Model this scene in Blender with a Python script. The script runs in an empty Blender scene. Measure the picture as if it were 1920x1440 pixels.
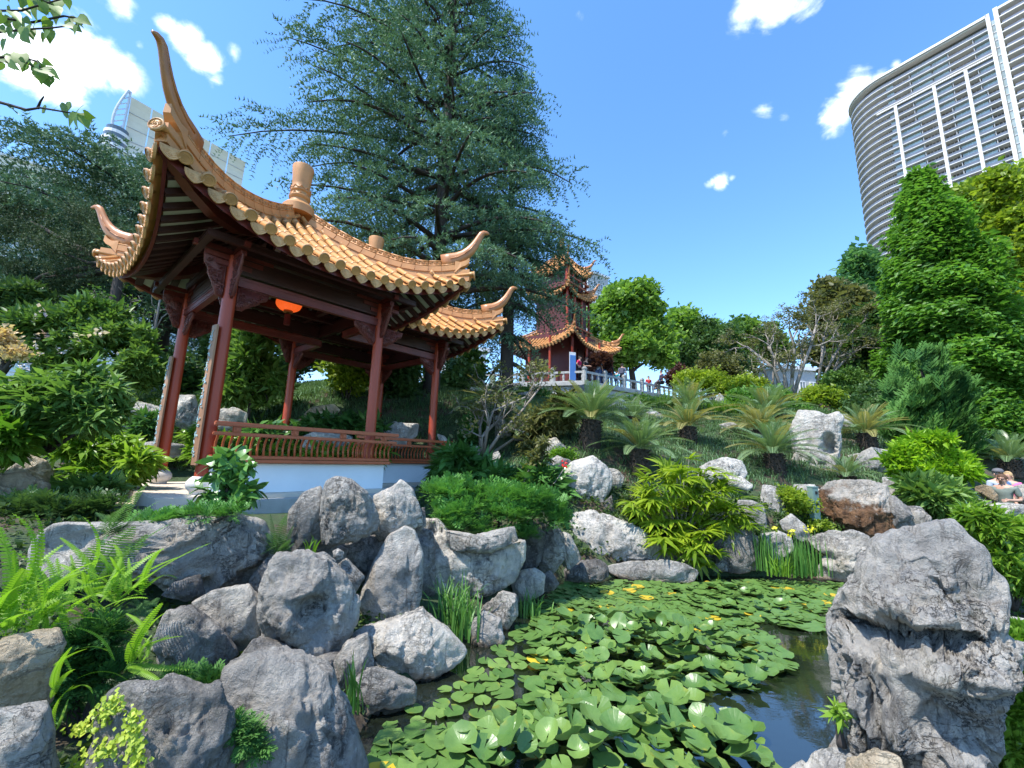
import bpy, bmesh, math, random
import numpy as np
from mathutils import Vector, Matrix

# ------------------------------------------------------------------ setup: camera, sky, sun, exposure
SC = bpy.context.scene
COL = SC.collection
FPX, PITCH, ROLL, EYE = 796.18, 0.1763, 0.0271, 2.0
R = math.radians

def ray(px, py):
    X, Yd = px - 960.0, py - 720.0
    cr, sr = math.cos(ROLL), math.sin(ROLL)
    x = cr * X + sr * Yd
    yd = -sr * X + cr * Yd
    d = np.array([x / FPX, math.cos(PITCH) + math.sin(PITCH) * yd / FPX, math.sin(PITCH) - math.cos(PITCH) * yd / FPX])
    return d

def P(px, py, Y):
    d = ray(px, py)
    return d / d[1] * Y + np.array([0, 0, EYE])

def G(px, py, z=0.0):
    d = ray(px, py)
    return d * ((z - EYE) / d[2]) + np.array([0, 0, EYE])

cam_d = bpy.data.cameras.new('camera')
cam = bpy.data.objects.new('camera', cam_d)
COL.objects.link(cam)
cam_d.sensor_width = 36
cam_d.lens = FPX * 36 / 1920
cam_d.clip_start = 0.05
cam_d.clip_end = 3000
_r = np.array([1.0, 0, 0]); _f = np.array([0, math.cos(PITCH), math.sin(PITCH)]); _u = np.array([0, -math.sin(PITCH), math.cos(PITCH)])
_rr = math.cos(ROLL) * _r + math.sin(ROLL) * _u
_uu = -math.sin(ROLL) * _r + math.cos(ROLL) * _u
cam.matrix_world = Matrix(((_rr[0], _uu[0], -_f[0], 0), (_rr[1], _uu[1], -_f[1], 0), (_rr[2], _uu[2], -_f[2], EYE), (0, 0, 0, 1)))
SC.camera = cam

SUN_EL, SUN_AZ = R(60), R(-127)          # azimuth clockwise from the view direction (+Y)
sun_dir = np.array([math.sin(SUN_AZ) * math.cos(SUN_EL), math.cos(SUN_AZ) * math.cos(SUN_EL), math.sin(SUN_EL)])
SUN_STRENGTH, SKY_STRENGTH, EXPOSURE = 2.8, 0.15, 1.42
SC.view_settings.view_transform = 'Standard'
SC.view_settings.look = 'None'
SC.view_settings.exposure = EXPOSURE
SC.view_settings.gamma = 1.0
SC.view_settings.use_curve_mapping = False
SC.render.engine = 'CYCLES'
SC.cycles.max_bounces = 8
SC.cycles.diffuse_bounces = 4
SC.cycles.transparent_max_bounces = 16
SC.cycles.use_denoising = True

sd = bpy.data.lights.new('sun', 'SUN')
sd.energy = SUN_STRENGTH
sd.angle = R(0.6)
sd.color = (1.0, 0.95, 0.87)
so = bpy.data.objects.new('sun', sd)
so.rotation_mode = 'QUATERNION'
so.rotation_quaternion = Vector(sun_dir).to_track_quat('Z', 'Y')
so.location = (0, 0, 40)
COL.objects.link(so)

class NT:
    """tiny node-tree helper"""
    def __init__(s, tree):
        s.t = tree; s.n = tree.nodes; s.l = tree.links
    def new(s, typ, **kw):
        n = s.n.new(typ)
        for k, v in kw.items():
            setattr(n, k, v)
        return n
    def put(s, sock, v):
        if v is None: return
        if isinstance(v, bpy.types.NodeSocket): s.l.new(v, sock)
        else: sock.default_value = v
    def math(s, op, a, b=None, c=None, clamp=False):
        n = s.new('ShaderNodeMath', operation=op, use_clamp=clamp)
        for i, v in enumerate((a, b, c)): s.put(n.inputs[i], v)
        return n.outputs[0]
    def vmath(s, op, a, b=None, scale=None):
        n = s.new('ShaderNodeVectorMath', operation=op)
        s.put(n.inputs[0], a); s.put(n.inputs[1], b)
        if scale is not None: s.put(n.inputs['Scale'], scale)
        return n.outputs['Value'] if op in ('DISTANCE', 'LENGTH', 'DOT_PRODUCT') else n.outputs['Vector']
    def ramp(s, fac, stops):
        n = s.new('ShaderNodeValToRGB')
        e = n.color_ramp.elements
        while len(e) > len(stops): e.remove(e[-1])
        while len(e) < len(stops): e.new(0.5)
        for el, (p, c) in zip(e, stops):
            el.position = p
            el.color = (c, c, c, 1) if isinstance(c, (int, float)) else (*c, 1)
        s.put(n.inputs[0], fac)
        return n.outputs[0]
    def maprange(s, v, a, b, c=0.0, d=1.0, smooth=True):
        n = s.new('ShaderNodeMapRange')
        if smooth: n.interpolation_type = 'SMOOTHSTEP'
        s.put(n.inputs['Value'], v)
        for k, x in (('From Min', a), ('From Max', b), ('To Min', c), ('To Max', d)): n.inputs[k].default_value = x
        return n.outputs[0]
    def mix(s, fac, a, b, blend='MIX'):
        n = s.new('ShaderNodeMix', data_type='RGBA', blend_type=blend)
        s.put(n.inputs[0], fac)
        for k, v in ((6, a), (7, b)):
            if isinstance(v, tuple) and len(v) == 3: v = (*v, 1)
            s.put(n.inputs[k], v)
        return n.outputs[2]
    def noise(s, vec, scale, detail=4, rough=0.55, dist=0.0):
        n = s.new('ShaderNodeTexNoise')
        s.put(n.inputs['Vector'], vec)
        n.inputs['Scale'].default_value = scale; n.inputs['Detail'].default_value = detail
        n.inputs['Roughness'].default_value = rough; n.inputs['Distortion'].default_value = dist
        return n.outputs[0]
    def scale(s, vec, xyz):
        n = s.new('ShaderNodeMapping')
        s.put(n.inputs[0], vec); n.inputs['Scale'].default_value = xyz
        return n.outputs[0]

world = bpy.data.worlds.new('World')
SC.world = world
world.use_nodes = True
W = NT(world.node_tree)
W.n.clear()
sky = W.new('ShaderNodeTexSky', sky_type='NISHITA')
sky.sun_disc = False
sky.sun_elevation = SUN_EL
sky.sun_rotation = SUN_AZ % (2 * math.pi)
sky.altitude = 30
sky.air_density = 1.0
sky.dust_density = 0.2
sky.ozone_density = 3.0
tc = W.new('ShaderNodeTexCoord')
dvec = tc.outputs['Generated']
dvec = W.vmath('NORMALIZE', dvec)
blobs = [(75, 120, 95, 1.0), (165, 110, 85, 1.0), (220, 135, 55, 1.0), (120, 175, 70, .9), (30, 70, 70, .8), (225, 8, 42, .75), (185, 0, 30, .5),
         (312, 45, 30, .75), (345, 75, 38, .85), (385, 110, 45, .95), (365, 60, 30, .8), (410, 150, 30, .7), (440, 95, 26, .6), (262, 85, 16, .5),
         (1400, 15, 42, .9), (1450, 8, 50, .95), (1510, 15, 40, .6), (1548, 35, 22, .5), (1570, 215, 42, .75), (1610, 165, 45, .85), (1645, 150, 30, .7), (1560, 240, 25, .5),
         (1430, 208, 26, .45), (1472, 220, 18, .42), (1352, 338, 22, .75), (1335, 342, 14, .6), (1372, 334, 12, .6), (1268, 85, 16, .4), (1360, 248, 14, .4), (1680, 120, 14, .6), (1090, 30, 14, .3)]
msum = None
for (bx, by, br, amp) in blobs:
    c = ray(bx, by); c = c / np.linalg.norm(c)
    e = ray(bx + br, by); e = e / np.linalg.norm(e)
    rad = float(np.linalg.norm(c - e))
    d = W.vmath('DISTANCE', dvec, tuple(float(q) for q in c))
    m = W.maprange(d, rad * 1.55, 0.0, 0.0, amp)
    msum = m if msum is None else W.math('MAXIMUM', msum, m)
n1 = W.noise(W.scale(dvec, (1.0, 1.0, 1.7)), 9.0, 8, 0.6, 0.6)
n2 = W.noise(dvec, 26.0, 6, 0.6, 0.3)
nn = W.math('ADD', W.math('MULTIPLY', n1, 0.75), W.math('MULTIPLY', n2, 0.25))
dens = W.math('ADD', msum, W.math('MULTIPLY', W.math('SUBTRACT', nn, 0.5), 2.4))
mask = W.maprange(dens, 0.30, 1.05)
mask = W.math('MULTIPLY', mask, W.maprange(msum, 0.02, 0.2))
ccol = W.mix(W.maprange(dens, 0.5, 1.15), (5.2, 5.6, 6.4), (7.4, 7.5, 7.8))
hsv = W.new('ShaderNodeHueSaturation'); hsv.inputs['Saturation'].default_value = 1.18; W.l.new(sky.outputs[0], hsv.inputs['Color'])
final = W.mix(mask, hsv.outputs[0], ccol)
bg = W.new('ShaderNodeBackground')
bg.inputs['Strength'].default_value = SKY_STRENGTH
W.l.new(final, bg.inputs['Color'])
wo = W.new('ShaderNodeOutputWorld')
W.l.new(bg.outputs[0], wo.inputs[0])

# ------------------------------------------------------------------ object helpers
def tag(o, label=None, cat=None, group=None, kind=None):
    if label: o['label'] = label
    if cat: o['category'] = cat
    if group: o['group'] = group
    if kind: o['kind'] = kind
    return o

def empty(name, loc, rz=0.0, label=None, cat=None, group=None):
    o = bpy.data.objects.new(name, None)
    COL.objects.link(o)
    o.location = tuple(float(q) for q in loc)
    o.rotation_euler = (0, 0, rz)
    o.empty_display_size = 0.2
    return tag(o, label, cat, group)

def inst(name, me, parent=None, M=None):
    o = bpy.data.objects.new(name, me)
    COL.objects.link(o)
    if parent is not None: o.parent = parent
    if M is not None: o.matrix_local = M
    return o

def np_mesh(name, V, F, mat=None, smooth=False, tint=None):
    """mesh from numpy arrays; F is (n,3) or (n,4)"""
    V = np.asarray(V, np.float32); F = np.asarray(F, np.int32)
    me = bpy.data.meshes.new(name)
    k = F.shape[1]
    me.vertices.add(len(V)); me.vertices.foreach_set('co', V.ravel())
    me.loops.add(F.size); me.loops.foreach_set('vertex_index', F.ravel())
    me.polygons.add(len(F))
    me.polygons.foreach_set('loop_start', np.arange(0, F.size, k, dtype=np.int32))
    me.polygons.foreach_set('loop_total', np.full(len(F), k, np.int32))
    if smooth: me.polygons.foreach_set('use_smooth', np.ones(len(F), bool))
    if tint is not None:
        a = me.attributes.new('tint', 'FLOAT', 'POINT')
        a.data.foreach_set('value', np.asarray(tint, np.float32))
    me.update(calc_edges=True)
    if mat: me.materials.append(mat)
    return me

class MB:
    """collects simple solids, then links them as one mesh object"""
    def __init__(s): s.v = []; s.f = []
    def add(s, V, F):
        o = len(s.v)
        s.v += [tuple(float(q) for q in p) for p in V]
        s.f += [tuple(int(i) + o for i in q) for q in F]
        return s
    def box(s, c, size, M=None):
        x, y, z = (q / 2 for q in size)
        V = [(-x, -y, -z), (x, -y, -z), (x, y, -z), (-x, y, -z), (-x, -y, z), (x, -y, z), (x, y, z), (-x, y, z)]
        if M is not None: V = [tuple(M @ Vector(p)) for p in V]
        V = [(p[0] + c[0], p[1] + c[1], p[2] + c[2]) for p in V]
        return s.add(V, [(0, 3, 2, 1), (4, 5, 6, 7), (0, 1, 5, 4), (1, 2, 6, 5), (2, 3, 7, 6), (3, 0, 4, 7)])
    def bar(s, a, b, w, h, up=(0, 0, 1)):
        a = Vector(a); b = Vector(b); d = b - a; L = d.length
        if L < 1e-6: return s
        d.normalize(); u = Vector(up); sx = d.cross(u)
        if sx.length < 1e-4: sx = d.cross(Vector((1, 0, 0)))
        sx.normalize(); sz = sx.cross(d)
        M = Matrix((sx, d, sz)).transposed()
        return s.box((a + b) / 2, (w, L, h), M)
    def tube(s, pts, rad, n=8, squash=1.0, cap=True):
        pts = [Vector(p) for p in pts]
        if not hasattr(rad, '__len__'): rad = [rad] * len(pts)
        V = []; F = []
        nrm = None
        for i, p in enumerate(pts):
            t = (pts[min(i + 1, len(pts) - 1)] - pts[max(i - 1, 0)]).normalized()
            if nrm is None:
                nrm = t.orthogonal().normalized()
            else:
                nrm = (nrm - t * nrm.dot(t))
                nrm = nrm.normalized() if nrm.length > 1e-6 else t.orthogonal().normalized()
            b = t.cross(nrm)
            for k in range(n):
                a = 2 * math.pi * k / n
                V.append(p + nrm * math.cos(a) * rad[i] + b * math.sin(a) * rad[i] * squash)
        for i in range(len(pts) - 1):
            for k in range(n):
                F.append((i * n + k, i * n + (k + 1) % n, (i + 1) * n + (k + 1) % n, (i + 1) * n + k))
        if cap:
            F.append(tuple(range(n - 1, -1, -1))); F.append(tuple((len(pts) - 1) * n + k for k in range(n)))
        return s.add(V, F)
    def lathe(s, prof, n=20, c=(0, 0, 0)):
        V = []; F = []
        for r, z in prof:
            for k in range(n):
                a = 2 * math.pi * k / n
                V.append((c[0] + r * math.cos(a), c[1] + r * math.sin(a), c[2] + z))
        for i in range(len(prof) - 1):
            for k in range(n):
                F.append((i * n + k, i * n + (k + 1) % n, (i + 1) * n + (k + 1) % n, (i + 1) * n + k))
        F.append(tuple(range(n - 1, -1, -1))); F.append(tuple((len(prof) - 1) * n + k for k in range(n)))
        return s.add(V, F)
    def loft(s, rings, cap=True):
        n = len(rings[0]); V = []; F = []
        for r in rings: V += list(r)
        for i in range(len(rings) - 1):
            for k in range(n):
                F.append((i * n + k, i * n + (k + 1) % n, (i + 1) * n + (k + 1) % n, (i + 1) * n + k))
        if cap:
            F.append(tuple(range(n - 1, -1, -1))); F.append(tuple((len(rings) - 1) * n + k for k in range(n)))
        return s.add(V, F)
    def mesh(s, name, mat=None, smooth=False, bevel=0):
        me = bpy.data.meshes.new(name)
        me.from_pydata(s.v, [], s.f)
        bm = bmesh.new(); bm.from_mesh(me)
        bmesh.ops.recalc_face_normals(bm, faces=bm.faces)
        if bevel:
            ed = [e for e in bm.edges if len(e.link_faces) == 2 and e.calc_face_angle(0) > 0.6]
            bmesh.ops.bevel(bm, geom=ed, offset=bevel, segments=2, affect='EDGES', clamp_overlap=True)
        bm.to_mesh(me); bm.free()
        if smooth:
            me.polygons.foreach_set('use_smooth', np.ones(len(me.polygons), bool))
            if smooth == 'auto': me.set_sharp_from_angle(angle=R(38))
        if mat: me.materials.append(mat)
        return me
    def build(s, name, mat=None, parent=None, smooth=False, bevel=0):
        return inst(name, s.mesh(name, mat, smooth, bevel), parent)

# ------------------------------------------------------------------ vectorised gradient noise
def _hash(ix, iy, iz, seed):
    with np.errstate(over='ignore'):
        h = (ix.astype(np.uint32) * np.uint32(374761393) + iy.astype(np.uint32) * np.uint32(668265263)
             + iz.astype(np.uint32) * np.uint32(2147483647) + np.uint32((seed * 974711 + 12345) & 0xffffffff))
        h = (h ^ (h >> np.uint32(13))) * np.uint32(1274126177)
        h = h ^ (h >> np.uint32(16))
        h = h * np.uint32(2246822519)
        h = h ^ (h >> np.uint32(15))
    return h
_GR = np.array([(1, 1, 0), (-1, 1, 0), (1, -1, 0), (-1, -1, 0), (1, 0, 1), (-1, 0, 1), (1, 0, -1), (-1, 0, -1), (0, 1, 1), (0, -1, 1), (0, 1, -1), (0, -1, -1),
                (1, 1, 0), (-1, 1, 0), (0, -1, 1), (0, -1, -1)], np.float64)
def pnoise(p, seed=0):
    p = np.asarray(p, np.float64)
    i = np.floor(p).astype(np.int64); f = p - i
    u = f * f * f * (f * (f * 6 - 15) + 10)
    out = 0
    for dx in (0, 1):
        wx = u[:, 0] if dx else 1 - u[:, 0]
        for dy in (0, 1):
            wy = u[:, 1] if dy else 1 - u[:, 1]
            for dz in (0, 1):
                wz = u[:, 2] if dz else 1 - u[:, 2]
                g = _GR[_hash(i[:, 0] + dx, i[:, 1] + dy, i[:, 2] + dz, seed) & np.uint32(15)]
                out = out + wx * wy * wz * (g[:, 0] * (f[:, 0] - dx) + g[:, 1] * (f[:, 1] - dy) + g[:, 2] * (f[:, 2] - dz))
    return out
def fbm(p, octv=4, seed=0, gain=0.5, ridged=False):
    p = np.asarray(p, np.float64); a = 1.0; t = 0; o = 0
    for k in range(octv):
        v = pnoise(p, seed + k * 17)
        if ridged: v = 1 - 2 * np.abs(v)
        o = o + a * v; t += a; a *= gain; p = p * 2.03 + 7.3
    return o / t

def rot_from(dirs, ups=None, roll=None):
    """(n,3,3) matrices whose columns are x, y(=dirs), z"""
    y = dirs / np.linalg.norm(dirs, axis=1, keepdims=True)
    if ups is None: ups = np.tile(np.array([0, 0, 1.0]), (len(y), 1))
    x = np.cross(y, ups); l = np.linalg.norm(x, axis=1, keepdims=True)
    x = np.where(l < 1e-3, np.array([1.0, 0, 0]), x / np.maximum(l, 1e-6))
    z = np.cross(x, y)
    if roll is not None:
        c, s = np.cos(roll)[:, None], np.sin(roll)[:, None]
        x, z = x * c + z * s, z * c - x * s
    return np.stack([x, y, z], axis=2)

def scatter(T, F, pos, rot, scl, tint=None):
    """copies of a template -> V, F, tint arrays"""
    n, k = len(pos), len(T)
    scl = np.asarray(scl)
    if scl.ndim == 1: L = T[None] * scl[:, None, None]
    else: L = T[None] * scl[:, None, :]
    V = np.einsum('nij,nkj->nki', rot, L) + pos[:, None, :]
    FF = (F[None] + (np.arange(n) * k)[:, None, None]).reshape(-1, F.shape[1])
    tt = np.repeat(tint if tint is not None else np.random.rand(n), k)
    return V.reshape(-1, 3), FF, tt

def join(parts):
    V = []; F = []; T = []; o = 0
    for v, f, t in parts:
        V.append(v); F.append(f + o); T.append(t); o += len(v)
    return np.concatenate(V), np.concatenate(F), np.concatenate(T)

# ------------------------------------------------------------------ materials
MATS = {}
def principled(name):
    m = bpy.data.materials.new(name); m.use_nodes = True
    N = NT(m.node_tree)
    b = N.n['Principled BSDF']
    MATS[name] = m
    return m, N, b

def paint(name, col, rough=0.5, var=0.15, scale=6.0, bump=0.0, bscale=60.0, coat=0.0, spec=0.5, metal=0.0, stretch=(1, 1, 1), dirt=None, dirtamt=0.5):
    m, N, b = principled(name)
    pos = N.new('ShaderNodeTexCoord').outputs['Object']
    v = N.scale(pos, stretch)
    n = N.noise(v, scale, 5, 0.6)
    lo = tuple(c * (1 - var) for c in col); hi = tuple(min(1, c * (1 + var)) for c in col)
    c = N.ramp(n, [(0.3, lo), (0.7, hi)])
    if dirt:
        g = N.new('ShaderNodeNewGeometry').outputs['Position']
        n3 = N.noise(g, scale * 0.35, 6, 0.7)
        c = N.mix(N.math('MULTIPLY', N.maprange(n3, 0.52, 0.72), dirtamt), c, dirt)
    N.l.new(c, b.inputs['Base Color'])
    b.inputs['Roughness'].default_value = rough
    b.inputs['Metallic'].default_value = metal
    b.inputs['Specular IOR Level'].default_value = spec
    if coat:
        b.inputs['Coat Weight'].default_value = coat; b.inputs['Coat Roughness'].default_value = 0.12
    if bump:
        n2 = N.noise(v, bscale, 4, 0.6)
        bp = N.new('ShaderNodeBump'); bp.inputs['Strength'].default_value = bump; bp.inputs['Distance'].default_value = 0.02
        N.l.new(n2, bp.inputs['Height']); N.l.new(bp.outputs[0], b.inputs['Normal'])
    return m

def leafmat(name, lo, hi, trans=0.35, rough=0.45, spec=0.35, nscale=1.2, glow=1.25):
    lo = tuple(min(.8, q * 1.3) for q in lo); hi = tuple(min(.8, q * 1.3) for q in hi)
    m, N, b = principled(name)
    at = N.new('ShaderNodeAttribute', attribute_name='tint').outputs['Fac']
    g = N.new('ShaderNodeNewGeometry').outputs['Position']
    n = N.noise(g, nscale, 3, 0.6)
    f = N.math('ADD', N.math('MULTIPLY', at, 0.6), N.math('MULTIPLY', N.maprange(n, 0.3, 0.7), 0.4))
    c = N.ramp(f, [(0.1, lo), (0.9, hi)])
    N.l.new(c, b.inputs['Base Color'])
    b.inputs['Roughness'].default_value = rough
    b.inputs['Specular IOR Level'].default_value = spec
    tr = N.new('ShaderNodeBsdfTranslucent')
    N.l.new(N.mix(1.0, c, (glow, glow * 1.05, glow * 0.55), 'MULTIPLY'), tr.inputs['Color'])
    mx = N.new('ShaderNodeMixShader'); mx.inputs[0].default_value = trans
    N.l.new(b.outputs[0], mx.inputs[1]); N.l.new(tr.outputs[0], mx.inputs[2])
    N.l.new(mx.outputs[0], N.n['Material Output'].inputs['Surface'])
    return m

def rockmat(name, lo=(0.182, 0.186, 0.192), mid=(0.416, 0.416, 0.416), hi=(0.728, 0.715, 0.683), streak=0.7, crack=0.7, warm=0.4, brown=0.0):
    m, N, b = principled(name)
    g = N.new('ShaderNodeNewGeometry').outputs['Position']
    rnd = N.new('ShaderNodeObjectInfo').outputs['Random']
    n1 = N.noise(g, 1.5, 8, 0.62, 0.4)
    n2 = N.noise(g, 9.0, 8, 0.7, 0.2)
    st = N.noise(N.scale(g, (7, 7, 0.9)), 1.6, 6, 0.65, 0.3)
    f = N.math('ADD', N.math('ADD', N.math('MULTIPLY', n1, 0.5), N.math('MULTIPLY', n2, 0.3)), N.math('MULTIPLY', st, 0.2))
    f = N.math('ADD', f, N.math('MULTIPLY', N.math('SUBTRACT', rnd, 0.5), 0.15))
    c = N.ramp(f, [(0.36, lo), (0.5, mid), (0.64, hi)])
    # warm patches
    wn = N.noise(g, 2.3, 5, 0.6, 0.5)
    c = N.mix(N.math('MULTIPLY', N.maprange(wn, 0.5, 0.7), warm), c, N.mix(1.0, c, (1.15, 0.98, 0.78), 'MULTIPLY'))
    # dark run-off streaks
    s2 = N.noise(N.scale(g, (9, 9, 0.55)), 1.3, 6, 0.7, 0.6)
    c = N.mix(N.math('MULTIPLY', N.maprange(s2, 0.55, 0.68), streak), c, (0.05, 0.052, 0.06))
    # fine hairline cracks: zero crossings of warped noise at two scales
    wn1 = N.noise(N.scale(g, (1, 1, 1.7)), 3.2, 7, 0.62, 0.8); wn2 = N.noise(N.scale(g, (1.3, 1.3, 0.9)), 8.0, 6, 0.65, 0.5)
    ck = N.math('MAXIMUM', N.maprange(N.math('ABSOLUTE', N.math('SUBTRACT', wn1, 0.5)), 0.0, 0.014, 1.0, 0.0), N.math('MULTIPLY', N.maprange(N.math('ABSOLUTE', N.math('SUBTRACT', wn2, 0.5)), 0.0, 0.02, 1.0, 0.0), 0.6))
    ckm = N.math('MULTIPLY', ck, N.maprange(N.noise(g, 1.8, 3, 0.5), 0.44, 0.62))
    c = N.mix(N.math('MULTIPLY', ckm, crack), c, (0.045, 0.045, 0.05))
    if brown:
        sz = N.new('ShaderNodeSeparateXYZ'); N.l.new(N.new('ShaderNodeTexCoord').outputs['Generated'], sz.inputs[0])
        bn = N.math('ADD', N.math('MULTIPLY', N.noise(g, 2.2, 6, 0.65), 0.7), N.math('MULTIPLY', sz.outputs[2], -0.45))
        c = N.mix(N.math('MULTIPLY', N.maprange(bn, 0.02, 0.12), brown), c, N.ramp(n2, [(0.35, (0.07, 0.035, 0.018)), (0.65, (0.28, 0.15, 0.075))]))
    c = N.mix(1.0, c, (1.08, 1.01, 0.90), 'MULTIPLY')
    # lichen specks, and the tan mineral line left by the pond water
    c = N.mix(N.math('MULTIPLY', N.maprange(N.noise(g, 19.0, 4, 0.6), 0.62, 0.70), 0.45), c, (0.55, 0.55, 0.5))
    mo = N.math('MULTIPLY', N.maprange(N.noise(g, 2.9, 6, 0.7), 0.60, 0.72), 0.55)
    c = N.mix(mo, c, (0.075, 0.085, 0.04))
    zz = N.new('ShaderNodeSeparateXYZ'); N.l.new(g, zz.inputs[0])
    zn = N.math('ADD', zz.outputs[2], N.math('MULTIPLY', N.math('SUBTRACT', n2, 0.5), 0.12))
    c = N.mix(N.math('MULTIPLY', N.maprange(zn, 0.10, 0.05), 0.75), c, (0.42, 0.33, 0.23))
    c = N.mix(N.math('MULTIPLY', N.maprange(zn, 0.045, 0.02), 0.8), c, (0.05, 0.045, 0.035))
    N.l.new(c, b.inputs['Base Color'])
    b.inputs['Roughness'].default_value = 0.85
    b.inputs['Specular IOR Level'].default_value = 0.25
    h = N.math('ADD', N.math('MULTIPLY', N.noise(g, 7.0, 10, 0.72, 0.3), 1.0), N.math('MULTIPLY', ckm, -0.25))
    h = N.math('ADD', h, N.math('MULTIPLY', N.noise(g, 55.0, 5, 0.7), 0.16))
    h = N.math('ADD', h, N.math('MULTIPLY', N.noise(N.scale(g, (1, 1, 0.25)), 22.0, 5, 0.7), 0.2))
    bp = N.new('ShaderNodeBump'); bp.inputs['Strength'].default_value = 1.0; bp.inputs['Distance'].default_value = 0.12
    N.l.new(h, bp.inputs['Height']); N.l.new(bp.outputs[0], b.inputs['Normal'])
    return m

M_rock = rockmat('limestone')
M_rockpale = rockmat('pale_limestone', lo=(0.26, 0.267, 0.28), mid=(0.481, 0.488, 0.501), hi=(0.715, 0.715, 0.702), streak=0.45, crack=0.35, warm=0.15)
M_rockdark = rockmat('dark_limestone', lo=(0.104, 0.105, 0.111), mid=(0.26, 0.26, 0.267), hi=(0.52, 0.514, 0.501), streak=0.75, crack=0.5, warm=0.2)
M_rocktan = rockmat('tan_rock', lo=(0.26, 0.215, 0.156), mid=(0.468, 0.39, 0.286), hi=(0.676, 0.611, 0.494), streak=0.3, crack=0.5, warm=0.5)
M_rockbrown = rockmat('brown_stained_rock', lo=(0.26, 0.26, 0.26), mid=(0.468, 0.455, 0.442), hi=(0.715, 0.702, 0.676), streak=0.3, crack=0.3, warm=0.3, brown=0.95)
M_hero = rockmat('scholar_limestone', lo=(0.195, 0.202, 0.215), mid=(0.403, 0.41, 0.423), hi=(0.676, 0.67, 0.65), streak=0.45, crack=0.95, warm=0.3)
M_tile = paint('glazed_ochre_tile', (0.56, 0.285, 0.10), 0.42, 0.18, 3.0, 0.05, 40, 0.08, dirt=(0.22, 0.12, 0.05), dirtamt=0.45)
M_ridge = paint('glazed_salmon_tile', (0.54, 0.25, 0.085), 0.5, 0.14, 3.0, 0.05, 40, 0.0, dirt=(0.25, 0.11, 0.05), dirtamt=0.4)
M_horn = paint('glazed_brown_horn', (0.42, 0.165, 0.05), 0.4, 0.2, 4.0, 0.06, 30, 0.12)
M_drip = paint('weathered_drip_tile', (0.60, 0.34, 0.15), 0.6, 0.25, 9.0, 0.5, 60, dirt=(0.2, 0.13, 0.07), dirtamt=0.6)
M_col = paint('red_column_paint', (0.38, 0.052, 0.018), 0.4, 0.14, 2.0, 0.05, 30, 0.0, stretch=(1, 1, 0.3))
M_rail = paint('rust_red_rail_paint', (0.45, 0.105, 0.035), 0.45, 0.16, 4.0, 0.1, 40)
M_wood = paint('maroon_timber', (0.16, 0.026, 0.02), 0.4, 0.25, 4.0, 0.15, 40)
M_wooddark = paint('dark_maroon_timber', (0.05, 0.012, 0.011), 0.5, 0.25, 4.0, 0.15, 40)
M_carve = paint('carved_rosewood', (0.15, 0.035, 0.03), 0.4, 0.3, 14.0, 0.5, 50)
M_whiteboard = paint('white_soffit_board', (0.5, 0.5, 0.45), 0.7, 0.08, 5.0)
M_plaster = paint('white_plaster', (0.78, 0.81, 0.82), 0.75, 0.06, 1.4, 0.08, 30, dirt=(0.42, 0.44, 0.41), dirtamt=0.45)
M_slab = paint('sandstone_slab', (0.6, 0.52, 0.42), 0.8, 0.12, 2.5, 0.2, 50, dirt=(0.42, 0.24, 0.13), dirtamt=0.35)
M_concrete = paint('grey_concrete', (0.36, 0.37, 0.35), 0.85, 0.2, 3.0, 0.3, 50, dirt=(0.17, 0.18, 0.14), dirtamt=0.6)
M_drum = paint('pale_stone_drum', (0.62, 0.57, 0.51), 0.75, 0.08, 7.0, 0.15, 80)
M_plank = paint('weathered_plank', (0.33, 0.17, 0.09), 0.7, 0.3, 6.0, 0.4, 40, stretch=(1, 1, 0.15), dirt=(0.42, 0.36, 0.3), dirtamt=0.5)
M_bluechar = paint('pale_blue_carving_paint', (0.42, 0.6, 0.62), 0.6, 0.15, 9.0)
M_lantern = paint('orange_lantern_silk', (0.9, 0.12, 0.015), 0.5, 0.1, 6.0)
_lb = M_lantern.node_tree.nodes['Principled BSDF']; _lb.inputs['Emission Color'].default_value = (1, .13, .02, 1); _lb.inputs['Emission Strength'].default_value = .3
M_stone = paint('grey_granite', (0.42, 0.43, 0.43), 0.8, 0.2, 4.0, 0.25, 60, dirt=(0.2, 0.21, 0.2), dirtamt=0.5)
M_bark = paint('dark_bark', (0.045, 0.036, 0.03), 0.9, 0.4, 5.0, 0.8, 30, stretch=(1, 1, 0.25))
M_barkgrey = paint('grey_bark', (0.25, 0.22, 0.19), 0.85, 0.3, 5.0, 0.5, 30, stretch=(1, 1, 0.3))
M_cycbark = paint('cycad_bark', (0.04, 0.03, 0.022), 0.9, 0.4, 14.0, 0.9, 40)
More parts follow.
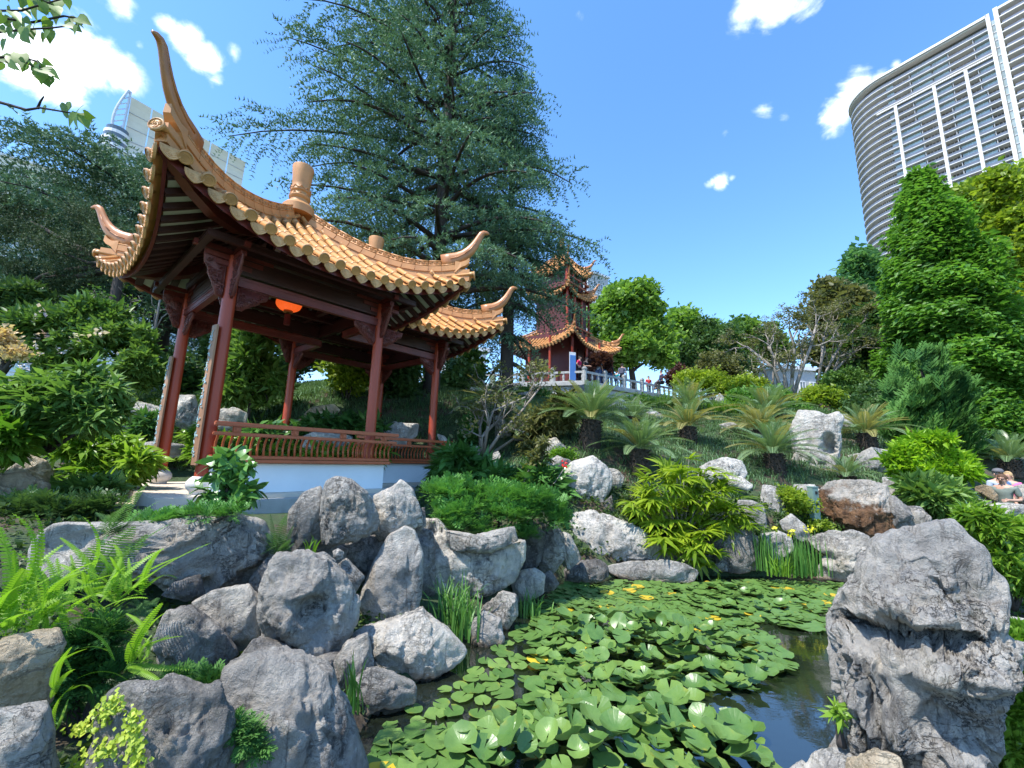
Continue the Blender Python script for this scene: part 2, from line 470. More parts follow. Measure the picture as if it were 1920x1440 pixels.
# ------------------------------------------------------------------ terrain, water
POND = np.array([(-1.2, 2.0), (-1.0, 3.1), (-1.0, 3.6), (-.85, 4.15), (-.42, 4.8), (-.5, 5.2), (.1, 6.1), (.5, 7.0), (.95, 7.95), (2, 8.05), (3.4, 8.3), (4.6, 8.35),
                 (5.8, 8.35), (6.7, 8.2), (6.4, 7), (5.5, 6), (4.4, 4.9), (3.5, 4.0), (2.8, 3.3), (2.2, 2.6), (1.6, 1.8), (0, 1.5)])
def in_poly(pts, poly):
    x, y = pts[:, 0], pts[:, 1]; ins = np.zeros(len(pts), bool); n = len(poly)
    for i in range(n):
        x1, y1 = poly[i]; x2, y2 = poly[(i + 1) % n]
        c = ((y1 > y) != (y2 > y)) & (x < (x2 - x1) * (y - y1) / (y2 - y1 + 1e-12) + x1)
        ins ^= c
    return ins
def poly_dist(pts, poly):
    d = np.full(len(pts), 1e9); n = len(poly)
    for i in range(n):
        a = poly[i]; b = poly[(i + 1) % n]; ab = b - a
        t = np.clip(((pts - a) @ ab) / (ab @ ab), 0, 1)
        d = np.minimum(d, np.linalg.norm(pts - (a + t[:, None] * ab), axis=1))
    return d
GP = [(-8, 0, 1.3), (-3, .5, .7), (0, 0, .45), (3, 0, .4), (7, 1, .4), (12, 3, .3), (20, 4, .3), (-2, 2.2, .4), (-1.5, 3, .1), (-3, 3.2, .55), (-2.2, 4, .3), (-5, 3.5, 1.2),
      (-7.5, 4, 1.4), (-3.2, 5, 1.05), (-1.6, 5.3, .5), (-4.5, 7.5, 1.22), (-7.5, 7.5, 1.32), (-2.5, 9.5, 1.15), (-5, 10.3, 1.3), (-.7, 8.2, .8), (-10, 8, 1.8), (-6, 6, 1.2), (-3.0, 7.5, 1.15), (-1.2, 10.5, 1.2),
      (5.5, 4.5, .25), (7.5, 6, .3), (9, 9, .35), (11, 11, .35), (14, 12, .4), (12, 7, .3), (4, 2.5, .2),
      (-14, 14, 3.4), (-24, 16, 4.5), (-16, 5, 2.2), (-30, 0, 4), (30, 0, 1), (30, 20, 2.0), (20, 16, 1.2),
      (-40, 40, 7), (0, 45, 6.6), (25, 45, 5), (45, 45, 4), (-10, 30, 6.4), (5, 33, 6.3), (12, 33, 6.0)]
for q in [(560, 770, 12), (700, 715, 15), (800, 775, 13), (450, 770, 13), (350, 750, 13), (230, 775, 12), (100, 805, 9), (1060, 875, 9.8), (1250, 965, 9.0), (1110, 835, 10.6),
          (1200, 890, 10), (1290, 830, 12.5), (1292, 770, 16), (1432, 838, 13), (1455, 885, 11), (1440, 790, 15.5), (1185, 795, 14), (1628, 842, 13), (1590, 905, 11), (920, 790, 12.5), (985, 835, 11.5),
          (1100, 752, 21), (1250, 765, 24), (1480, 762, 22), (1600, 775, 20), (1000, 745, 21), (870, 745, 18), (1740, 870, 14), (1700, 950, 10), (1780, 960, 11), (870, 880, 9.6), (1010, 905, 9.2), (1440, 945, 9.2), (1500, 990, 8.9)]:
    GP.append(tuple(P(*q)))
GP = np.array(GP, float)
def _tps(d): return np.where(d > 1e-9, d * d * np.log(np.maximum(d, 1e-9)), 0)
_n = len(GP)
_K = _tps(np.linalg.norm(GP[:, None, :2] - GP[None, :, :2], axis=2)) + np.eye(_n) * 0.25
_Pm = np.hstack([np.ones((_n, 1)), GP[:, :2]])
_A = np.block([[_K, _Pm], [_Pm.T, np.zeros((3, 3))]])
_w = np.linalg.solve(_A, np.concatenate([GP[:, 2], np.zeros(3)]))
def gz(x, y, rough=True):
    x = np.atleast_1d(np.asarray(x, float)); y = np.atleast_1d(np.asarray(y, float))
    p = np.stack([x, y], 1)
    z = np.zeros(len(p))
    for a in range(0, len(p), 4000):
        q = p[a:a + 4000]
        z[a:a + 4000] = _tps(np.linalg.norm(q[:, None] - GP[None, :, :2], axis=2)) @ _w[:_n] + _w[_n] + q @ _w[_n + 1:]
    far = np.clip((np.hypot(x, y - 10) - 45) / 40, 0, 1)
    z = np.clip(z, 0.1, 9) * (1 - far) + 5.0 * far
    if rough: z = z + 0.10 * fbm(np.stack([x * .9, y * .9, x * 0], 1), 3, 5) * np.clip((np.hypot(x, y) - 1) / 5, 0.2, 1)
    d = poly_dist(p, POND); ins = in_poly(p, POND)
    z = np.where(ins, -0.06 - np.minimum(0.7, d * 0.9), np.maximum(0.05, np.minimum(z, 0.05 + d * 1.6)))
    return z
def gz1(x, y): return float(gz([x], [y])[0])

def build_ground():
    def axis(lo, hi, c, n, pw=1.8):
        t = np.linspace(-1, 1, n)
        s = np.sign(t) * np.abs(t) ** pw
        return np.where(s < 0, c + s * (c - lo), c + s * (hi - c))
    xs = np.concatenate([[-900, -500, -250, -140], axis(-85, 85, 0.5, 190), [140, 250, 500, 900]])
    ys = np.concatenate([[-300, -120, -50, -25], axis(-12, 110, 7, 190), [160, 300, 600, 1200]])
    X, Y = np.meshgrid(xs, ys)
    Z = gz(X.ravel(), Y.ravel())
    V = np.stack([X.ravel(), Y.ravel(), Z], 1)
    nx, ny = len(xs), len(ys)
    i, j = np.meshgrid(np.arange(nx - 1), np.arange(ny - 1))
    a = (j * nx + i).ravel()
    F = np.stack([a, a + 1, a + nx + 1, a + nx], 1)
    m, N, b = principled('garden_soil')
    g = N.new('ShaderNodeNewGeometry').outputs['Position']
    n1 = N.noise(g, 1.3, 6, 0.65); n2 = N.noise(g, 14, 6, 0.7)
    c = N.ramp(n2, [(0.3, (0.04, 0.03, 0.02)), (0.7, (0.12, 0.085, 0.055))])
    c = N.mix(N.maprange(n1, 0.40, 0.52), c, N.ramp(n2, [(0.3, (0.03, 0.05, 0.02)), (0.7, (0.065, 0.11, 0.04))]))
    N.l.new(c, b.inputs['Base Color']); b.inputs['Roughness'].default_value = 0.95
    bp = N.new('ShaderNodeBump'); bp.inputs['Strength'].default_value = 0.8; bp.inputs['Distance'].default_value = 0.05
    N.l.new(n2, bp.inputs['Height']); N.l.new(bp.outputs[0], b.inputs['Normal'])
    o = inst('ground', np_mesh('ground', V, F, m, True))
    tag(o, 'dark planted garden slope rising from the pond', None, None, 'structure')
    m, N, b = principled('pond_water')
    g = N.new('ShaderNodeNewGeometry').outputs['Position']
    b.inputs['Base Color'].default_value = (0.010, 0.014, 0.009, 1)
    b.inputs['Roughness'].default_value = 0.03
    b.inputs['IOR'].default_value = 2.3
    bp = N.new('ShaderNodeBump'); bp.inputs['Strength'].default_value = 0.05; bp.inputs['Distance'].default_value = 0.02
    N.l.new(N.noise(N.scale(g, (1, 1.6, 1)), 5.0, 4, 0.55), bp.inputs['Height']); N.l.new(bp.outputs[0], b.inputs['Normal'])
    o = inst('water', np_mesh('water', [(-4, .6, 0), (9.5, .6, 0), (9.5, 9.6, 0), (-4, 9.6, 0)], [(0, 1, 2, 3)], m))
    tag(o, 'still dark pond water reflecting blue sky', None, None, 'structure')
build_ground()
# ------------------------------------------------------------------ twin pavilion
S_COL = 2.5628; SHU, SHV = 2.578, 1.369
A0 = np.array([-4.322, 6.1295]); PHI = 0.8608; FLOOR_Z = 1.409
pav = empty('garden_pavilion', (A0[0], A0[1], FLOOR_Z), PHI, 'red columned twin pavilion with ochre tiled upswept roofs and horned corners above the rocks', 'pavilion')
EM, ZM, EC, ZC, ZA = 2.264, 3.60, 2.519, 4.253, 5.30
LIFT = ZC - (ZM - (ZA - ZM) * 0.55 * (EC - EM) / EM)

class Roof:
    """one concave pyramid roof; face k is turned by k*90 degrees about the centre"""
    def __init__(s, cu, cv, em=EM, zm=ZM, ec=EC, zc=ZC, za=ZA, rot=0.0):
        s.cu, s.cv, s.em, s.zm, s.ec, s.zc, s.za, s.rot = cu, cv, em, zm, ec, zc, za, rot
        s.lift = zc - (zm - (za - zm) * 0.74 * (ec - em) / em)
    def E(s, w): return s.em + (s.ec - s.em) * np.minimum(1, np.abs(w) / s.ec) ** 2.1
    def z(s, n, w):
        x = (s.em - n) / s.em
        x2 = np.maximum(x, 0)
        return s.zm + (s.za - s.zm) * (0.74 * x + 0.26 * x2 * x2) + s.lift * (np.minimum(np.abs(w), s.ec * 1.02) / s.ec) ** 2.3
    def pt(s, k, n, w, dz=0.0):
        # face 0 looks along -v
        z = s.z(n, w) + dz
        a = k * math.pi / 2 + s.rot
        x, y = w, -n
        c, q = math.cos(a), math.sin(a)
        return np.array([s.cu + c * x - q * y, s.cv + q * x + c * y, z])
    def inside(s, p, margin=0.0):
        """is pavilion point p under this roof's eaves?"""
        a = -s.rot
        dx, dy = p[0] - s.cu, p[1] - s.cv
        x = math.cos(a) * dx - math.sin(a) * dy; y = math.sin(a) * dx + math.cos(a) * dy
        return max(abs(x), abs(y)) < s.em - margin

def frame_on(roof, k, n, w, step=0.02):
    p = roof.pt(k, n, w)
    t = Vector(roof.pt(k, n + step, w) - roof.pt(k, n - step, w)).normalized()       # down the slope
    a = k * math.pi / 2 + roof.rot
    lat = Vector((math.cos(a), math.sin(a), 0))
    nr = lat.cross(t)
    if nr.z < 0: nr = -nr
    nr.normalize(); lat = t.cross(nr).normalized()
    return Vector(p), lat, t, nr

def mat_from(p, x, y, z):
    return Matrix(((x[0], y[0], z[0], p[0]), (x[1], y[1], z[1], p[1]), (x[2], y[2], z[2], p[2]), (0, 0, 0, 1)))

def tile_mesh(r=0.070, L=0.30):
    b = MB(); n = 7
    rings = []
    for (y, rr) in ((-0.02, r * 0.93), (L * 0.86, r * 0.97), (L * 0.87, r * 1.08), (L + 0.02, r * 1.08)):
        rings.append([(math.cos(math.pi * i / (n - 1)) * rr, y, math.sin(math.pi * i / (n - 1)) * rr * 1.12 - 0.01) for i in range(n)])
    b.loft(rings, cap=True)
    return b.mesh('roof_tile', M_tile, True)
def end_disc_mesh(r=0.082):
    b = MB(); n = 14
    prof = [(r, 0), (r, .025), (r * .84, .032), (r * .78, .02), (r * .7, .02)]
    V = []; F = []
    for rr, y in prof:
        V += [(math.cos(2 * math.pi * i / n) * rr, y, math.sin(2 * math.pi * i / n) * rr) for i in range(n)]
    for j in range(len(prof) - 1):
        for i in range(n): F.append((j * n + i, j * n + (i + 1) % n, (j + 1) * n + (i + 1) % n, (j + 1) * n + i))
    F.append(tuple(range((len(prof) - 1) * n, len(prof) * n)))
    F.append(tuple(range(n - 1, -1, -1)))
    b.add(V, F)
    for k in range(3):                      # little knot relief
        a0 = k * 2.1 + .4
        b.tube([(math.cos(a0 + t) * r * (.18 + .13 * t), .022, math.sin(a0 + t) * r * (.18 + .13 * t)) for t in (0, .7, 1.4, 2.1, 2.8)], r * .07, 4)
    return b.mesh('tile_end', M_tile, 'auto')
def drip_mesh(w=0.118, h=0.15):
    b = MB(); n = 11
    pts = [(math.cos(math.pi * i / (n - 1)) * w, -math.sin(math.pi * i / (n - 1)) * h * (1 + .12 * math.exp(-((i - (n - 1) / 2) / 1.2) ** 2)) + 0.02 * math.cos(math.pi * (i / (n - 1) - .5))) for i in range(n)]
    b.loft([[(x, 0.0, z) for x, z in pts], [(x, 0.022, z) for x, z in pts]])
    for sc, th in ((.86, .008), (.7, .005)):
        b.tube([(x * sc, .024, z * sc - .012) for x, z in pts], th, 4)
    for k in range(3):                      # scroll relief in the middle
        cx, cz = (-.045, -.05) if k == 0 else ((.045, -.05) if k == 1 else (0, -.08))
        b.tube([(cx + math.cos(t * 1.3 + k) * (.006 + .006 * t), .024, cz + math.sin(t * 1.3 + k) * (.006 + .006 * t)) for t in range(5)], .005, 4)
    return b.mesh('drip_tile', M_drip, 'auto')
def ridge_tile_mesh(L=1.0, w=0.062, h=0.125):
    b = MB(); b.box((0, L / 2, h / 2), (w * 2, L - .012, h))
    b.box((0, L / 2, .015), (w * 2.5, L - .012, .03))
    return b.mesh('ridge_tile', M_ridge, 'auto', 0.006)
def scroll_mesh(L=1.0, w=0.045, h=0.10):
    b = MB()
    b.box((0, L / 2, h / 2), (w * 2, L - .01, h))
    b.box((0, L / 2, .008), (w * 2.7, L - .004, .018)); b.box((0, L / 2, h + .004), (w * 2.5, L - .004, .022))
    for sgn in (-1, 1):
        for c in (.17, .5, .83):
            pts = []
            for i in range(15):
                t = i / 14; a = -0.6 + t * 2 * math.pi * 1.75; rr = (.038 - .031 * t)
                pts.append((sgn * (w + .004), c * L + math.cos(a) * rr, h * .5 + math.sin(a) * rr))
            pts = [(sgn * (w + .004), (c - .15) * L, h * .5 - .035)] + pts
            b.tube(pts, .0095, 4)
    return b.mesh('scroll_tile', M_ridge, True)

T_tile, T_disc, T_drip = tile_mesh(), end_disc_mesh(), drip_mesh()
T_ridge, T_scroll = ridge_tile_mesh(.36), scroll_mesh(.36)

def mesh_arrays(me):
    V = np.zeros(len(me.vertices) * 3, np.float32); me.vertices.foreach_get('co', V)
    me.calc_loop_triangles()
    F = np.zeros(len(me.loop_triangles) * 3, np.int32); me.loop_triangles.foreach_get('vertices', F)
    return V.reshape(-1, 3).astype(float), F.reshape(-1, 3)

def bake(name, me, Ms, mat, parent, kind=None):
    if not Ms: return
    V, F = mesh_arrays(me)
    A = np.array([[list(r) for r in M] for M in Ms])
    VV = np.einsum('nij,kj->nki', A[:, :3, :3], V) + A[:, None, :3, 3]
    FF = (F[None] + (np.arange(len(Ms)) * len(V))[:, None, None]).reshape(-1, 3)
    o = inst(name, np_mesh(name, VV.reshape(-1, 3), FF, mat, True), parent)
    if kind: o['kind'] = kind
    return o

def dress_roof(parent, roof, rows=18, shown=(0,), ends_shown=(0, 3), cut=None, hips=(0, 1, 2, 3), rafter_shown=(0, 3), detail=True, hipext=True):
    pitch = 2 * roof.ec / (rows + 1)
    L = 0.285
    ok = lambda p: cut is None or not cut.inside(p, 0.06)
    for k in range(4):
        # pan tiles: one stepped sheet for each face
        nw, nn = (rows + 1) * (4 if detail else 2) + 1, 44 if detail else 16
        ws = np.linspace(-roof.ec * .998, roof.ec * .998, nw)
        V = []; keep = []
        for w in ws:
            n0 = max(abs(w), 0.05); n1 = roof.E(w) + .04
            ph = (abs((w + roof.ec) / pitch % 1 - .0)); ph = min(ph, 1 - ph)
            for j in range(nn):
                n = n0 + (max(n1, n0 + .001) - n0) * j / (nn - 1)
                step = ((n1 - n) / 0.125) % 1.0
                p = roof.pt(k, n, w, -0.05 + 0.024 * (1 - step) - 0.03 * math.cos(ph * 2 * math.pi) * -1 * .6)
                V.append(p); keep.append(ok(p))
        F = [(i * nn + j, (i + 1) * nn + j, (i + 1) * nn + j + 1, i * nn + j + 1) for i in range(nw - 1) for j in range(nn - 1)
             if keep[i * nn + j] and keep[(i + 1) * nn + j + 1]]
        if F:
            o = inst('pan_tiles', np_mesh('pan_tiles', V, F, M_tile), parent); o['kind'] = 'stuff'
        # white soffit under the tiles
        V2 = []
        for i, w in enumerate(ws):
            n0 = max(abs(w), .05); n1 = max(roof.E(w) - .12, n0 + .001)
            V2 += [roof.pt(k, n0 + (n1 - n0) * j / 11, w, -.145) for j in range(12)]
        F2 = [(i * 12 + j, (i + 1) * 12 + j, (i + 1) * 12 + j + 1, i * 12 + j + 1) for i in range(nw - 1) for j in range(11) if ok(V2[i * 12 + j]) and ok(V2[(i + 1) * 12 + j + 1])]
        if F2: inst('soffit', np_mesh('soffit', V2, F2, M_whiteboard, True), parent)
        tiles = []; discs = []; drips = []
        for i in range(rows):
            w = -roof.ec + pitch * (i + 1)
            n1 = roof.E(w) + .05
            n0 = max(abs(w) + .10, .22)
            cnt = max(1, int(math.ceil((n1 - n0) / L)))
            for j in range(cnt):
                n = n1 - (j + 1) * L
                pm, lat, t, nr = frame_on(roof, k, n + L / 2, w)
                q = Vector(roof.pt(k, n, w)); e = Vector(roof.pt(k, n + L, w))
                d = (e - q); ln = d.length; d.normalize()
                M = mat_from(q, lat, d, lat.cross(d)) @ Matrix.Diagonal((1, ln / 0.30, 1, 1))
                if ok(q) and n > n0 - .22: tiles.append(M)
            e, lat, t, nr = frame_on(roof, k, n1, w)
            if ok(e): discs.append(mat_from(e + t * .018 + nr * .004, lat, t, nr))
        for i in range(rows + 1):
            w = -roof.ec + pitch * (i + .5)
            e, lat, t, nr = frame_on(roof, k, roof.E(w) + .05, w)
            tt = (t + Vector((0, 0, .35))).normalized(); up = lat.cross(tt)
            if up.z < 0: up = -up
            if ok(e): drips.append(mat_from(e - nr * .035, lat, tt, up))
        if detail and k in shown:
            for M in tiles: inst('roof_tile', T_tile, parent, M)
        else: bake('roof_tiles', T_tile, tiles, M_tile, parent, 'stuff')
        if detail and k in ends_shown:
            for M in discs: inst('tile_end', T_disc, parent, M)
            for M in drips: inst('drip_tile', T_drip, parent, M)
        else:
            bake('tile_ends', T_disc, discs, M_tile, parent, 'stuff'); bake('drip_tiles', T_drip, drips, M_drip, parent, 'stuff')
        # eave fascia and rafters
        b = MB(); n_f = 40; ring = []
        for i in range(n_f + 1):
            w = -roof.ec * .99 + 2 * roof.ec * .99 * i / n_f
            p0 = roof.pt(k, roof.E(w) - .06, w, -.10); p1 = roof.pt(k, roof.E(w) - .06, w, -.22)
            p2 = roof.pt(k, roof.E(w) - .10, w, -.22); p3 = roof.pt(k, roof.E(w) - .10, w, -.10)
            ring.append((p0, p1, p2, p3))
        segs = []
        for r_ in ring:
            if ok(r_[0]): segs.append(r_)
        if len(segs) > 2:
            b.loft(segs); b.build('eave_board', M_wood, parent)
        bars = []
        nr_ = int(2 * roof.ec / .235)
        for i in range(nr_):
            w = -roof.ec + .12 + (2 * roof.ec - .24) * i / (nr_ - 1)
            n0 = max(abs(w) + .02, .3); n1 = roof.E(w) - .09
            if n1 - n0 < .15: continue
            mb = MB(); last = None
            for j in range(6):
                n = n0 + (n1 - n0) * j / 5
                p = roof.pt(k, n, w, -.165)
                if not ok(p): last = None; continue
                if last is not None: mb.bar(last, p, .115, .075)
                last = p
            if mb.v: bars.append(mb)
        if detail and k in rafter_shown:
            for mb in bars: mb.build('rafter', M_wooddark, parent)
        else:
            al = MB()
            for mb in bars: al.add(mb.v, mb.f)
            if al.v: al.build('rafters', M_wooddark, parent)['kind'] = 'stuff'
    # hip ridges with scroll course, corner tile and horn
    for h in hips:
        k = h                                   # hip between face k and face k+1 : w = +n on face k
        hp = lambda d, dz=0.0: Vector(roof.pt(k, d, d, dz))
        d0, d1 = .16, roof.ec - .22
        if not ok(hp((d0 + d1) / 2)) or not ok(hp(d1)): continue
        nseg = 11
        ds = np.linspace(d0, d1, nseg + 1)
        # the ridge sweeps up more than the tiles near the corner
        sw = lambda d: .03 + .16 * max(0, (d - .55 * roof.ec) / (.45 * roof.ec)) ** 2
        for i in range(nseg):
            p = hp(ds[i], sw(ds[i])); q = hp(ds[i + 1], sw(ds[i + 1])); d = q - p; ln = d.length; d.normalize()
            x = d.cross(Vector((0, 0, 1))).normalized(); z = x.cross(d)
            sc = Matrix.Diagonal((1, ln / .36, 1, 1))
            M1 = mat_from(p, x, d, z) @ sc; M2 = mat_from(p + z * .132, x, d, z) @ sc
            if detail:
                inst('ridge_tile', T_ridge, parent, M1); inst('scroll_tile', T_scroll, parent, M2)
            else:
                bake('ridge_tile', T_ridge, [M1, M1 @ Matrix.Translation((0, 0, .16)) @ Matrix.Diagonal((.8, 1, .7, 1))], M_ridge, parent)
        # solid under-fill below the ridge
        b = MB(); rings = []
        for d in np.linspace(d0, roof.ec - .02, 12):
            p = hp(d); xx = (hp(d + .01) - hp(d - .01)).cross(Vector((0, 0, 1))).normalized()
            top = sw(min(d, d1)) + .02
            rings.append([p - xx * .07 + Vector((0, 0, -.1)), p + xx * .07 + Vector((0, 0, -.1)), p + xx * .055 + Vector((0, 0, top)), p - xx * .055 + Vector((0, 0, top))])
        b.loft(rings); b.build('hip_core', M_ridge, parent)
        # horn
        dg = (hp(1.0) - hp(.5)); dg.z = 0; dg.normalize()
        sx = dg.cross(Vector((0, 0, 1)))
        base = hp(d1, sw(d1)); c0 = hp(roof.ec)
        path = [(-.30, .20, .13, .055), (-.12, .26, .135, .055), (.03, .33, .12, .052), (.17, .45, .105, .05), (.28, .61, .09, .046), (.36, .78, .075, .042), (.42, .94, .066, .038),
                (.465, 1.07, .06, .036), (.50, 1.15, .06, .036), (.545, 1.195, .05, .033), (.60, 1.195, .036, .026), (.655, 1.17, .016, .014)]
        sc = 1.0
        rings = []
        cen = [base + dg * a + Vector((0, 0, .2 + (bz - .2) * .70)) for a, bz, _, _ in path]
        path = [(a, bz, ht * 1.18, wd * 1.25) for a, bz, ht, wd in path]
        for i, (a, bz, ht, wd) in enumerate(path):
            t = (cen[min(i + 1, len(cen) - 1)] - cen[max(i - 1, 0)]).normalized()
            up = sx.cross(t).normalized()
            if up.dot(Vector((0, 0, 1)) - dg) < 0: up = -up
            rings.append([cen[i] + sx * wd * math.cos(u) + up * ht * math.sin(u) for u in np.linspace(0, 2 * math.pi, 12, endpoint=False)])
        b = MB(); b.loft(rings)
        for sgn in (-1, 1):                     # raised leaf lines on the flanks
            for q0, q1 in ((1, 4), (3, 6)):
                pts = [cen[i] + sx * sgn * (path[i][3] + .002) for i in range(q0, q1 + 1)]
                b.tube(pts, [.012, .011, .009, .006][:len(pts)], 5)
        b.build('ridge_horn', M_horn, parent, True)
        # flared foot under the horn and corner barrel tile with disc
        b = MB(); rings = []
        for a, hh, ww in ((-.02, .2, .075), (.10, .19, .075), (.20, .24, .065), (.27, .31, .045)):
            p = base + dg * a
            rings.append([p - sx * ww + Vector((0, 0, -.06 if a < .1 else hh - .12)), p + sx * ww + Vector((0, 0, -.06 if a < .1 else hh - .12)), p + sx * ww * .8 + Vector((0, 0, hh)), p - sx * ww * .8 + Vector((0, 0, hh))])
        b.loft(rings); b.build('horn_foot', M_ridge, parent)
        p = hp(d1 - .1, .0); q = hp(roof.ec + .03, .03); d = (q - p); ln = d.length; d.normalize()
        x = d.cross(Vector((0, 0, 1))).normalized(); z = x.cross(d)
        M = mat_from(p, x, d, z) @ Matrix.Diagonal((1.15, ln / .30, 1.15, 1))
        inst('roof_tile', T_tile, parent, M)
        inst('tile_end', T_disc, parent, mat_from(q + d * .01, x, d, z) @ Matrix.Diagonal((1.1, 1, 1.1, 1)))
        # hip rafter beneath the corner, stepped
        b = MB(); rings = []
        for d_, w_, dz0, dz1 in ((.55, .075, -.2, -.42), (1.3, .075, -.2, -.46), (1.75, .075, -.16, -.42), (2.1, .07, -.15, -.33), (2.36, .06, -.12, -.24), (2.46, .05, -.1, -.18)):
            d_ = d_ * roof.ec / EC
            p = hp(d_); rings.append([p - sx * w_ + Vector((0, 0, dz1)), p + sx * w_ + Vector((0, 0, dz1)), p + sx * w_ + Vector((0, 0, dz0)), p - sx * w_ + Vector((0, 0, dz0))])
        b.loft(rings); b.build('hip_rafter', M_wood, parent)
    # finial
    b = MB()
    zt = roof.za
    b.lathe([(.30, -.06), (.30, .10), (.25, .16), (.185, .2), (.17, .27), (.20, .30), (.205, .33), (.175, .37), (.165, .42), (.19, .45), (.19, .48), (.165, .52), (.172, .62), (.185, .80), (.205, 1.0), (.2, 1.03), (.16, 1.045)],
            24, (roof.cu, roof.cv, zt + .12))
    for j in range(10):
        a = 2 * math.pi * j / 10
        b.tube([(roof.cu + math.cos(a + t * .2) * (.185), roof.cv + math.sin(a + t * .2) * .185, zt + .47 + .04 * math.cos(t * 1.9)) for t in range(4)], .014, 4)
        b.tube([(roof.cu + math.cos(a + t * .2) * (.19), roof.cv + math.sin(a + t * .2) * .19, zt + .62 + .03 * math.cos(t * 1.9)) for t in range(4)], .012, 4)
    b.build('finial', M_ridge, parent, 'auto')

front_roof = Roof(S_COL / 2, S_COL / 2)
rear_roof = Roof(S_COL / 2 + SHU, S_COL / 2 + SHV)
dress_roof(pav, front_roof, shown=(0,), ends_shown=(0, 3), hips=(0, 1, 2, 3), rafter_shown=(0, 3))
dress_roof(pav, rear_roof, shown=(0,), ends_shown=(0,), hips=(0, 1, 2), rafter_shown=(0,), cut=front_roof)

def carved_bracket(p, du, wide=.42, high=.40):
    """queti: openwork spandrel hung below a beam beside a column; p top inner corner, du unit direction away from the column"""
    du = Vector(du); b = MB(); sd_ = du.cross(Vector((0, 0, 1)))
    rng = random.Random(int(abs(p[0] * 1000) + abs(p[1] * 77)))
    n = 9
    out = [(0, 0), (wide, 0)]
    for i in range(n + 1):
        t = i / n
        out.append((wide * (1 - t) ** 1.0 * (1 + .06 * math.sin(t * 19)) + .06 * t, -high * t ** .75 * (1 + .05 * math.sin(t * 23)) - .05))
    out.append((0, -high - .04))
    f = lambda x, z, y: Vector(p) + du * x + Vector((0, 0, z)) + sd_ * y
    b.loft([[f(x, z, -.018) for x, z in out], [f(x, z, .018) for x, z in out]])
    for i in range(46):                     # carved leaves and fruit
        t = rng.random(); x = rng.uniform(.02, wide * .93 * (1 - t) + .05); z = -(t ** .75) * high * .98 - .01
        for sgn in (-1, 1):
            r_ = rng.uniform(.014, .03)
            pts = [f(x + math.cos(a) * r_, z + math.sin(a) * r_, sgn * (.022 + .012 * math.sin(a * .7))) for a in np.linspace(0, rng.uniform(3, 5.5), 5)]
            b.tube(pts, r_ * .36, 4)
    for sgn in (-1, 1):
        b.bar(f(.01, -.0, sgn * .015), f(.01, -high, sgn * .015), .02, .02); b.bar(f(0, -.012, sgn * .015), f(wide, -.012, sgn * .015), .02, .02)
    return b.build('carved_bracket', M_carve, pav, True)

cols = {'A': (0, 0), 'B': (S_COL, 0), 'D': (0, S_COL), 'B2': (SHU + S_COL, SHV), 'C2': (SHU + S_COL, SHV + S_COL), 'D2': (SHU, SHV + S_COL)}
BEAM = 3.10; CR = 0.094
for nme, (u, v) in cols.items():
    b = MB(); b.tube([(u, v, .24), (u, v, .6), (u, v, 2.0), (u, v, 3.55)], [CR * 1.0, CR * 1.02, CR, CR * .93], 24)
    b.build('column', M_col, pav, 'auto')
    b = MB(); b.lathe([(.115, 0), (.125, .02), (.125, .035), (.165, .075), (.185, .12), (.178, .17), (.145, .215), (.12, .235), (.11, .245)], 28, (u, v, 0))
    b.build('column_base', M_drum, pav, 'auto')
def beam(a, b_, z=BEAM, w=.10, h=.15, mat=None, name='beam'):
    m = MB(); a = Vector((a[0], a[1], z + h / 2)); c = Vector((b_[0], b_[1], z + h / 2))
    m.bar(a, c, w, h); d = (c - a).normalized(); s_ = d.cross(Vector((0, 0, 1)))
    for sg in (-1, 1):                      # bead moulding on both faces
        m.bar(a + s_ * sg * (w / 2) + Vector((0, 0, h * .28)), c + s_ * sg * (w / 2) + Vector((0, 0, h * .28)), .018, .022)
        m.bar(a + s_ * sg * (w / 2) - Vector((0, 0, h * .28)), c + s_ * sg * (w / 2) - Vector((0, 0, h * .28)), .018, .022)
    m.build(name, mat or M_wood, pav)
S_ = S_COL
Cc, A2 = (S_, S_), (SHU, SHV)
spans = [('A', 'B'), ('A', 'D'), ('B2', 'C2'), ('C2', 'D2')]
for p, q in spans: beam(cols[p], cols[q])
beam(cols['D'], (SHU - .02, S_)); beam((S_ + .02, SHV), cols['B2']); beam(cols['B'], (S_, SHV)); beam((SHU, S_), cols['D2'])
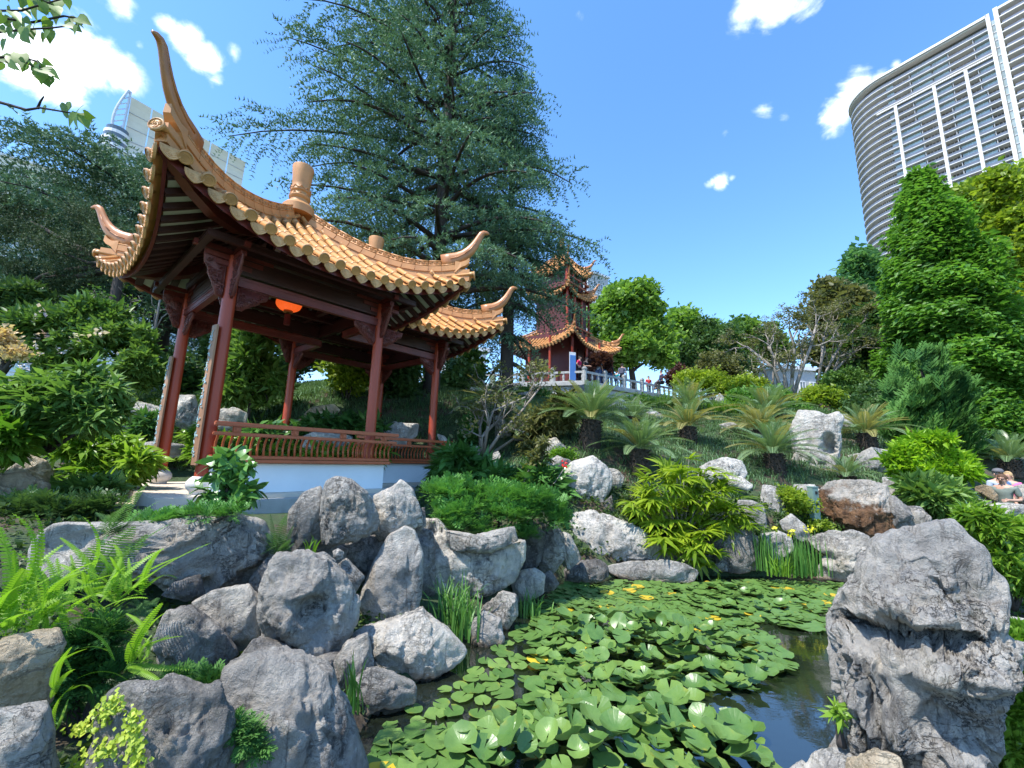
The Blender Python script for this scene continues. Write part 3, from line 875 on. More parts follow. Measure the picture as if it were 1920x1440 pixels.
# purlins and dark boards between beam and eave
def ring_beam(roof, half, z, w=.14, h=.16, name='purlin', cut=None):
    cs = [(roof.cu - half, roof.cv - half), (roof.cu + half, roof.cv - half), (roof.cu + half, roof.cv + half), (roof.cu - half, roof.cv + half)]
    for i in range(4):
        a, c = cs[i], cs[(i + 1) % 4]
        d = ((c[0] - a[0]) / (2 * half), (c[1] - a[1]) / (2 * half))
        e0, e1 = (w / 2, -w / 2) if i % 2 else (-w / 2, w / 2)
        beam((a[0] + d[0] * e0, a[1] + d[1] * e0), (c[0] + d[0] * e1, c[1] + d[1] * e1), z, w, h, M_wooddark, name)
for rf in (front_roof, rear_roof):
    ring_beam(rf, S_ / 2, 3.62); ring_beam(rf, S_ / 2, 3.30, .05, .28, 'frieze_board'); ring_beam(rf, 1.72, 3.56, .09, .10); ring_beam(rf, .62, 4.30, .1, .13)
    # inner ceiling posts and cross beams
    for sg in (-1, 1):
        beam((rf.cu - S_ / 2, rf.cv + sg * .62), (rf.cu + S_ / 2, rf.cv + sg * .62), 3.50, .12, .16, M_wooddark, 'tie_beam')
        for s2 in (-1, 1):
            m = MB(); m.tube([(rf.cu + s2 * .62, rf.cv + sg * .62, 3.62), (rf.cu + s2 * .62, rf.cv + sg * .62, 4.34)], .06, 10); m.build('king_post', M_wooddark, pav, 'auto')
# bracket arms that carry the outer purlin at each column
for nme, (u, v) in cols.items():
    for (du, dv) in ((1, 0), (-1, 0), (0, 1), (0, -1)):
        m = MB()
        for st in range(3):
            m.bar((u, v, 3.40 + .1 * st), (u + du * (.24 + .15 * st), v + dv * (.24 + .15 * st), 3.40 + .1 * st), .08, .075)
        m.build('bracket_arm', M_wood, pav)
for nm, dirs in {'A': ((1, 0), (0, 1), (-1, 0), (0, -1)), 'B': ((-1, 0), (1, 0), (0, 1), (0, -1)), 'D': ((1, 0), (0, -1), (-1, 0), (0, 1)), 'B2': ((-1, 0), (0, 1), (1, 0), (0, -1)), 'C2': ((-1, 0), (0, -1)), 'D2': ((1, 0), (0, -1), (-1, 0))}.items():
    u, v = cols[nm]
    for k, dv in enumerate(dirs):
        inward = (dv[0] > 0 and u < 1.0) or (dv[0] < 0 and u > 4.5) or (dv[1] > 0 and v < 1.0) or (dv[1] < 0 and v > 2.4) or nm in ('B',) and k < 1
        wide, high = (.44, .33) if k < 2 else (.30, .62)
        carved_bracket((u + dv[0] * CR, v + dv[1] * CR, BEAM if k < 2 else BEAM + .42), (dv[0], dv[1], 0), wide, high)

# plinth walls, slab and step
PO = .216; WT = .4375
def wall_box(name, u0, u1, v0, v1, z0, z1, mat, bev=.008):
    b = MB(); b.box(((u0 + u1) / 2, (v0 + v1) / 2, (z0 + z1) / 2), (u1 - u0, v1 - v0, z1 - z0)); return b.build(name, mat, pav, False, bev)
wall_box('seat_wall', .05, S_ + PO, -PO, -PO + .26, .002, WT, M_plaster)
wall_box('seat_wall', S_ + PO - .26, S_ + PO, -PO + .262, SHV - PO - .002, .002, WT - .002, M_plaster)
wall_box('seat_wall', S_ + PO - .258, SHU + S_ + PO, SHV - PO, SHV - PO + .26, .002, WT - .003, M_plaster)
wall_box('seat_wall', SHU + S_ + PO - .26, SHU + S_ + PO, SHV - PO + .262, SHV + S_, .002, WT - .004, M_plaster)
wall_box('floor_slab', -.55, S_ + .45, -.40, S_ + .55, -.27, 0, M_slab, .012)
wall_box('floor_slab', S_ + .452, SHU + S_ + .45, SHV - .40, SHV + S_ + .5, -.27, -.001, M_slab, .012)
wall_box('ledge', -.2, S_ + .60, -.62, -.402, -.5, -.06, M_concrete, .012)
wall_box('ledge', S_ + .602, SHU + S_ + .62, SHV - .62, SHV - .402, -.5, -.062, M_concrete, .012)
wall_box('step', -1.05, -.552, .5, S_ - .2, -.45, -.17, M_slab, .015)

def bench_rail(u0, u1, v, npost):
    b = MB()
    b.box(((u0 + u1) / 2, v + .06, WT + .028), (u1 - u0, .36, .05)); b.box(((u0 + u1) / 2, v + .06, WT + .085), (u1 - u0 - .04, .33, .05))
    b.build('seat_plank', M_rail, pav, False, .008)
    ft = v - .06; top = v - .25
    for (y, z, w, h) in ((top + .03, .84, .055, .05), (top, .975, .085, .062)):
        m = MB(); m.box(((u0 + u1) / 2, y, z), (u1 - u0 + .06, w, h)); m.build('rail', M_rail, pav, False, .01)
    n = int((u1 - u0) / .088)
    bal = MB()
    prof = [(0, .10), (-.005, .16), (.02, .24), (.05, .31), (.03, .38), (-.02, .44)]
    rings = []
    bal2 = MB()
    pts = [(0, 0, 0), (0, .02, .09), (0, .012, .17), (0, -.04, .25), (0, -.10, .31)]
    bal2.tube(pts, .017, 6, 1.0)
    me = bal2.mesh('baluster', M_rail, True)
    for i in range(n):
        u = u0 + .05 + (u1 - u0 - .1) * i / (n - 1)
        inst('baluster', me, pav, Matrix.Translation((u, ft - .06, WT + .11)))
    for i in range(npost):
        u = u0 + .25 + (u1 - u0 - .5) * i / (npost - 1)
        m = MB(); m.box((u, top + .015, .905), (.1, .05, .08)); m.box((u, top + .015, .905), (.05, .075, .05)); m.build('rail_block', M_rail, pav, False, .006)
bench_rail(-.03, S_ + .28, -PO + .02, 4)
bench_rail(S_ + .30, SHU + S_ + .28, SHV - PO + .02, 3)

# couplet boards with raised pale blue writing on the two entrance columns
def couplet(u, v, z0, z1):
    b = MB(); w = .24
    n = 8; rings = []
    for (zz) in (z0, z1):
        rings.append([(u - CR - .004 - .05 * math.cos((i / n - .5) * 2.0) + (0 if True else 0), v + (i / n - .5) * w, zz) for i in range(n + 1)] + [(u - CR + .02 - .05 * math.cos((i / n - .5) * 2.0), v + (i / n - .5) * w, zz) for i in range(n, -1, -1)])
    b.loft(rings); pl = b.build('couplet_board', M_plank, pav)
    rng = random.Random(int(z1 * 100 + v * 10)); c = MB(); nchar = 9; ch = (z1 - z0 - .16) / nchar
    for k in range(nchar):
        zc_ = z1 - .08 - ch * (k + .5)
        for s_ in range(9):                 # brush strokes: bars across, down and slanting
            yy = rng.uniform(-.06, .06); zz = zc_ + rng.uniform(-.36, .36) * ch; typ = s_ % 3
            ln = rng.uniform(.03, .075); dy, dz = ((ln, .006) if typ == 0 else ((.004, ln) if typ == 1 else (ln * .7, ln * .7 * rng.choice((-1, 1)))))
            xx = u - CR - .055
            c.bar((xx, v + yy - dy / 2, zz - dz / 2), (xx, v + yy + dy / 2, zz + dz / 2), .008, .011)
    inst('lettering', c.mesh('lettering', M_bluechar), pl)
couplet(0, 0, .40, 2.42); couplet(0, S_, .36, 2.30)

# lantern hung inside
pl_ = P(541, 565, 8.0)
dl = np.array([pl_[0] - A0[0], pl_[1] - A0[1]])
cu, cv = dl[0] * math.cos(PHI) + dl[1] * math.sin(PHI), -dl[0] * math.sin(PHI) + dl[1] * math.cos(PHI)
lan = empty('lantern', P(541, 578, 8.0) - np.array([0, 0, .0]), 0, 'round orange ribbed paper lantern hanging inside the pavilion', 'lantern')
b = MB(); n = 32; rings = []
for i in range(13):
    t = -1.15 + 2.3 * i / 12; rr = .235 * math.cos(t) ** .8; zz = .15 * math.sin(t) / math.sin(1.15)
    rings.append([(rr * (1 - .045 * (k % 2)) * math.cos(2 * math.pi * k / n), rr * (1 - .045 * (k % 2)) * math.sin(2 * math.pi * k / n), zz + .1) for k in range(n)])
b.loft(rings); b.build('shade', M_lantern, lan)
b = MB(); b.lathe([(.085, 0), (.085, .05)], 16, (0, 0, .245)); b.lathe([(.085, 0), (.085, .05)], 16, (0, 0, -.09)); b.build('cap', M_horn, lan)
b = MB(); b.tube([(0, 0, .29), (0, 0, 1.5)], .008, 6); b.build('cord', M_wooddark, lan)
b = MB(); b.lathe([(.02, -.1), (.055, -.13), (.06, -.32), (.05, -.34)], 14); b.build('tassel', paint('dark_red_tassel', (.16, .012, .01), .8), lan)
# ------------------------------------------------------------------ boulders
_ICO = {}
def ico(level):
    if level not in _ICO:
        bm = bmesh.new(); bmesh.ops.create_icosphere(bm, subdivisions=level, radius=1.0)
        V = np.array([v.co[:] for v in bm.verts]); F = np.array([[v.index for v in f.verts] for f in bm.faces]); bm.free()
        _ICO[level] = (V, F)
    return _ICO[level]
def cells(p, seed, tilt=.5):
    """random plane for each Voronoi cell: chiselled faces"""
    i = np.floor(p).astype(np.int64); best = np.full(len(p), 1e9); out = np.zeros(len(p))
    for dx in (-1, 0, 1):
        for dy in (-1, 0, 1):
            for dz in (-1, 0, 1):
                c = i + np.array([dx, dy, dz]); h = [_hash(c[:, 0], c[:, 1], c[:, 2], seed + k * 31).astype(float) / 4294967295 for k in range(4)]
                q = c + np.stack(h[:3], 1); v = p - q; dd = (v * v).sum(1)
                val = (h[3] - .5) + tilt * (v @ np.array([1, 0, 0]) * (h[0] - .5) + v[:, 1] * (h[1] - .5) + v[:, 2] * (h[2] - .5)) * 2
                m = dd < best; best = np.where(m, dd, best); out = np.where(m, val, out)
    return out
ROCK_N = [0]
def rock(label, poly, Y, mat=None, thick=0.75, lvl=5, facets=5, rough=1.0, dents=(), name='boulder', cat='rock', group=None, fill=0.72, seed=None, lean=0.0, layers=0.0):
    """a boulder whose outline from the path follows poly (photo pixels at depth Y), with its own thickness, facets, hollows and relief"""
    ROCK_N[0] += 1
    sd_ = seed if seed is not None else ROCK_N[0] * 13 + 5
    rng = np.random.RandomState(sd_)
    cpx = np.mean(poly, axis=0); pc = P(cpx[0], cpx[1], Y)
    dv = np.array([pc[0], pc[1], 0.0]); dv /= np.linalg.norm(dv); rv = np.array([dv[1], -dv[0], 0.0])
    cam_p = np.array([0, 0, EYE])
    def on_plane(x, y):                                    # pixel -> (across, up) on the upright plane through the rock that faces the path
        r_ = ray(x, y); p = cam_p + r_ * (((pc - cam_p) @ dv) / (r_ @ dv))
        return np.array([(p - pc) @ rv, 0.0, p[2]])
    q = np.array([on_plane(x, y) for x, y in poly])[:, [0, 2]]
    a = q; b = np.roll(q, -1, 0); cr = a[:, 0] * b[:, 1] - b[:, 0] * a[:, 1]; ar = cr.sum() / 2
    c = ((a + b) * cr[:, None]).sum(0) / (6 * ar)
    size = math.sqrt(abs(ar) / math.pi)
    # radial outline
    M = 360; th = np.linspace(-math.pi, math.pi, M, endpoint=False); Rr = np.zeros(M)
    for i, t in enumerate(th):
        d = np.array([math.cos(t), math.sin(t)]); best = 0
        for p0, p1 in zip(a, b):
            e = p1 - p0; den = d[0] * e[1] - d[1] * e[0]
            if abs(den) < 1e-12: continue
            w = p0 - c
            tt = (w[0] * e[1] - w[1] * e[0]) / den; s = (w[0] * d[1] - w[1] * d[0]) / den
            if tt > 0 and -1e-6 <= s <= 1 + 1e-6: best = max(best, tt)
        Rr[i] = best
    Rr[Rr < size * .15] = size * .15
    ker = np.array([1, 2, 3, 2, 1]) / 9
    Rr = 1.07 * np.convolve(np.concatenate([Rr[-2:], Rr, Rr[:2]]), ker, 'valid')
    U, F = ico(lvl)
    rho = np.sqrt(U[:, 0] ** 2 + U[:, 2] ** 2); ang = np.arctan2(U[:, 2], U[:, 0])
    rad = np.interp(ang, np.append(th, math.pi), np.append(Rr, Rr[0]))
    T = thick * size
    pf = rho ** fill
    dep_ = np.where(U[:, 1] < 0, .55, 1.0) * T
    V = np.stack([c[0] + rad * pf * np.cos(ang), dep_ * np.sign(U[:, 1]) * np.abs(U[:, 1]) ** .85, c[1] + rad * pf * np.sin(ang)], 1)
    ctr = np.array([c[0], 0.0, c[1]])
    V[:, 1] += lean * (V[:, 2] - c[1])
    inner = 1 - rho ** 6                                   # keep the outline, work the faces
    # planar facets
    for k in range(facets + 4):
        n = rng.normal(size=3); n[1] = -abs(n[1]) * .9 - .25; n[2] *= .8; n /= np.linalg.norm(n)
        dd = (V - ctr) @ n; mx = dd.max(); lim = mx * rng.uniform(.64, .90)
        ov = np.maximum(dd - lim, 0)
        V -= (ov * (.12 + .80 * inner))[:, None] * n
    # dents and bosses given in photo pixels: (px, py, rx, ry, depth)
    front = U[:, 1] < .25
    for (dx, dy, rx, ry, dep) in dents:
        p0 = on_plane(dx, dy); p1 = on_plane(dx + rx, dy); p2 = on_plane(dx, dy - ry)
        ex = max(abs(p1[0] - p0[0]), 1e-3); ez = max(abs(p2[2] - p0[2]), 1e-3)
        g = np.exp(-(((V[:, 0] - p0[0]) / ex) ** 2 + ((V[:, 2] - p0[2]) / ez) ** 2) ** 1.5)
        V[:, 1] += np.where(front, g * dep * size, 0)
    # relief
    f1 = fbm(V / size * 1.1 + sd_, 4, sd_)
    f2 = fbm(V / size * np.array([2.6, 2.6, 1.5]) + sd_ * 2, 5, sd_ + 3, .62, True)
    wp = V / size * np.array([1.7, 1.7, 1.25]) + .25 * np.stack([pnoise(V / size * 2 + k * 9, sd_) for k in range(3)], 1) + sd_ * 3.1
    f3 = cells(wp, sd_ + 11) + .45 * cells(wp * 2.3, sd_ + 12)
    dirv = V - ctr; dirv /= np.linalg.norm(dirv, axis=1, keepdims=True)
    dirv[:, 1] *= 1.0
    amp = (f1 * .11 + (f2 - .35) * .11 + f3 * .105) * size * rough
    if layers:
        zz = V[:, 2] / size * 7 + 1.2 * pnoise(V / size * 1.3, sd_ + 9)
        amp += layers * size * (np.abs((zz % 1) - .5) - .25) * .3
    V += dirv * (amp * (.25 + .75 * inner))[:, None]
    V += dirv * (fbm(V * 7.0, 4, sd_ + 40, .65) * .03 * rough * min(1, size * 2))[:, None]
    V += dirv * (-np.maximum(0, fbm(V * np.array([5, 5, 2.0]), 3, sd_ + 77, .5, True) - .62) * .16 * rough * min(1, size * 1.6))[:, None]
    base = np.array([c[0], 0.0, V[:, 2].min()])
    o = inst(name, np_mesh(name, V - base, F, mat or M_rock, True))
    o.location = (pc[0] + rv[0] * c[0], pc[1] + rv[1] * c[0], base[2])
    o.rotation_euler = (0, 0, math.atan2(rv[1], rv[0]))
    return tag(o, label, cat, group)

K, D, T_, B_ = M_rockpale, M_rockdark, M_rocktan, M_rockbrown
# -- left bank, near
rock('long overhanging grey boulder directly below the pavilion slab', [(66, 1009), (110, 978), (200, 985), (300, 982), (370, 970), (430, 964), (490, 980), (510, 1018), (522, 1050), (495, 1088), (430, 1114), (385, 1112), (330, 1108), (280, 1085), (200, 1075), (110, 1085), (64, 1070)], 4.05, thick=.7, lvl=6, facets=4,
     dents=((360, 1090, 30, 16, .25), (330, 1040, 60, 40, -.1)))
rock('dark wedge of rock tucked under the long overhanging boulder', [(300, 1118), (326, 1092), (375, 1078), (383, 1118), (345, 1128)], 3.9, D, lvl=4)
rock('smooth upright grey boulder under the right end of the overhang', [(360, 1129), (410, 1108), (465, 1100), (486, 1125), (490, 1196), (473, 1221), (443, 1228), (413, 1200), (375, 1170)], 3.85, rough=.6)
rock('blackish angular boulder leaning below the overhang beside the ferns', [(289, 1205), (308, 1150), (360, 1140), (405, 1172), (446, 1223), (413, 1252), (338, 1260), (296, 1248)], 3.6, D)
rock('large rounded boulder with an eye-like hollow left of the tall leaning stone', [(522, 1045), (568, 1040), (611, 1055), (642, 1082), (673, 1133), (666, 1172), (650, 1199), (611, 1244), (572, 1250), (533, 1230), (491, 1216), (486, 1152), (490, 1110), (506, 1065)], 3.95, thick=.9, lvl=6, facets=3,
     dents=((585, 1130, 30, 24, .42), (540, 1150, 22, 30, -.14), (600, 1170, 24, 30, .2), (560, 1095, 40, 16, -.1)))
rock('big sloping front boulder at the pond edge below the hollowed boulder', [(425, 1262), (487, 1232), (537, 1230), (588, 1253), (619, 1269), (634, 1304), (658, 1355), (677, 1401), (690, 1445), (680, 1510), (440, 1520), (418, 1440), (415, 1330)], 2.75, thick=.8, lvl=6, facets=4, dents=((520, 1330, 60, 90, -.12),))
rock('squat pale boulder with creeper trailing down its face in the lower left', [(170, 1365), (195, 1316), (240, 1298), (323, 1286), (379, 1297), (411, 1292), (433, 1346), (440, 1399), (436, 1440), (420, 1520), (160, 1520), (166, 1406)], 2.25, thick=.7, lvl=6, facets=5)
rock('flat topped cream block at the left border above another block', [(-40, 1238), (8, 1204), (60, 1190), (109, 1184), (120, 1208), (103, 1249), (96, 1313), (49, 1330), (-40, 1333)], 2.2, T_, thick=.9, lvl=5, facets=3, fill=.6)
rock('lowest grey block in the left corner under the cream block', [(-40, 1346), (86, 1329), (98, 1376), (96, 1406), (106, 1445), (104, 1520), (-40, 1520)], 2.0, thick=.9, lvl=5, facets=3, fill=.6)
rock('brownish stone wedged between the two biggest front boulders', [(434, 1385), (452, 1390), (455, 1440), (436, 1450), (430, 1410)], 2.5, T_, lvl=4)
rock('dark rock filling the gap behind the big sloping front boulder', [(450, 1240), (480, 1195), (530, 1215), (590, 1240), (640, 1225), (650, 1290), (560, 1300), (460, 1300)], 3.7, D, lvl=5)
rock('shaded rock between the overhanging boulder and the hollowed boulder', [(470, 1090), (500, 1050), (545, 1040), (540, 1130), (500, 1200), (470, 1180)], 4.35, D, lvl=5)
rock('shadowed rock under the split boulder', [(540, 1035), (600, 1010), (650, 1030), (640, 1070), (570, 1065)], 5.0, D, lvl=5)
rock('dark rock behind the tall leaning stone', [(775, 985), (815, 1000), (815, 1110), (785, 1150), (770, 1060)], 5.6, D, lvl=5)  # gap filler in the darker limestone
# -- left bank, pond edge
rock('pyramid shaped boulder sloping into the lily pond', [(642, 1222), (668, 1195), (730, 1172), (790, 1150), (833, 1183), (874, 1224), (852, 1244), (806, 1268), (751, 1279), (689, 1272), (650, 1262)], 4.35, thick=1.0, lvl=6, facets=5, rough=.8)
rock('low scalloped rock standing in the water beneath the pyramid boulder', [(662, 1281), (689, 1260), (704, 1256), (736, 1265), (778, 1285), (781, 1323), (751, 1326), (712, 1328), (673, 1345), (654, 1320)], 3.75, thick=.7, lvl=5)
rock('rough dark rock joining the pyramid boulder to the bank', [(615, 1262), (650, 1205), (690, 1188), (702, 1250), (676, 1290), (642, 1300)], 3.85, D, lvl=5)
rock('tall smooth leaning stone like an egg below the pavilion wall', [(759, 990), (778, 1000), (790, 1043), (788, 1113), (778, 1150), (736, 1165), (689, 1168), (673, 1129), (681, 1106), (704, 1051), (728, 1008)], 4.95, thick=.75, lvl=5, facets=2, rough=.6)
rock('left slab of the split boulder before the white pavilion wall', [(543, 960), (568, 927), (602, 913), (604, 960), (602, 1014), (575, 1038), (546, 1050), (530, 1043), (539, 997)], 4.75, rough=.8)
rock('big crowned boulder hiding part of the white pavilion wall', [(606, 930), (612, 903), (627, 893), (658, 902), (697, 934), (715, 973), (709, 993), (658, 1013), (606, 1022), (602, 980)], 4.8, thick=.9, lvl=6, facets=4)
rock('rugged peaked boulder at the corner of the white pavilion wall', [(702, 931), (736, 915), (751, 899), (774, 921), (786, 954), (792, 982), (759, 996), (712, 1012), (700, 985)], 5.3, thick=.8, lvl=5)
rock('knobbly stone stuck to the right side of the peaked boulder', [(783, 955), (796, 952), (799, 985), (786, 995), (778, 975)], 5.4, D, lvl=4)
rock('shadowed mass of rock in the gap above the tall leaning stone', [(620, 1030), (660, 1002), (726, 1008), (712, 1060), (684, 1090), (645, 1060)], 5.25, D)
rock('tiny block perched on top of the hollowed boulder', [(624, 1034), (634, 1028), (645, 1036), (642, 1049), (627, 1050)], 4.5, lvl=4)
rock('angular stone right of the hollowed boulder in the gap', [(629, 1062), (650, 1048), (683, 1082), (664, 1114), (640, 1104)], 4.6, lvl=4)
rock('rounded shoulder stone on the crest of the hollowed boulder', [(576, 1043), (608, 1034), (629, 1052), (630, 1078), (600, 1062)], 4.35, lvl=4)
rock('fluted cliff face of rock beneath the juniper mat', [(796, 978), (829, 980), (850, 1012), (930, 1028), (977, 1014), (984, 1047), (960, 1093), (899, 1118), (829, 1118), (790, 1104), (788, 1043)], 5.85, thick=.7, lvl=6, facets=4, dents=((815, 1010, 20, 30, .2), (900, 1025, 50, 10, .25)))
rock('jutting ledge of rock under the front fringe of the juniper mat', [(835, 995), (891, 1004), (960, 988), (970, 1014), (918, 1036), (850, 1032)], 5.65, lvl=5)
rock('rounded stone stepping into the pond beside the reeds', [(908, 1137), (942, 1111), (967, 1117), (970, 1152), (946, 1187), (922, 1172), (900, 1150)], 5.5, lvl=5)
rock('pale pointed stone lowest beside the reeds in the water', [(884, 1168), (907, 1150), (938, 1162), (947, 1215), (926, 1228), (905, 1218), (886, 1224)], 5.1, K, lvl=5)
rock('flat capped stone at the water beyond the reeds', [(961, 1093), (977, 1072), (1002, 1067), (1022, 1079), (1018, 1110), (996, 1125), (966, 1128)], 6.3, lvl=5)
rock('small wet stone right of the flat capped stone', [(1016, 1079), (1032, 1070), (1048, 1095), (1038, 1107), (1016, 1109)], 6.5, D, lvl=4)
rock('dark domed boulder at the right end of the cliff face', [(977, 982), (999, 977), (1021, 1003), (1014, 1051), (992, 1076), (973, 1066), (969, 1010)], 6.8, D, rough=.7)
rock('second dark dome beside the first at the pond head', [(1017, 985), (1037, 979), (1057, 1003), (1060, 1044), (1037, 1076), (1011, 1066), (1015, 1010)], 7.0, D, rough=.7)
rock('slanting dark rock right of the two dark domes', [(1054, 999), (1070, 1004), (1090, 1048), (1064, 1070), (1054, 1040)], 7.25, D, lvl=4)
# -- far shore
rock('craggy dark rock at the far waterline left of the flat slab', [(1059, 1069), (1092, 1055), (1125, 1048), (1138, 1061), (1140, 1080), (1119, 1092), (1064, 1092)], 7.45, D, thick=.8, lvl=5, rough=1.4)
rock('long flat pale slab lying along the far waterline', [(1137, 1062), (1194, 1052), (1250, 1050), (1278, 1057), (1308, 1072), (1298, 1093), (1250, 1092), (1178, 1090), (1153, 1078)], 7.75, K, thick=.5, lvl=5, facets=3)
rock('broad pale boulder with vertical flutes behind the flat slab', [(1067, 975), (1080, 965), (1111, 960), (1150, 972), (1194, 990), (1242, 1028), (1256, 1048), (1222, 1062), (1139, 1068), (1106, 1060), (1090, 1034), (1070, 1006)], 8.35, K, thick=.6, lvl=6, facets=4, dents=((1140, 1010, 8, 60, .12),))
rock('big upright blue-grey boulder beside the red flower', [(1052, 894), (1072, 869), (1111, 856), (1135, 876), (1146, 890), (1144, 917), (1133, 932), (1128, 950), (1105, 963), (1072, 949), (1051, 925)], 9.0, K, thick=.7, lvl=6, facets=3, rough=.7)
rock('grey shoulder rock at the right side of the big upright boulder', [(1136, 878), (1156, 880), (1171, 894), (1165, 913), (1144, 920)], 9.35, lvl=4)
rock('small dark stone under the big upright boulder', [(1126, 947), (1147, 929), (1153, 963), (1132, 968)], 8.8, D, lvl=4)
rock('grey rock with moss behind the red flower plant', [(1015, 828), (1042, 820), (1063, 842), (1057, 860), (1028, 862)], 10.5, lvl=4)
rock('low grey rock just left of the big upright boulder', [(1015, 872), (1044, 855), (1071, 864), (1057, 884), (1030, 884)], 9.6, lvl=4)
rock('smooth white boulder above the glowing broadleaf palm', [(1309, 878), (1333, 865), (1361, 857), (1391, 864), (1402, 889), (1389, 903), (1361, 900), (1328, 904), (1309, 897)], 9.8, K, rough=.6)
rock('white rock tongue sliding below the smooth white boulder', [(1359, 892), (1389, 893), (1413, 911), (1402, 920), (1367, 910)], 9.4, K, lvl=4)
rock('pale rock half under the right leaves of the broadleaf palm', [(1385, 939), (1411, 940), (1432, 950), (1438, 989), (1417, 995), (1400, 984), (1381, 964)], 8.9, K)
rock('rough standing grey rock left of the green lamp bollard', [(1430, 911), (1455, 913), (1471, 944), (1471, 975), (1444, 986), (1426, 944)], 9.2, K)
rock('shaded grey boulder at the waterline below the broadleaf palm', [(1322, 1019), (1361, 994), (1400, 990), (1419, 1008), (1421, 1066), (1375, 1072), (1325, 1062)], 8.25, D, lvl=5)
rock('small stone poking from water before the shaded boulder', [(1340, 1058), (1352, 1053), (1363, 1060), (1365, 1071), (1338, 1071)], 7.9, lvl=4)
rock('dark stone hidden beneath the drooping palm fronds', [(1255, 1035), (1292, 1031), (1306, 1047), (1292, 1066), (1262, 1064)], 8.1, D, lvl=4)
rock('standing water-worn limestone with a round hollow through it', [(1482, 807), (1498, 772), (1529, 774), (1549, 781), (1571, 774), (1580, 786), (1573, 812), (1575, 835), (1568, 869), (1570, 897), (1554, 909), (1532, 906), (1504, 892), (1478, 884), (1490, 852), (1486, 827)], 11.8, K, thick=.45, lvl=6, facets=-3, rough=.7,
     dents=((1553, 836, 12, 18, .55),), layers=.22, name='scholar_rock')
rock('grey rock behind the top of the hollowed limestone', [(1569, 776), (1588, 777), (1601, 787), (1601, 800), (1580, 804)], 14, K, lvl=4)
rock('cream rock seen behind the hollow stone beside a cycad', [(1572, 821), (1605, 826), (1618, 841), (1613, 856), (1575, 856)], 13.3, T_, lvl=4)
rock('pale grey rock right of the hollowed standing limestone', [(1575, 857), (1613, 850), (1633, 840), (1663, 845), (1672, 869), (1661, 886), (1622, 889), (1575, 878)], 12.4, K, lvl=5)
rock('big boulder with rusty brown broken face under the white cap', [(1535, 925), (1554, 906), (1588, 901), (1633, 903), (1661, 912), (1666, 933), (1680, 964), (1691, 995), (1687, 1012), (1650, 1016), (1605, 1008), (1571, 985), (1543, 962)], 8.8, B_, thick=.8, lvl=6, facets=4)
rock('forked grey rock leaning on the rusty brown boulder', [(1659, 931), (1678, 931), (1705, 953), (1714, 970), (1691, 998), (1675, 983), (1665, 953)], 8.45, D)
rock('domed grey rock right of the forked rock', [(1694, 950), (1726, 951), (1745, 970), (1753, 1000), (1712, 1008), (1687, 1002)], 8.5, lvl=5)
rock('white rock behind the rusty brown boulder', [(1654, 894), (1678, 898), (1697, 919), (1691, 935), (1659, 929)], 9.7, K, lvl=4)
rock('low pale ledge behind the green lamp bollard', [(1488, 909), (1526, 909), (1539, 922), (1537, 932), (1490, 932)], 9.6, K, lvl=4, thick=.5)
rock('large grey rock at the far waterline right of the yellow irises', [(1514, 1010), (1554, 997), (1599, 997), (1629, 1009), (1632, 1052), (1619, 1078), (1594, 1089), (1532, 1086), (1535, 1063), (1547, 1040), (1527, 1025)], 8.05, thick=.7, lvl=6, dents=((1555, 1045, 12, 12, .25),))
rock('pointed pale rock just above the yellow irises', [(1462, 978), (1484, 964), (1509, 984), (1520, 1009), (1501, 1015), (1481, 1000), (1468, 993)], 8.5, K, lvl=4)
rock('whitish rock behind the iris leaves at the waterline', [(1426, 1001), (1459, 997), (1483, 1007), (1489, 1031), (1464, 1048), (1440, 1048)], 8.35, K, lvl=4)
rock('flat grey kerb stone below the dark glossy shrub', [(1746, 981), (1796, 974), (1801, 997), (1752, 1004)], 8.5, lvl=4)
# -- right bank, path
rock('slanting blue-grey slab left of the people on the path', [(1798, 909), (1814, 912), (1828, 921), (1840, 938), (1819, 944), (1805, 935)], 9.5, lvl=4)
rock('tan block of rock beside the people on the path', [(1829, 914), (1842, 909), (1858, 912), (1871, 929), (1871, 945), (1857, 943), (1829, 924)], 10.0, T_, lvl=4)
rock('flat stone below the tan block by the path', [(1815, 941), (1835, 936), (1860, 940), (1858, 950), (1835, 955), (1816, 951)], 9.0, lvl=4)
rock('grey rock right of the people at the picture border', [(1902, 912), (1930, 906), (1934, 945), (1906, 940)], 11, lvl=4)
rock('white stone peeping over the clipped yellow-green shrub', [(1838, 954), (1870, 943), (1918, 946), (1930, 962), (1838, 970)], 8.0, K, lvl=4)
rock('pale flat rock right of the tall foreground stone', [(1870, 1166), (1900, 1157), (1940, 1164), (1940, 1190), (1870, 1190)], 5.0, K, lvl=5)
rock('light grey rock behind the lower right of the foreground stone', [(1872, 1218), (1897, 1202), (1940, 1214), (1940, 1280), (1876, 1290)], 4.3, K, lvl=5)
rock('smooth pale stone at the foot of the tall foreground stone', [(1554, 1402), (1574, 1372), (1598, 1364), (1612, 1416), (1590, 1430), (1560, 1420)], 3.35, K, lvl=5)
rock('rounded grey stone at the bottom border by open water', [(1505, 1445), (1528, 1415), (1563, 1403), (1598, 1421), (1625, 1480), (1500, 1500)], 3.0, K, lvl=5)
rock('small low stone at the bottom border leftmost by open water', [(1480, 1442), (1504, 1428), (1522, 1445), (1510, 1490), (1482, 1480)], 3.1, K, lvl=4)
rock('brown weathered stone under the tall foreground stone', [(1590, 1428), (1643, 1411), (1690, 1422), (1700, 1500), (1585, 1500)], 2.62, T_, lvl=5)
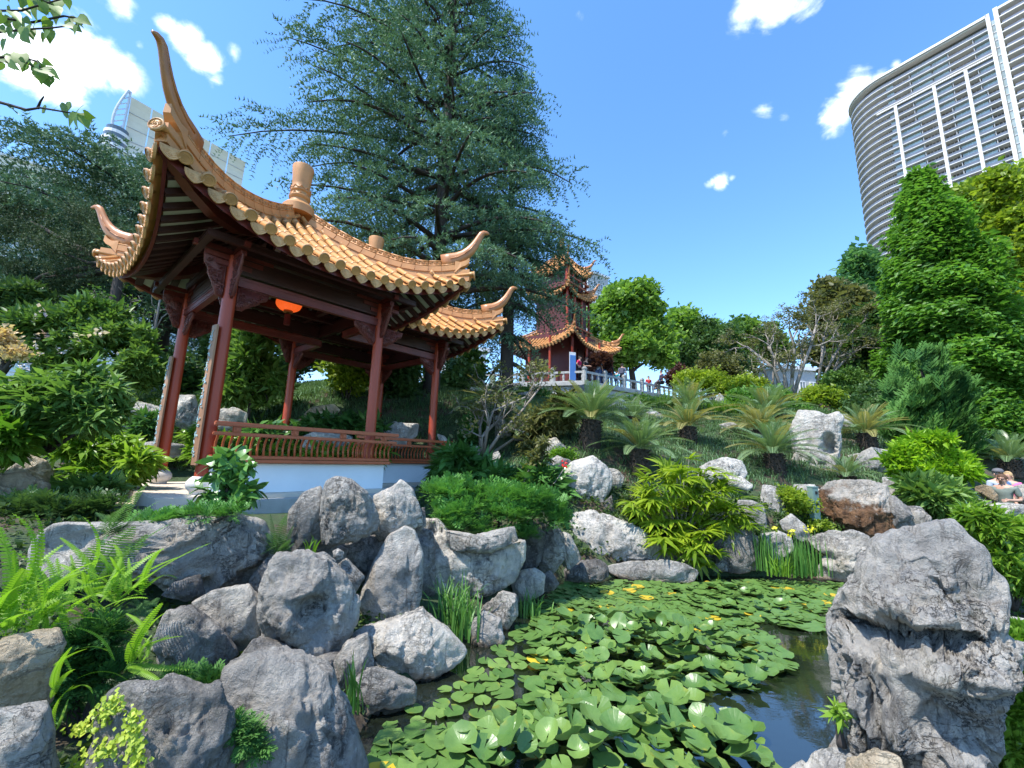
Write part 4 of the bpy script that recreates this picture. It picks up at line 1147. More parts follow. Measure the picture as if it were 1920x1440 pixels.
# -- slope behind and beside the pavilion
rock('broad beige boulder at the left border above the ferns', [(-20, 892), (48, 886), (92, 908), (92, 919), (70, 936), (28, 950), (-20, 950)], 5.2, T_, lvl=5)
rock('weathered rock under the dark leaves behind the beige boulder', [(4, 887), (58, 853), (87, 865), (100, 885), (97, 908), (50, 892)], 6.0, T_, lvl=5)
rock('long grey boulder behind the leftmost red column', [(205, 750), (250, 751), (297, 763), (305, 795), (265, 828), (232, 832), (205, 800)], 9.5, lvl=5)
rock('low pale stone at the left foot of the pavilion columns', [(243, 838), (285, 828), (350, 834), (348, 858), (248, 858)], 8.7, K, lvl=4)
rock('grey boulder seen between the two entrance columns', [(326, 742), (365, 743), (378, 790), (352, 814), (326, 794)], 10, lvl=5)
rock('dark grey rock right of the near entrance column', [(405, 768), (440, 764), (464, 775), (462, 804), (412, 810)], 10.5, lvl=4)
rock('rounded olive-grey rock framed by the pavilion railing', [(559, 790), (585, 764), (627, 758), (640, 769), (612, 792), (572, 806)], 11, T_, lvl=5, rough=.6)
rock('flat pale rock behind the middle of the railing', [(566, 821), (590, 810), (660, 816), (658, 842), (568, 842)], 9.9, K, lvl=4)
rock('white ribbed rock seen behind the rear railing', [(720, 808), (739, 792), (784, 796), (782, 817), (772, 826), (756, 840), (733, 840)], 11.5, K, lvl=5)
rock('slanted pale rock just right of the last red column', [(818, 813), (834, 818), (853, 840), (836, 850)], 11.5, K, lvl=4)
rock('grey rock at the foot of the contorted bare tree', [(862, 844), (894, 836), (905, 853), (889, 866)], 11, K, lvl=4)
rock('pointed grey stone right of the contorted bare tree', [(912, 857), (934, 846), (946, 871), (945, 880), (924, 871)], 10.5, lvl=4)
rock('small grey stone in the dark strap leaves', [(953, 891), (968, 880), (975, 895)], 9.5, lvl=4)
rock('upright grey stone behind the contorted bare tree', [(928, 781), (943, 781), (959, 813), (957, 832), (928, 821)], 12, lvl=4)
rock('blocky white rock under the far balustrade left end', [(867, 727), (905, 725), (914, 741), (876, 746)], 17, K, lvl=4)
rock('leaning cream rock leftmost under the far balustrade', [(850, 732), (865, 726), (874, 746), (862, 748)], 17, T_, lvl=4)
rock('pale rock just right of the far cedar trunk', [(903, 723), (930, 726), (928, 743), (906, 743)], 18, K, lvl=4)
rock('small grey rock under the terrace wall by twigs', [(971, 737), (991, 734), (992, 749), (975, 750)], 18, lvl=4)
rock('white rock behind the twigs of the contorted tree', [(944, 748), (973, 754), (964, 768), (946, 761)], 16, K, lvl=4)
rock('dark streaked stump-like rock below the terrace corner', [(1060, 742), (1076, 724), (1096, 722), (1118, 732), (1134, 758), (1107, 762), (1068, 760)], 17, D, lvl=5)
rock('dark slanting rock left of the stump-like rock', [(1016, 760), (1046, 740), (1053, 757), (1034, 770)], 16, D, lvl=4)
rock('white rock striped by shadow under the terrace', [(1138, 764), (1162, 745), (1178, 758), (1170, 770)], 16, K, lvl=4)
rock('rounded white rock under the terrace balustrade', [(1177, 761), (1193, 744), (1211, 764), (1201, 770)], 16, K, lvl=4)
rock('white rock between the upper cycads', [(1199, 786), (1221, 767), (1248, 781), (1229, 790)], 15, K, lvl=4)
rock('small white stone at a cycad trunk', [(1272, 817), (1284, 812), (1285, 826), (1274, 826)], 12.6, K, lvl=4)
rock('low white rock behind the right cycads', [(1348, 796), (1372, 790), (1388, 800), (1355, 806)], 14, K, lvl=4)
rock('slim white pointed stone under the terrace end', [(1339, 752), (1349, 737), (1357, 745), (1359, 760), (1339, 760)], 20, K, lvl=4)
rock('white pointed rock above the couple in dark clothes', [(1547, 742), (1565, 743), (1576, 762), (1556, 765)], 20, K, lvl=4)
# -- the tall scholar rock in the right foreground
rock('tall folded scholar stone with a dark cleft in the right foreground',
     [(1640, 1020), (1695, 1006), (1747, 997), (1785, 990), (1817, 1020), (1841, 1044), (1855, 1086), (1878, 1103), (1880, 1134), (1869, 1190), (1899, 1218), (1899, 1246), (1876, 1272), (1855, 1322), (1860, 1374), (1850, 1440), (1850, 1530), (1608, 1530), (1603, 1416), (1586, 1374), (1579, 1322), (1568, 1270), (1561, 1211), (1551, 1166), (1558, 1148), (1592, 1110), (1610, 1096), (1610, 1068), (1627, 1055), (1631, 1030)],
     2.85, M_hero, thick=.95, lvl=7, facets=3, rough=1.3, name='scholar_rock', seed=411, fill=.62,
     dents=((1650, 1178, 70, 13, .36), (1728, 1172, 62, 12, .40), (1790, 1166, 50, 9, .25), (1640, 1195, 26, 16, .22), (1700, 1198, 30, 16, .2), (1690, 1130, 60, 18, -.16), (1760, 1120, 70, 26, -.16), (1640, 1080, 26, 40, -.06),
            (1668, 1085, 16, 30, .05), (1710, 1060, 26, 16, .05), (1770, 1060, 50, 30, -.08), (1735, 1110, 26, 12, .12), (1790, 1225, 80, 34, -.28), (1855, 1225, 30, 26, -.1), (1720, 1290, 50, 60, .12), (1610, 1260, 26, 60, -.1),
            (1645, 1290, 12, 70, .16), (1690, 1330, 14, 60, -.12), (1780, 1330, 60, 30, .12), (1800, 1385, 60, 20, -.1), (1690, 1400, 50, 30, .14), (1625, 1350, 10, 60, .16), (1600, 1240, 9, 70, .14), (1665, 1250, 10, 60, .14), (1740, 1240, 40, 16, -.14), (1590, 1150, 20, 30, .14), (1820, 1110, 22, 50, .1), (1845, 1160, 14, 40, -.08), (1730, 1030, 50, 10, -.06), (1765, 1080, 30, 9, .1)))
# ------------------------------------------------------------------ leaf templates
def leaf_strip(w=.16, segs=3, droop=.25, fold=.12, tip=1.0):
    """a leaf along +y of length 1, bent down, folded along its midrib"""
    V = []; F = []
    for i in range(segs + 1):
        t = i / segs
        ww = w * (math.sin(math.pi * min(1, (t * .92 + .08)) ** .8)) if i < segs else 0.0
        z = -droop * t * t
        V += [(-ww, t, z + fold * ww), (0, t, z), (ww, t, z + fold * ww)]
    for i in range(segs):
        a, b = i * 3, i * 3 + 3
        F += [(a, a + 1, b + 1), (a, b + 1, b), (a + 1, a + 2, b + 2), (a + 1, b + 2, b + 1)]
    return np.array(V, float), np.array(F)
def leaf_rhomb(w=.3, fold=.1, droop=.1):
    return np.array([(0, 0, 0), (-w, .42, fold), (0, 1, -droop), (w, .42, fold)], float), np.array([(0, 2, 1), (0, 3, 2)])
def cluster(seed, n=9, leaf=None, spread=.35, size=(.5, 1.0), up=.3, flat=.5):
    rng = np.random.RandomState(seed); T, F = leaf or leaf_rhomb()
    d = rng.normal(size=(n, 3)); d[:, 2] = d[:, 2] * flat + up; d /= np.linalg.norm(d, axis=1, keepdims=True)
    pos = rng.normal(size=(n, 3)) * spread * .5
    rot = rot_from(d, None, rng.uniform(-.7, .7, n))
    v, f, t = scatter(T, F, pos, rot, rng.uniform(size[0], size[1], n))
    return v, f
def needle_sprig(seed=1, tufts=7, needles=3, nl=.19, w=.030, curl=.15):
    rng = np.random.RandomState(seed); V = []; F = []
    for i in range(tufts):
        t = i / (tufts - 1)
        c = np.array([.04 * math.sin(t * 7 + seed), t, -curl * t * t + .03 * math.sin(t * 11)])
        for k in range(needles):
            a = rng.uniform(0, 6.28); d = np.array([math.cos(a), rng.uniform(.2, .9), math.sin(a) * .8 + .25]); d /= np.linalg.norm(d)
            s = np.cross(d, rng.normal(size=3)); s /= np.linalg.norm(s)
            o = len(V); L = nl * rng.uniform(.7, 1.25) * (1.15 - .5 * t)
            V += [c - s * w, c + s * w, c + d * L]; F.append((o, o + 1, o + 2))
    o = len(V); V += [(-.008, 0, 0), (.008, 0, 0), (0, 1, -curl)]; F.append((o, o + 1, o + 2))
    return np.array(V), np.array(F)
def flat_spray(seed=2, n=11, w=.05):
    """flat fan of scale foliage"""
    rng = np.random.RandomState(seed); V = []; F = []
    for i in range(n):
        t = .1 + .9 * i / n; sgn = 1 if i % 2 else -1
        L = .42 * (1.15 - t) + .12; a = sgn * rng.uniform(.55, .95)
        c = np.array([0, t * .85, .05 * math.sin(t * 3)]); d = np.array([math.sin(a), math.cos(a), rng.uniform(-.15, .25)])
        s = np.array([d[1], -d[0], 0]) * w
        o = len(V); V += [c, c + d * L * .5 + s, c + d * L, c + d * L * .5 - s]; F += [(o, o + 1, o + 2), (o, o + 2, o + 3)]
    return np.array(V), np.array(F)
CL_BROAD = [cluster(s, 9, leaf_rhomb(.34, .08, .15), .5, (.45, .8), .15, .6) for s in range(4)]
CL_SMALL = [cluster(s + 20, 9, leaf_rhomb(.34, .08, .1), .6, (.3, .55), .2, .8) for s in range(4)]
CL_LEAFY = [cluster(s + 50, 10, leaf_rhomb(.19, .06, .25), .3, (.5, .95), .2, .6) for s in range(4)]
CL_LANCE = [cluster(s + 40, 8, leaf_strip(.13, 2, .35), .15, (.7, 1.1), .25, .55) for s in range(4)]
CL_SHELF = [cluster(s + 60, 9, leaf_rhomb(.26, .04, .22), .75, (.4, .75), -.05, .28) for s in range(4)]
SPRIGS = [needle_sprig(s) for s in range(4)]
SPRAYS = [flat_spray(s) for s in range(4)]

# ------------------------------------------------------------------ foliage materials
LM = dict(
    deodar=leafmat('cedar_needles', (.036, .085, .05), (.15, .26, .15), .15, .6, .25),
    deodar2=leafmat('dark_cedar_needles', (.034, .078, .045), (.13, .22, .125), .12, .6, .25),
    pine=leafmat('pine_needles', (.03, .055, .028), (.09, .125, .06), .12, .6, .2),
    maple=leafmat('bright_maple_leaves', (.07, .15, .022), (.20, .33, .06), .4),
    mid=leafmat('mid_green_leaves', (.05, .115, .024), (.155, .26, .06), .35),
    dark=leafmat('dark_green_leaves', (.03, .07, .02), (.085, .155, .045), .28),
    olive=leafmat('olive_leaves', (.07, .085, .03), (.17, .17, .07), .35),
    cypress=leafmat('redwood_leaves', (.045, .12, .018), (.14, .29, .045), .4),
    feather=leafmat('feathery_leaves', (.04, .12, .045), (.12, .24, .09), .35),
    yellowgreen=leafmat('yellow_green_leaves', (.09, .15, .014), (.28, .36, .035), .42),
    juniper=leafmat('juniper_scales', (.028, .085, .022), (.095, .21, .045), .2, .65, .12),
    juniperlight=leafmat('light_juniper_scales', (.05, .14, .03), (.13, .30, .06), .25, .55),
    nandina=leafmat('lime_leaves', (.08, .20, .012), (.30, .46, .03), .45),
    gloss=leafmat('glossy_leaves', (.032, .095, .025), (.10, .22, .05), .25, .28, .6),
    glosslight=leafmat('light_glossy_leaves', (.06, .15, .015), (.20, .32, .04), .4, .3, .55),
    palm=leafmat('palm_lily_leaves', (.07, .15, .012), (.32, .40, .03), .45, .35, .5),
    cycad=leafmat('cycad_leaflets', (.05, .11, .042), (.18, .26, .115), .25, .35, .6),
    cycadold=leafmat('bronze_cycad_leaflets', (.12, .115, .035), (.30, .28, .10), .3, .4, .5),
    fern=leafmat('sword_fern_leaflets', (.09, .20, .015), (.25, .42, .04), .5, .45, .35),
    ferndark=leafmat('dark_fern_leaflets', (.035, .09, .025), (.10, .19, .06), .35),  # darker leaf green for the feathery ferns
    grass=leafmat('dark_mondo_blades', (.05, .105, .05), (.135, .22, .105), .2, .5),
    reed=leafmat('reed_blades', (.045, .13, .025), (.13, .27, .06), .35),
    mound=leafmat('bright_grass_blades', (.07, .17, .015), (.20, .34, .035), .4),
    ivy=leafmat('ivy_leaves', (.022, .05, .012), (.07, .12, .025), .3),
    creeper=leafmat('lime_creeper_leaves', (.16, .26, .02), (.40, .46, .06), .4),
    purple=leafmat('purple_maple_leaves', (.035, .014, .014), (.11, .045, .035), .3),
    blossom=leafmat('pale_pink_petals', (.62, .42, .47), (.78, .66, .68), .3),
    yellowpetal=leafmat('yellow_petals', (.75, .5, .02), (.85, .62, .04), .3),
    redpetal=leafmat('red_petals', (.6, .01, .015), (.7, .03, .02), .2),
    plume=leafmat('tan_plumes', (.42, .29, .14), (.6, .46, .27), .3),
)
RNG = np.random.RandomState(7)

def pxlobe(px, py, Y, rx, ry, rd=None):
    c = P(px, py, Y); a = P(px + rx, py, Y); b = P(px, py - ry, Y)
    wx = abs(a[0] - c[0]); wz = abs(b[2] - c[2])
    return (c[0], c[1], c[2], wx, rd if rd else .8 * max(wx, wz), wz)
def crown_points(lobes, n, seed, shell=.62, gap=None, gscale=.9, under=.5):
    rng = np.random.RandomState(seed); L0 = np.array(lobes); L = []
    for l in L0:                                           # break every lobe into uneven clumps
        L.append(np.concatenate([l[:3], l[3:] * .72]))
        for q in range(9):
            dd = rng.normal(size=3); dd /= np.linalg.norm(dd); f = rng.uniform(.5, .82); rr = rng.uniform(.26, .46)
            L.append(np.concatenate([l[:3] + dd * f * l[3:], l[3:] * rr]))
    L = np.array(L)
    wt = (L[:, 3] * L[:, 5] + L[:, 3] * L[:, 4] + L[:, 4] * L[:, 5]); wt /= wt.sum()
    k = rng.choice(len(L), size=int(n * 2.2), p=wt)
    d = rng.normal(size=(len(k), 3)); d /= np.linalg.norm(d, axis=1, keepdims=True)
    r = shell + (1 - shell) * np.sqrt(rng.rand(len(k)))
    p = L[k, :3] + d * r[:, None] * L[k, 3:] * (1 + .22 * pnoise(d * 2.3 + k[:, None] * 3.1, seed)[:, None])
    keep = (d[:, 2] > -.35) | (rng.rand(len(k)) < under)
    if gap is not None: keep &= fbm(p * gscale, 2, seed + 5) > gap
    p, d = p[keep][:n], d[keep][:n]
    return p, d, rng
def foliage(name, parent, mat, lobes, n, size, tmpl, seed=1, shell=.62, gap=-.12, gscale=.9, outw=.8, updir=.15, jitter=.6, under=.5, tilt=None):
    n = int(n * (.6 if n > 1200 else .7 if n > 500 else 1)); size = size * (1.16 if n > 350 else 1)
    p, d, rng = crown_points(lobes, n, seed, shell, gap, gscale, under)
    dd = d * outw + rng.normal(size=d.shape) * jitter + np.array([0, 0, updir])
    if tilt is not None: dd = dd + np.array(tilt)
    parts = []; tm = np.clip(.5 + .9 * fbm(p * 1.1, 2, seed + 2) + rng.uniform(-.25, .25, len(p)), 0, 1)
    for i, (T, F) in enumerate(tmpl):
        s = slice(i, None, len(tmpl))
        if len(p[s]) == 0: continue
        parts.append(scatter(T, F, p[s], rot_from(dd[s]), size * rng.uniform(.6, 1.4, len(p[s])), tm[s]))
    V, F, t = join(parts)
    return inst(name, np_mesh(name, V, F, mat, False, t), parent)
def limbs(name, parent, mat, paths, n=7):
    b = MB()
    for pts, rad in paths: b.tube(pts, rad, n)
    return b.build(name, mat, parent, True)
def wig(a, b, k=6, amp=.06, seed=0, sag=0.0):
    rng = np.random.RandomState(seed); a = np.array(a, float); b = np.array(b, float); L = np.linalg.norm(b - a)
    off = np.cumsum(rng.normal(size=(k, 3)), 0) * amp * L / k
    out = []
    for i in range(k):
        t = i / (k - 1)
        out.append(a + (b - a) * t + off[i] * math.sin(math.pi * t) + np.array([0, 0, -sag * L * t * (1 - t)]))
    return out
def thing_at(name, base, label, cat, group=None):
    return empty(name, base, 0, label, cat, group)
def local(root, lobes):
    b = root.location
    return [(l[0] - b.x, l[1] - b.y, l[2] - b.z, l[3], l[4], l[5]) for l in lobes]
def loc(root, p): return np.array(p, float) - np.array(root.location)

def broadleaf_tree(label, base, lobes_px, Y, mat, n, size, tmpl=None, trunk_r=.22, bark=None, seed=1, gap=-.1, gscale=.7, shell=.6, name='broadleaf_tree', group=None, updir=.15, jitter=.6, under=.6, depth=None):
    b = P(base[0], base[1], Y)
    root = thing_at(name, b, label, 'tree', group)
    L = local(root, [pxlobe(x, y, Y, rx, ry, depth) for x, y, rx, ry in lobes_px])
    foliage('crown', root, LM[mat], L, n, size, tmpl or CL_BROAD, seed, shell, gap, gscale, .8, updir, jitter, under)
    top = max(L, key=lambda l: l[2])
    paths = [(wig((0, 0, -.4), (top[0] * .6, top[1] * .6, top[2]), 8, .08, seed), [trunk_r * (1 - .75 * i / 7) for i in range(8)])]
    for k, l in enumerate(L):
        t = .3 + .1 * (k % 4); s = np.array(paths[0][0][int(1 + t * 5)])
        paths.append((wig(s, (l[0], l[1], l[2]), 6, .12, seed + k), [trunk_r * .5 * (1 - .8 * i / 5) for i in range(6)]))
        for q in range(3):
            rr = np.random.RandomState(seed * 9 + k * 5 + q).normal(size=3) * np.array(l[3:]) * .45
            paths.append((wig((l[0], l[1], l[2] - .3 * l[5]), np.array(l[:3]) + rr, 5, .1, q), [trunk_r * .2, trunk_r * .16, trunk_r * .12, trunk_r * .08, .012]))
    limbs('trunk', root, bark or M_bark, paths)
    return root

def conifer(label, base, H, prof, nb, mat, seed, trunk_r=.28, name='cedar_tree', asym=(0, 0), e_lo=-5, e_hi=38, droop=.32, sprig=.5, dens=1.0, h0=.1, lean=(0, 0), hmax=1.0, tapered=False):
    """cedar: a trunk, long limbs that rise then droop, side twigs hung with needle sprigs"""
    rng = np.random.RandomState(seed)
    root = thing_at(name, base, label, 'tree')
    tp = [np.array([lean[0] * t * t * H, lean[1] * t * t * H, -0.5 + (H + .5) * t]) for t in np.linspace(0, 1, 14)]
    paths = [(tp, [trunk_r * (1 - .93 * t) + .015 for t in np.linspace(0, 1, 14)])]
    pos = []; dirs = []; ups = []; hs = [q[0] for q in prof]; rs = [q[1] for q in prof]
    for i in range(nb):
        hf = h0 + (hmax - h0) * ((i + rng.rand()) / nb) ** .95; az = i * 2.39996 + rng.uniform(-.3, .3)
        lay = 1.15 / H; hf = min(hmax, (math.floor(hf / lay) + .5) * lay + rng.normal() * .13 * lay)
        o = np.array([math.cos(az), math.sin(az), 0])
        L = np.interp(hf, hs, rs) * rng.uniform(.72, 1.18) * (1 + asym[0] * o[0] * (2 * hf if tapered else 1) + asym[1] * o[1])
        e = R(e_lo + (e_hi - e_lo) * hf + rng.uniform(-8, 8))
        st = np.array([lean[0] * hf * hf * H, lean[1] * hf * hf * H, H * hf])
        K = 9; pts = []
        side = np.array([-o[1], o[0], 0]); wv = rng.uniform(-.12, .12)
        for j in range(K):
            s = j / (K - 1)
            pts.append(st + o * L * s * math.cos(e) + side * wv * L * math.sin(s * 3) + np.array([0, 0, L * (math.sin(e) * s - droop * s * s * s)]))
        r0 = trunk_r * (.34 * (1 - hf) + .07)
        paths.append((pts, [r0 * (1 - .88 * j / (K - 1)) + .006 for j in range(K)]))
        ntw = max(4, int(L * 2.6 * dens))
        for j in range(ntw):
            s = .18 + .82 * (j + rng.rand() * .6) / ntw
            f = s * (K - 1); a = int(min(f, K - 2)); p = pts[a] + (pts[a + 1] - pts[a]) * (f - a)
            bd = pts[min(a + 1, K - 1)] - pts[a]; bd /= np.linalg.norm(bd)
            for sg in (-1, 1):
                sd = np.cross(bd, [0, 0, 1]); sd /= np.linalg.norm(sd) + 1e-9
                td = bd * rng.uniform(.5, 1.0) + sd * sg * rng.uniform(.5, 1.0) + np.array([0, 0, rng.uniform(-.25, .25)])
                td /= np.linalg.norm(td)
                tl = (.30 * L * (1.1 - .75 * s) + .25) * rng.uniform(.7, 1.2)
                ns = max(1, int(tl / (sprig * .55)))
                for q in range(ns):
                    u = (q + .3) / ns
                    pp = p + td * tl * u + np.array([0, 0, -.22 * tl * u * u])
                    dr = td + np.array([0, 0, -.45 * u]) + rng.normal(size=3) * .13
                    pos.append(pp); dirs.append(dr)
                    if rng.rand() < .5:
                        pos.append(pp); dirs.append(td * .8 + sd * rng.uniform(-.8, .8) + np.array([0, 0, rng.uniform(-.9, 0)]))
        pos.append(pts[-1]); dirs.append(pts[-1] - pts[-2])
    pos = np.array(pos); dirs = np.array(dirs); n = len(pos)
    tn = np.clip(.5 + .8 * fbm(pos * .9, 2, seed) + rng.uniform(-.25, .25, n), 0, 1)
    parts = []
    for i, (T, F) in enumerate(SPRIGS):
        s = slice(i, None, 4)
        parts.append(scatter(T, F, pos[s], rot_from(dirs[s]), sprig * rng.uniform(.75, 1.3, len(pos[s])), tn[s]))
    V, F, t = join(parts)
    inst('crown', np_mesh('crown', V, F, LM[mat], False, t), root)
    limbs('trunk', root, M_bark, paths, 6)
    return root, len(F)

# ------------------------------------------------------------------ the conifers
bC = P(806, 765, 14.6)
_, n1_ = conifer('huge blue-green cedar towering behind the pavilion roofs', bC, 25.5, [(0, 3.5), (.12, 4.6), (.22, 5.8), (.35, 6.5), (.5, 4.9), (.65, 3.4), (.85, 2.0), (1, .4)], 165, 'deodar', 3, .33, asym=(-.27, .36), tapered=True, e_lo=-2, e_hi=42, droop=.26, sprig=.74, dens=1.15, h0=.15)
bC2 = P(948, 752, 16.5)
_, n2_ = conifer('second cedar with drooping boughs beside the far tower', bC2, 14.5, [(0, 1.2), (.15, 1.7), (.3, 2.1), (.5, 2.5), (.7, 2.1), (.85, 1.3), (1, .4)], 75, 'deodar', 9, .30, asym=(-.12, .2), e_lo=-14, e_hi=25, droop=.38, sprig=.7, dens=1.2, h0=.13)
bC3 = P(300, 640, 18)
_, n3_ = conifer('wide dark cedar left behind the pavilion before the hotel', bC3, 7.7, [(0, 4.5), (.2, 7.2), (.45, 7.4), (.7, 5.4), (.88, 3.0), (1, .7)], 105, 'deodar2', 15, .32, asym=(-.2, 0), e_lo=0, e_hi=30, droop=.25, sprig=.82, dens=1.0, h0=.10)
# small dark pine on the far left
root = thing_at('pine_tree', P(215, 560, 12), 'dark bonsai-like pine left of the pavilion eaves', 'tree')
lb = [pxlobe(*q) for q in [(40, 440, 12, 60, 24), (120, 470, 11.6, 60, 26), (60, 520, 12.2, 70, 28), (165, 415, 12.3, 45, 22), (205, 455, 12, 40, 26), (20, 395, 12.6, 50, 22), (150, 520, 12, 50, 20), (0, 560, 12, 50, 22)]]
foliage('crown', root, LM['pine'], local(root, lb), 2600, .36, SPRIGS, 21, .3, -.25, 1.4, .5, .6, .6)
b0 = np.zeros(3); j1 = loc(root, P(225, 500, 12)); j2 = loc(root, P(165, 478, 11.8))
limbs('trunk', root, M_bark, [([b0 + (0, 0, -1.0), b0, j1, loc(root, P(215, 440, 12))], [.17, .14, .11, .05])] + [(wig(j1, loc(root, P(*q)), 6, .12, i), [.1, .085, .07, .05, .03, .015]) for i, q in enumerate([(40, 445, 12), (120, 475, 11.6), (60, 525, 12.2), (20, 400, 12.6), (150, 520, 12), (0, 560, 12)])])

# ------------------------------------------------------------------ trees beyond the garden
broadleaf_tree('bright green maple behind the visitors on the terrace', (1190, 740), [(1180, 568, 52, 42), (1140, 612, 40, 46), (1217, 612, 42, 44), (1175, 655, 62, 40), (1235, 660, 34, 40), (1130, 660, 26, 40)], 34, 'maple', 8000, .55, CL_BROAD, .3, seed=31, gap=-.16, gscale=.45)
broadleaf_tree('mid green tree right of the bright maple', (1300, 745), [(1288, 602, 40, 26), (1262, 650, 34, 42), (1310, 622, 40, 30)], 40, 'maple', 4200, .62, CL_BROAD, .3, seed=32, gap=-.12, gscale=.4)
broadleaf_tree('dark round tree with sky gaps behind the yellow shrub', (1330, 745), [(1335, 645, 52, 40), (1300, 680, 40, 34), (1360, 690, 36, 36)], 37, 'dark', 4600, .6, CL_SMALL, .3, seed=33, gap=-.06, gscale=.5)
broadleaf_tree('pale green tree behind the bare grey stems', (1420, 745), [(1415, 632, 44, 32), (1452, 650, 36, 36), (1390, 665, 34, 34)], 42, 'mid', 4400, .62, CL_BROAD, .3, seed=34, gap=-.08, gscale=.4)
broadleaf_tree('olive brown tree above the right slope', (1560, 750), [(1556, 560, 34, 30), (1530, 600, 38, 40), (1590, 605, 42, 46), (1555, 650, 52, 40)], 27, 'olive', 4200, .6, CL_SMALL, .2, seed=35, gap=-.08, gscale=.6)
broadleaf_tree('tall dark tree mass beside the redwood', (1610, 800), [(1610, 650, 50, 60), (1650, 720, 60, 70), (1590, 740, 50, 50), (1650, 620, 40, 50)], 25, 'dark', 6000, .5, CL_BROAD, .25, seed=36, gap=-.1, gscale=.6)
broadleaf_tree('feathery blue-green tree left of the glass tower', (1630, 780), [(1622, 492, 28, 26), (1612, 530, 30, 22), (1648, 520, 28, 30), (1632, 570, 42, 30), (1655, 610, 40, 36)], 30, 'feather', 3400, .62, CL_SHELF, .2, seed=37, gap=-.02, gscale=.7)
broadleaf_tree('yellow-green plane tree at the right border before the tower', (1890, 800), [(1850, 385, 70, 60), (1912, 360, 70, 60), (1800, 400, 34, 44), (1880, 470, 90, 70), (1830, 460, 50, 60), (1925, 540, 70, 90), (1850, 570, 60, 70)], 27, 'yellowgreen', 14000, .48, CL_BROAD, .35, seed=38, gap=-.05, gscale=.6)
broadleaf_tree('shaded dark green tree under the yellow-green plane tree', (1885, 830), [(1880, 680, 70, 60), (1930, 740, 60, 60), (1850, 740, 50, 40), (1900, 620, 60, 60)], 25, 'dark', 5000, .55, CL_BROAD, .3, seed=39, gap=-.08, gscale=.6)
# dawn redwood: layered shelves on a cone
bR = P(1806, 840, 19)
root = thing_at('redwood_tree', bR, 'tall dense lime green cone-shaped redwood below the glass tower', 'tree')
rng = np.random.RandomState(51); pos = []; dr = []
zt = P(1745, 336, 19)[2] - bR[2]
for i in range(12500):
    h = 1 - (1 - rng.rand() ** 1.15) ** .92; h = max(.03, h)
    az = rng.uniform(0, 2 * math.pi)
    rmax = np.interp(h, [0, .16, .40, .63, .79, .92, 1], [2.5, 2.85, 2.6, 1.95, 1.3, .6, .05]) * (1 + .14 * math.cos(az))
    lay = .5 + .5 * math.sin(h * zt * 2.6 + 2.2 * math.sin(az * 2 + h * 9) + 1.1 * math.sin(az * 5 + 2))
    r = rmax * (.54 + .38 * lay + .12 * rng.rand()) * (1 + .1 * math.sin(az * 3 + h * 7))
    if rng.rand() < .18: r *= rng.rand()
    pos.append((r * math.cos(az) - .1 * h, r * math.sin(az), h * zt - .22 * r * (r / 3.5) + .25 * lay)); dr.append((math.cos(az), math.sin(az), -.25 + rng.normal() * .25))
pos = np.array(pos); dr = np.array(dr) + rng.normal(size=pos.shape) * .3
tn = np.clip(.5 + .8 * fbm(pos * .8, 2, 3) + rng.uniform(-.25, .25, len(pos)), 0, 1); parts = []
for i, (T, F) in enumerate(CL_SHELF): parts.append(scatter(T, F, pos[i::4], rot_from(dr[i::4]), .43 * rng.uniform(.6, 1.4, len(pos[i::4])), tn[i::4]))
V, F, t = join(parts); inst('crown', np_mesh('crown', V, F, LM['cypress'], False, t), root)
limbs('trunk', root, M_bark, [([(0, 0, -.5), (0, 0, zt * .5), (0, 0, zt * .97)], [.35, .2, .03])] + [([(0, 0, h * zt), (math.cos(h * 70) * 2.2 * (1.05 - h), math.sin(h * 70) * 2.2 * (1.05 - h), h * zt - .2)], [.06, .015]) for h in np.linspace(.06, .9, 40)])
# leaning juniper with windswept sprays
root = thing_at('juniper_tree', P(1790, 880, 13.2), 'dark green windswept juniper leaning in front of the redwood', 'tree')
lb = [pxlobe(*q) for q in [(1722, 690, 13.6, 34, 44), (1745, 740, 13.4, 46, 56), (1775, 790, 13.2, 48, 50), (1700, 760, 13.6, 42, 50), (1805, 835, 13.0, 38, 40), (1690, 810, 13.6, 34, 30), (1750, 830, 13.2, 50, 30)]]
foliage('crown', root, LM['juniper'], local(root, lb), 4200, .44, SPRAYS, 52, .55, -.12, 1.0, .35, .3, .28, .6, (.55, 0, .8))
limbs('trunk', root, M_bark, [(wig((0, 0, -.3), loc(root, P(1722, 680, 13.6)), 8, .05, 3), [.16, .15, .13, .11, .09, .07, .05, .02])])
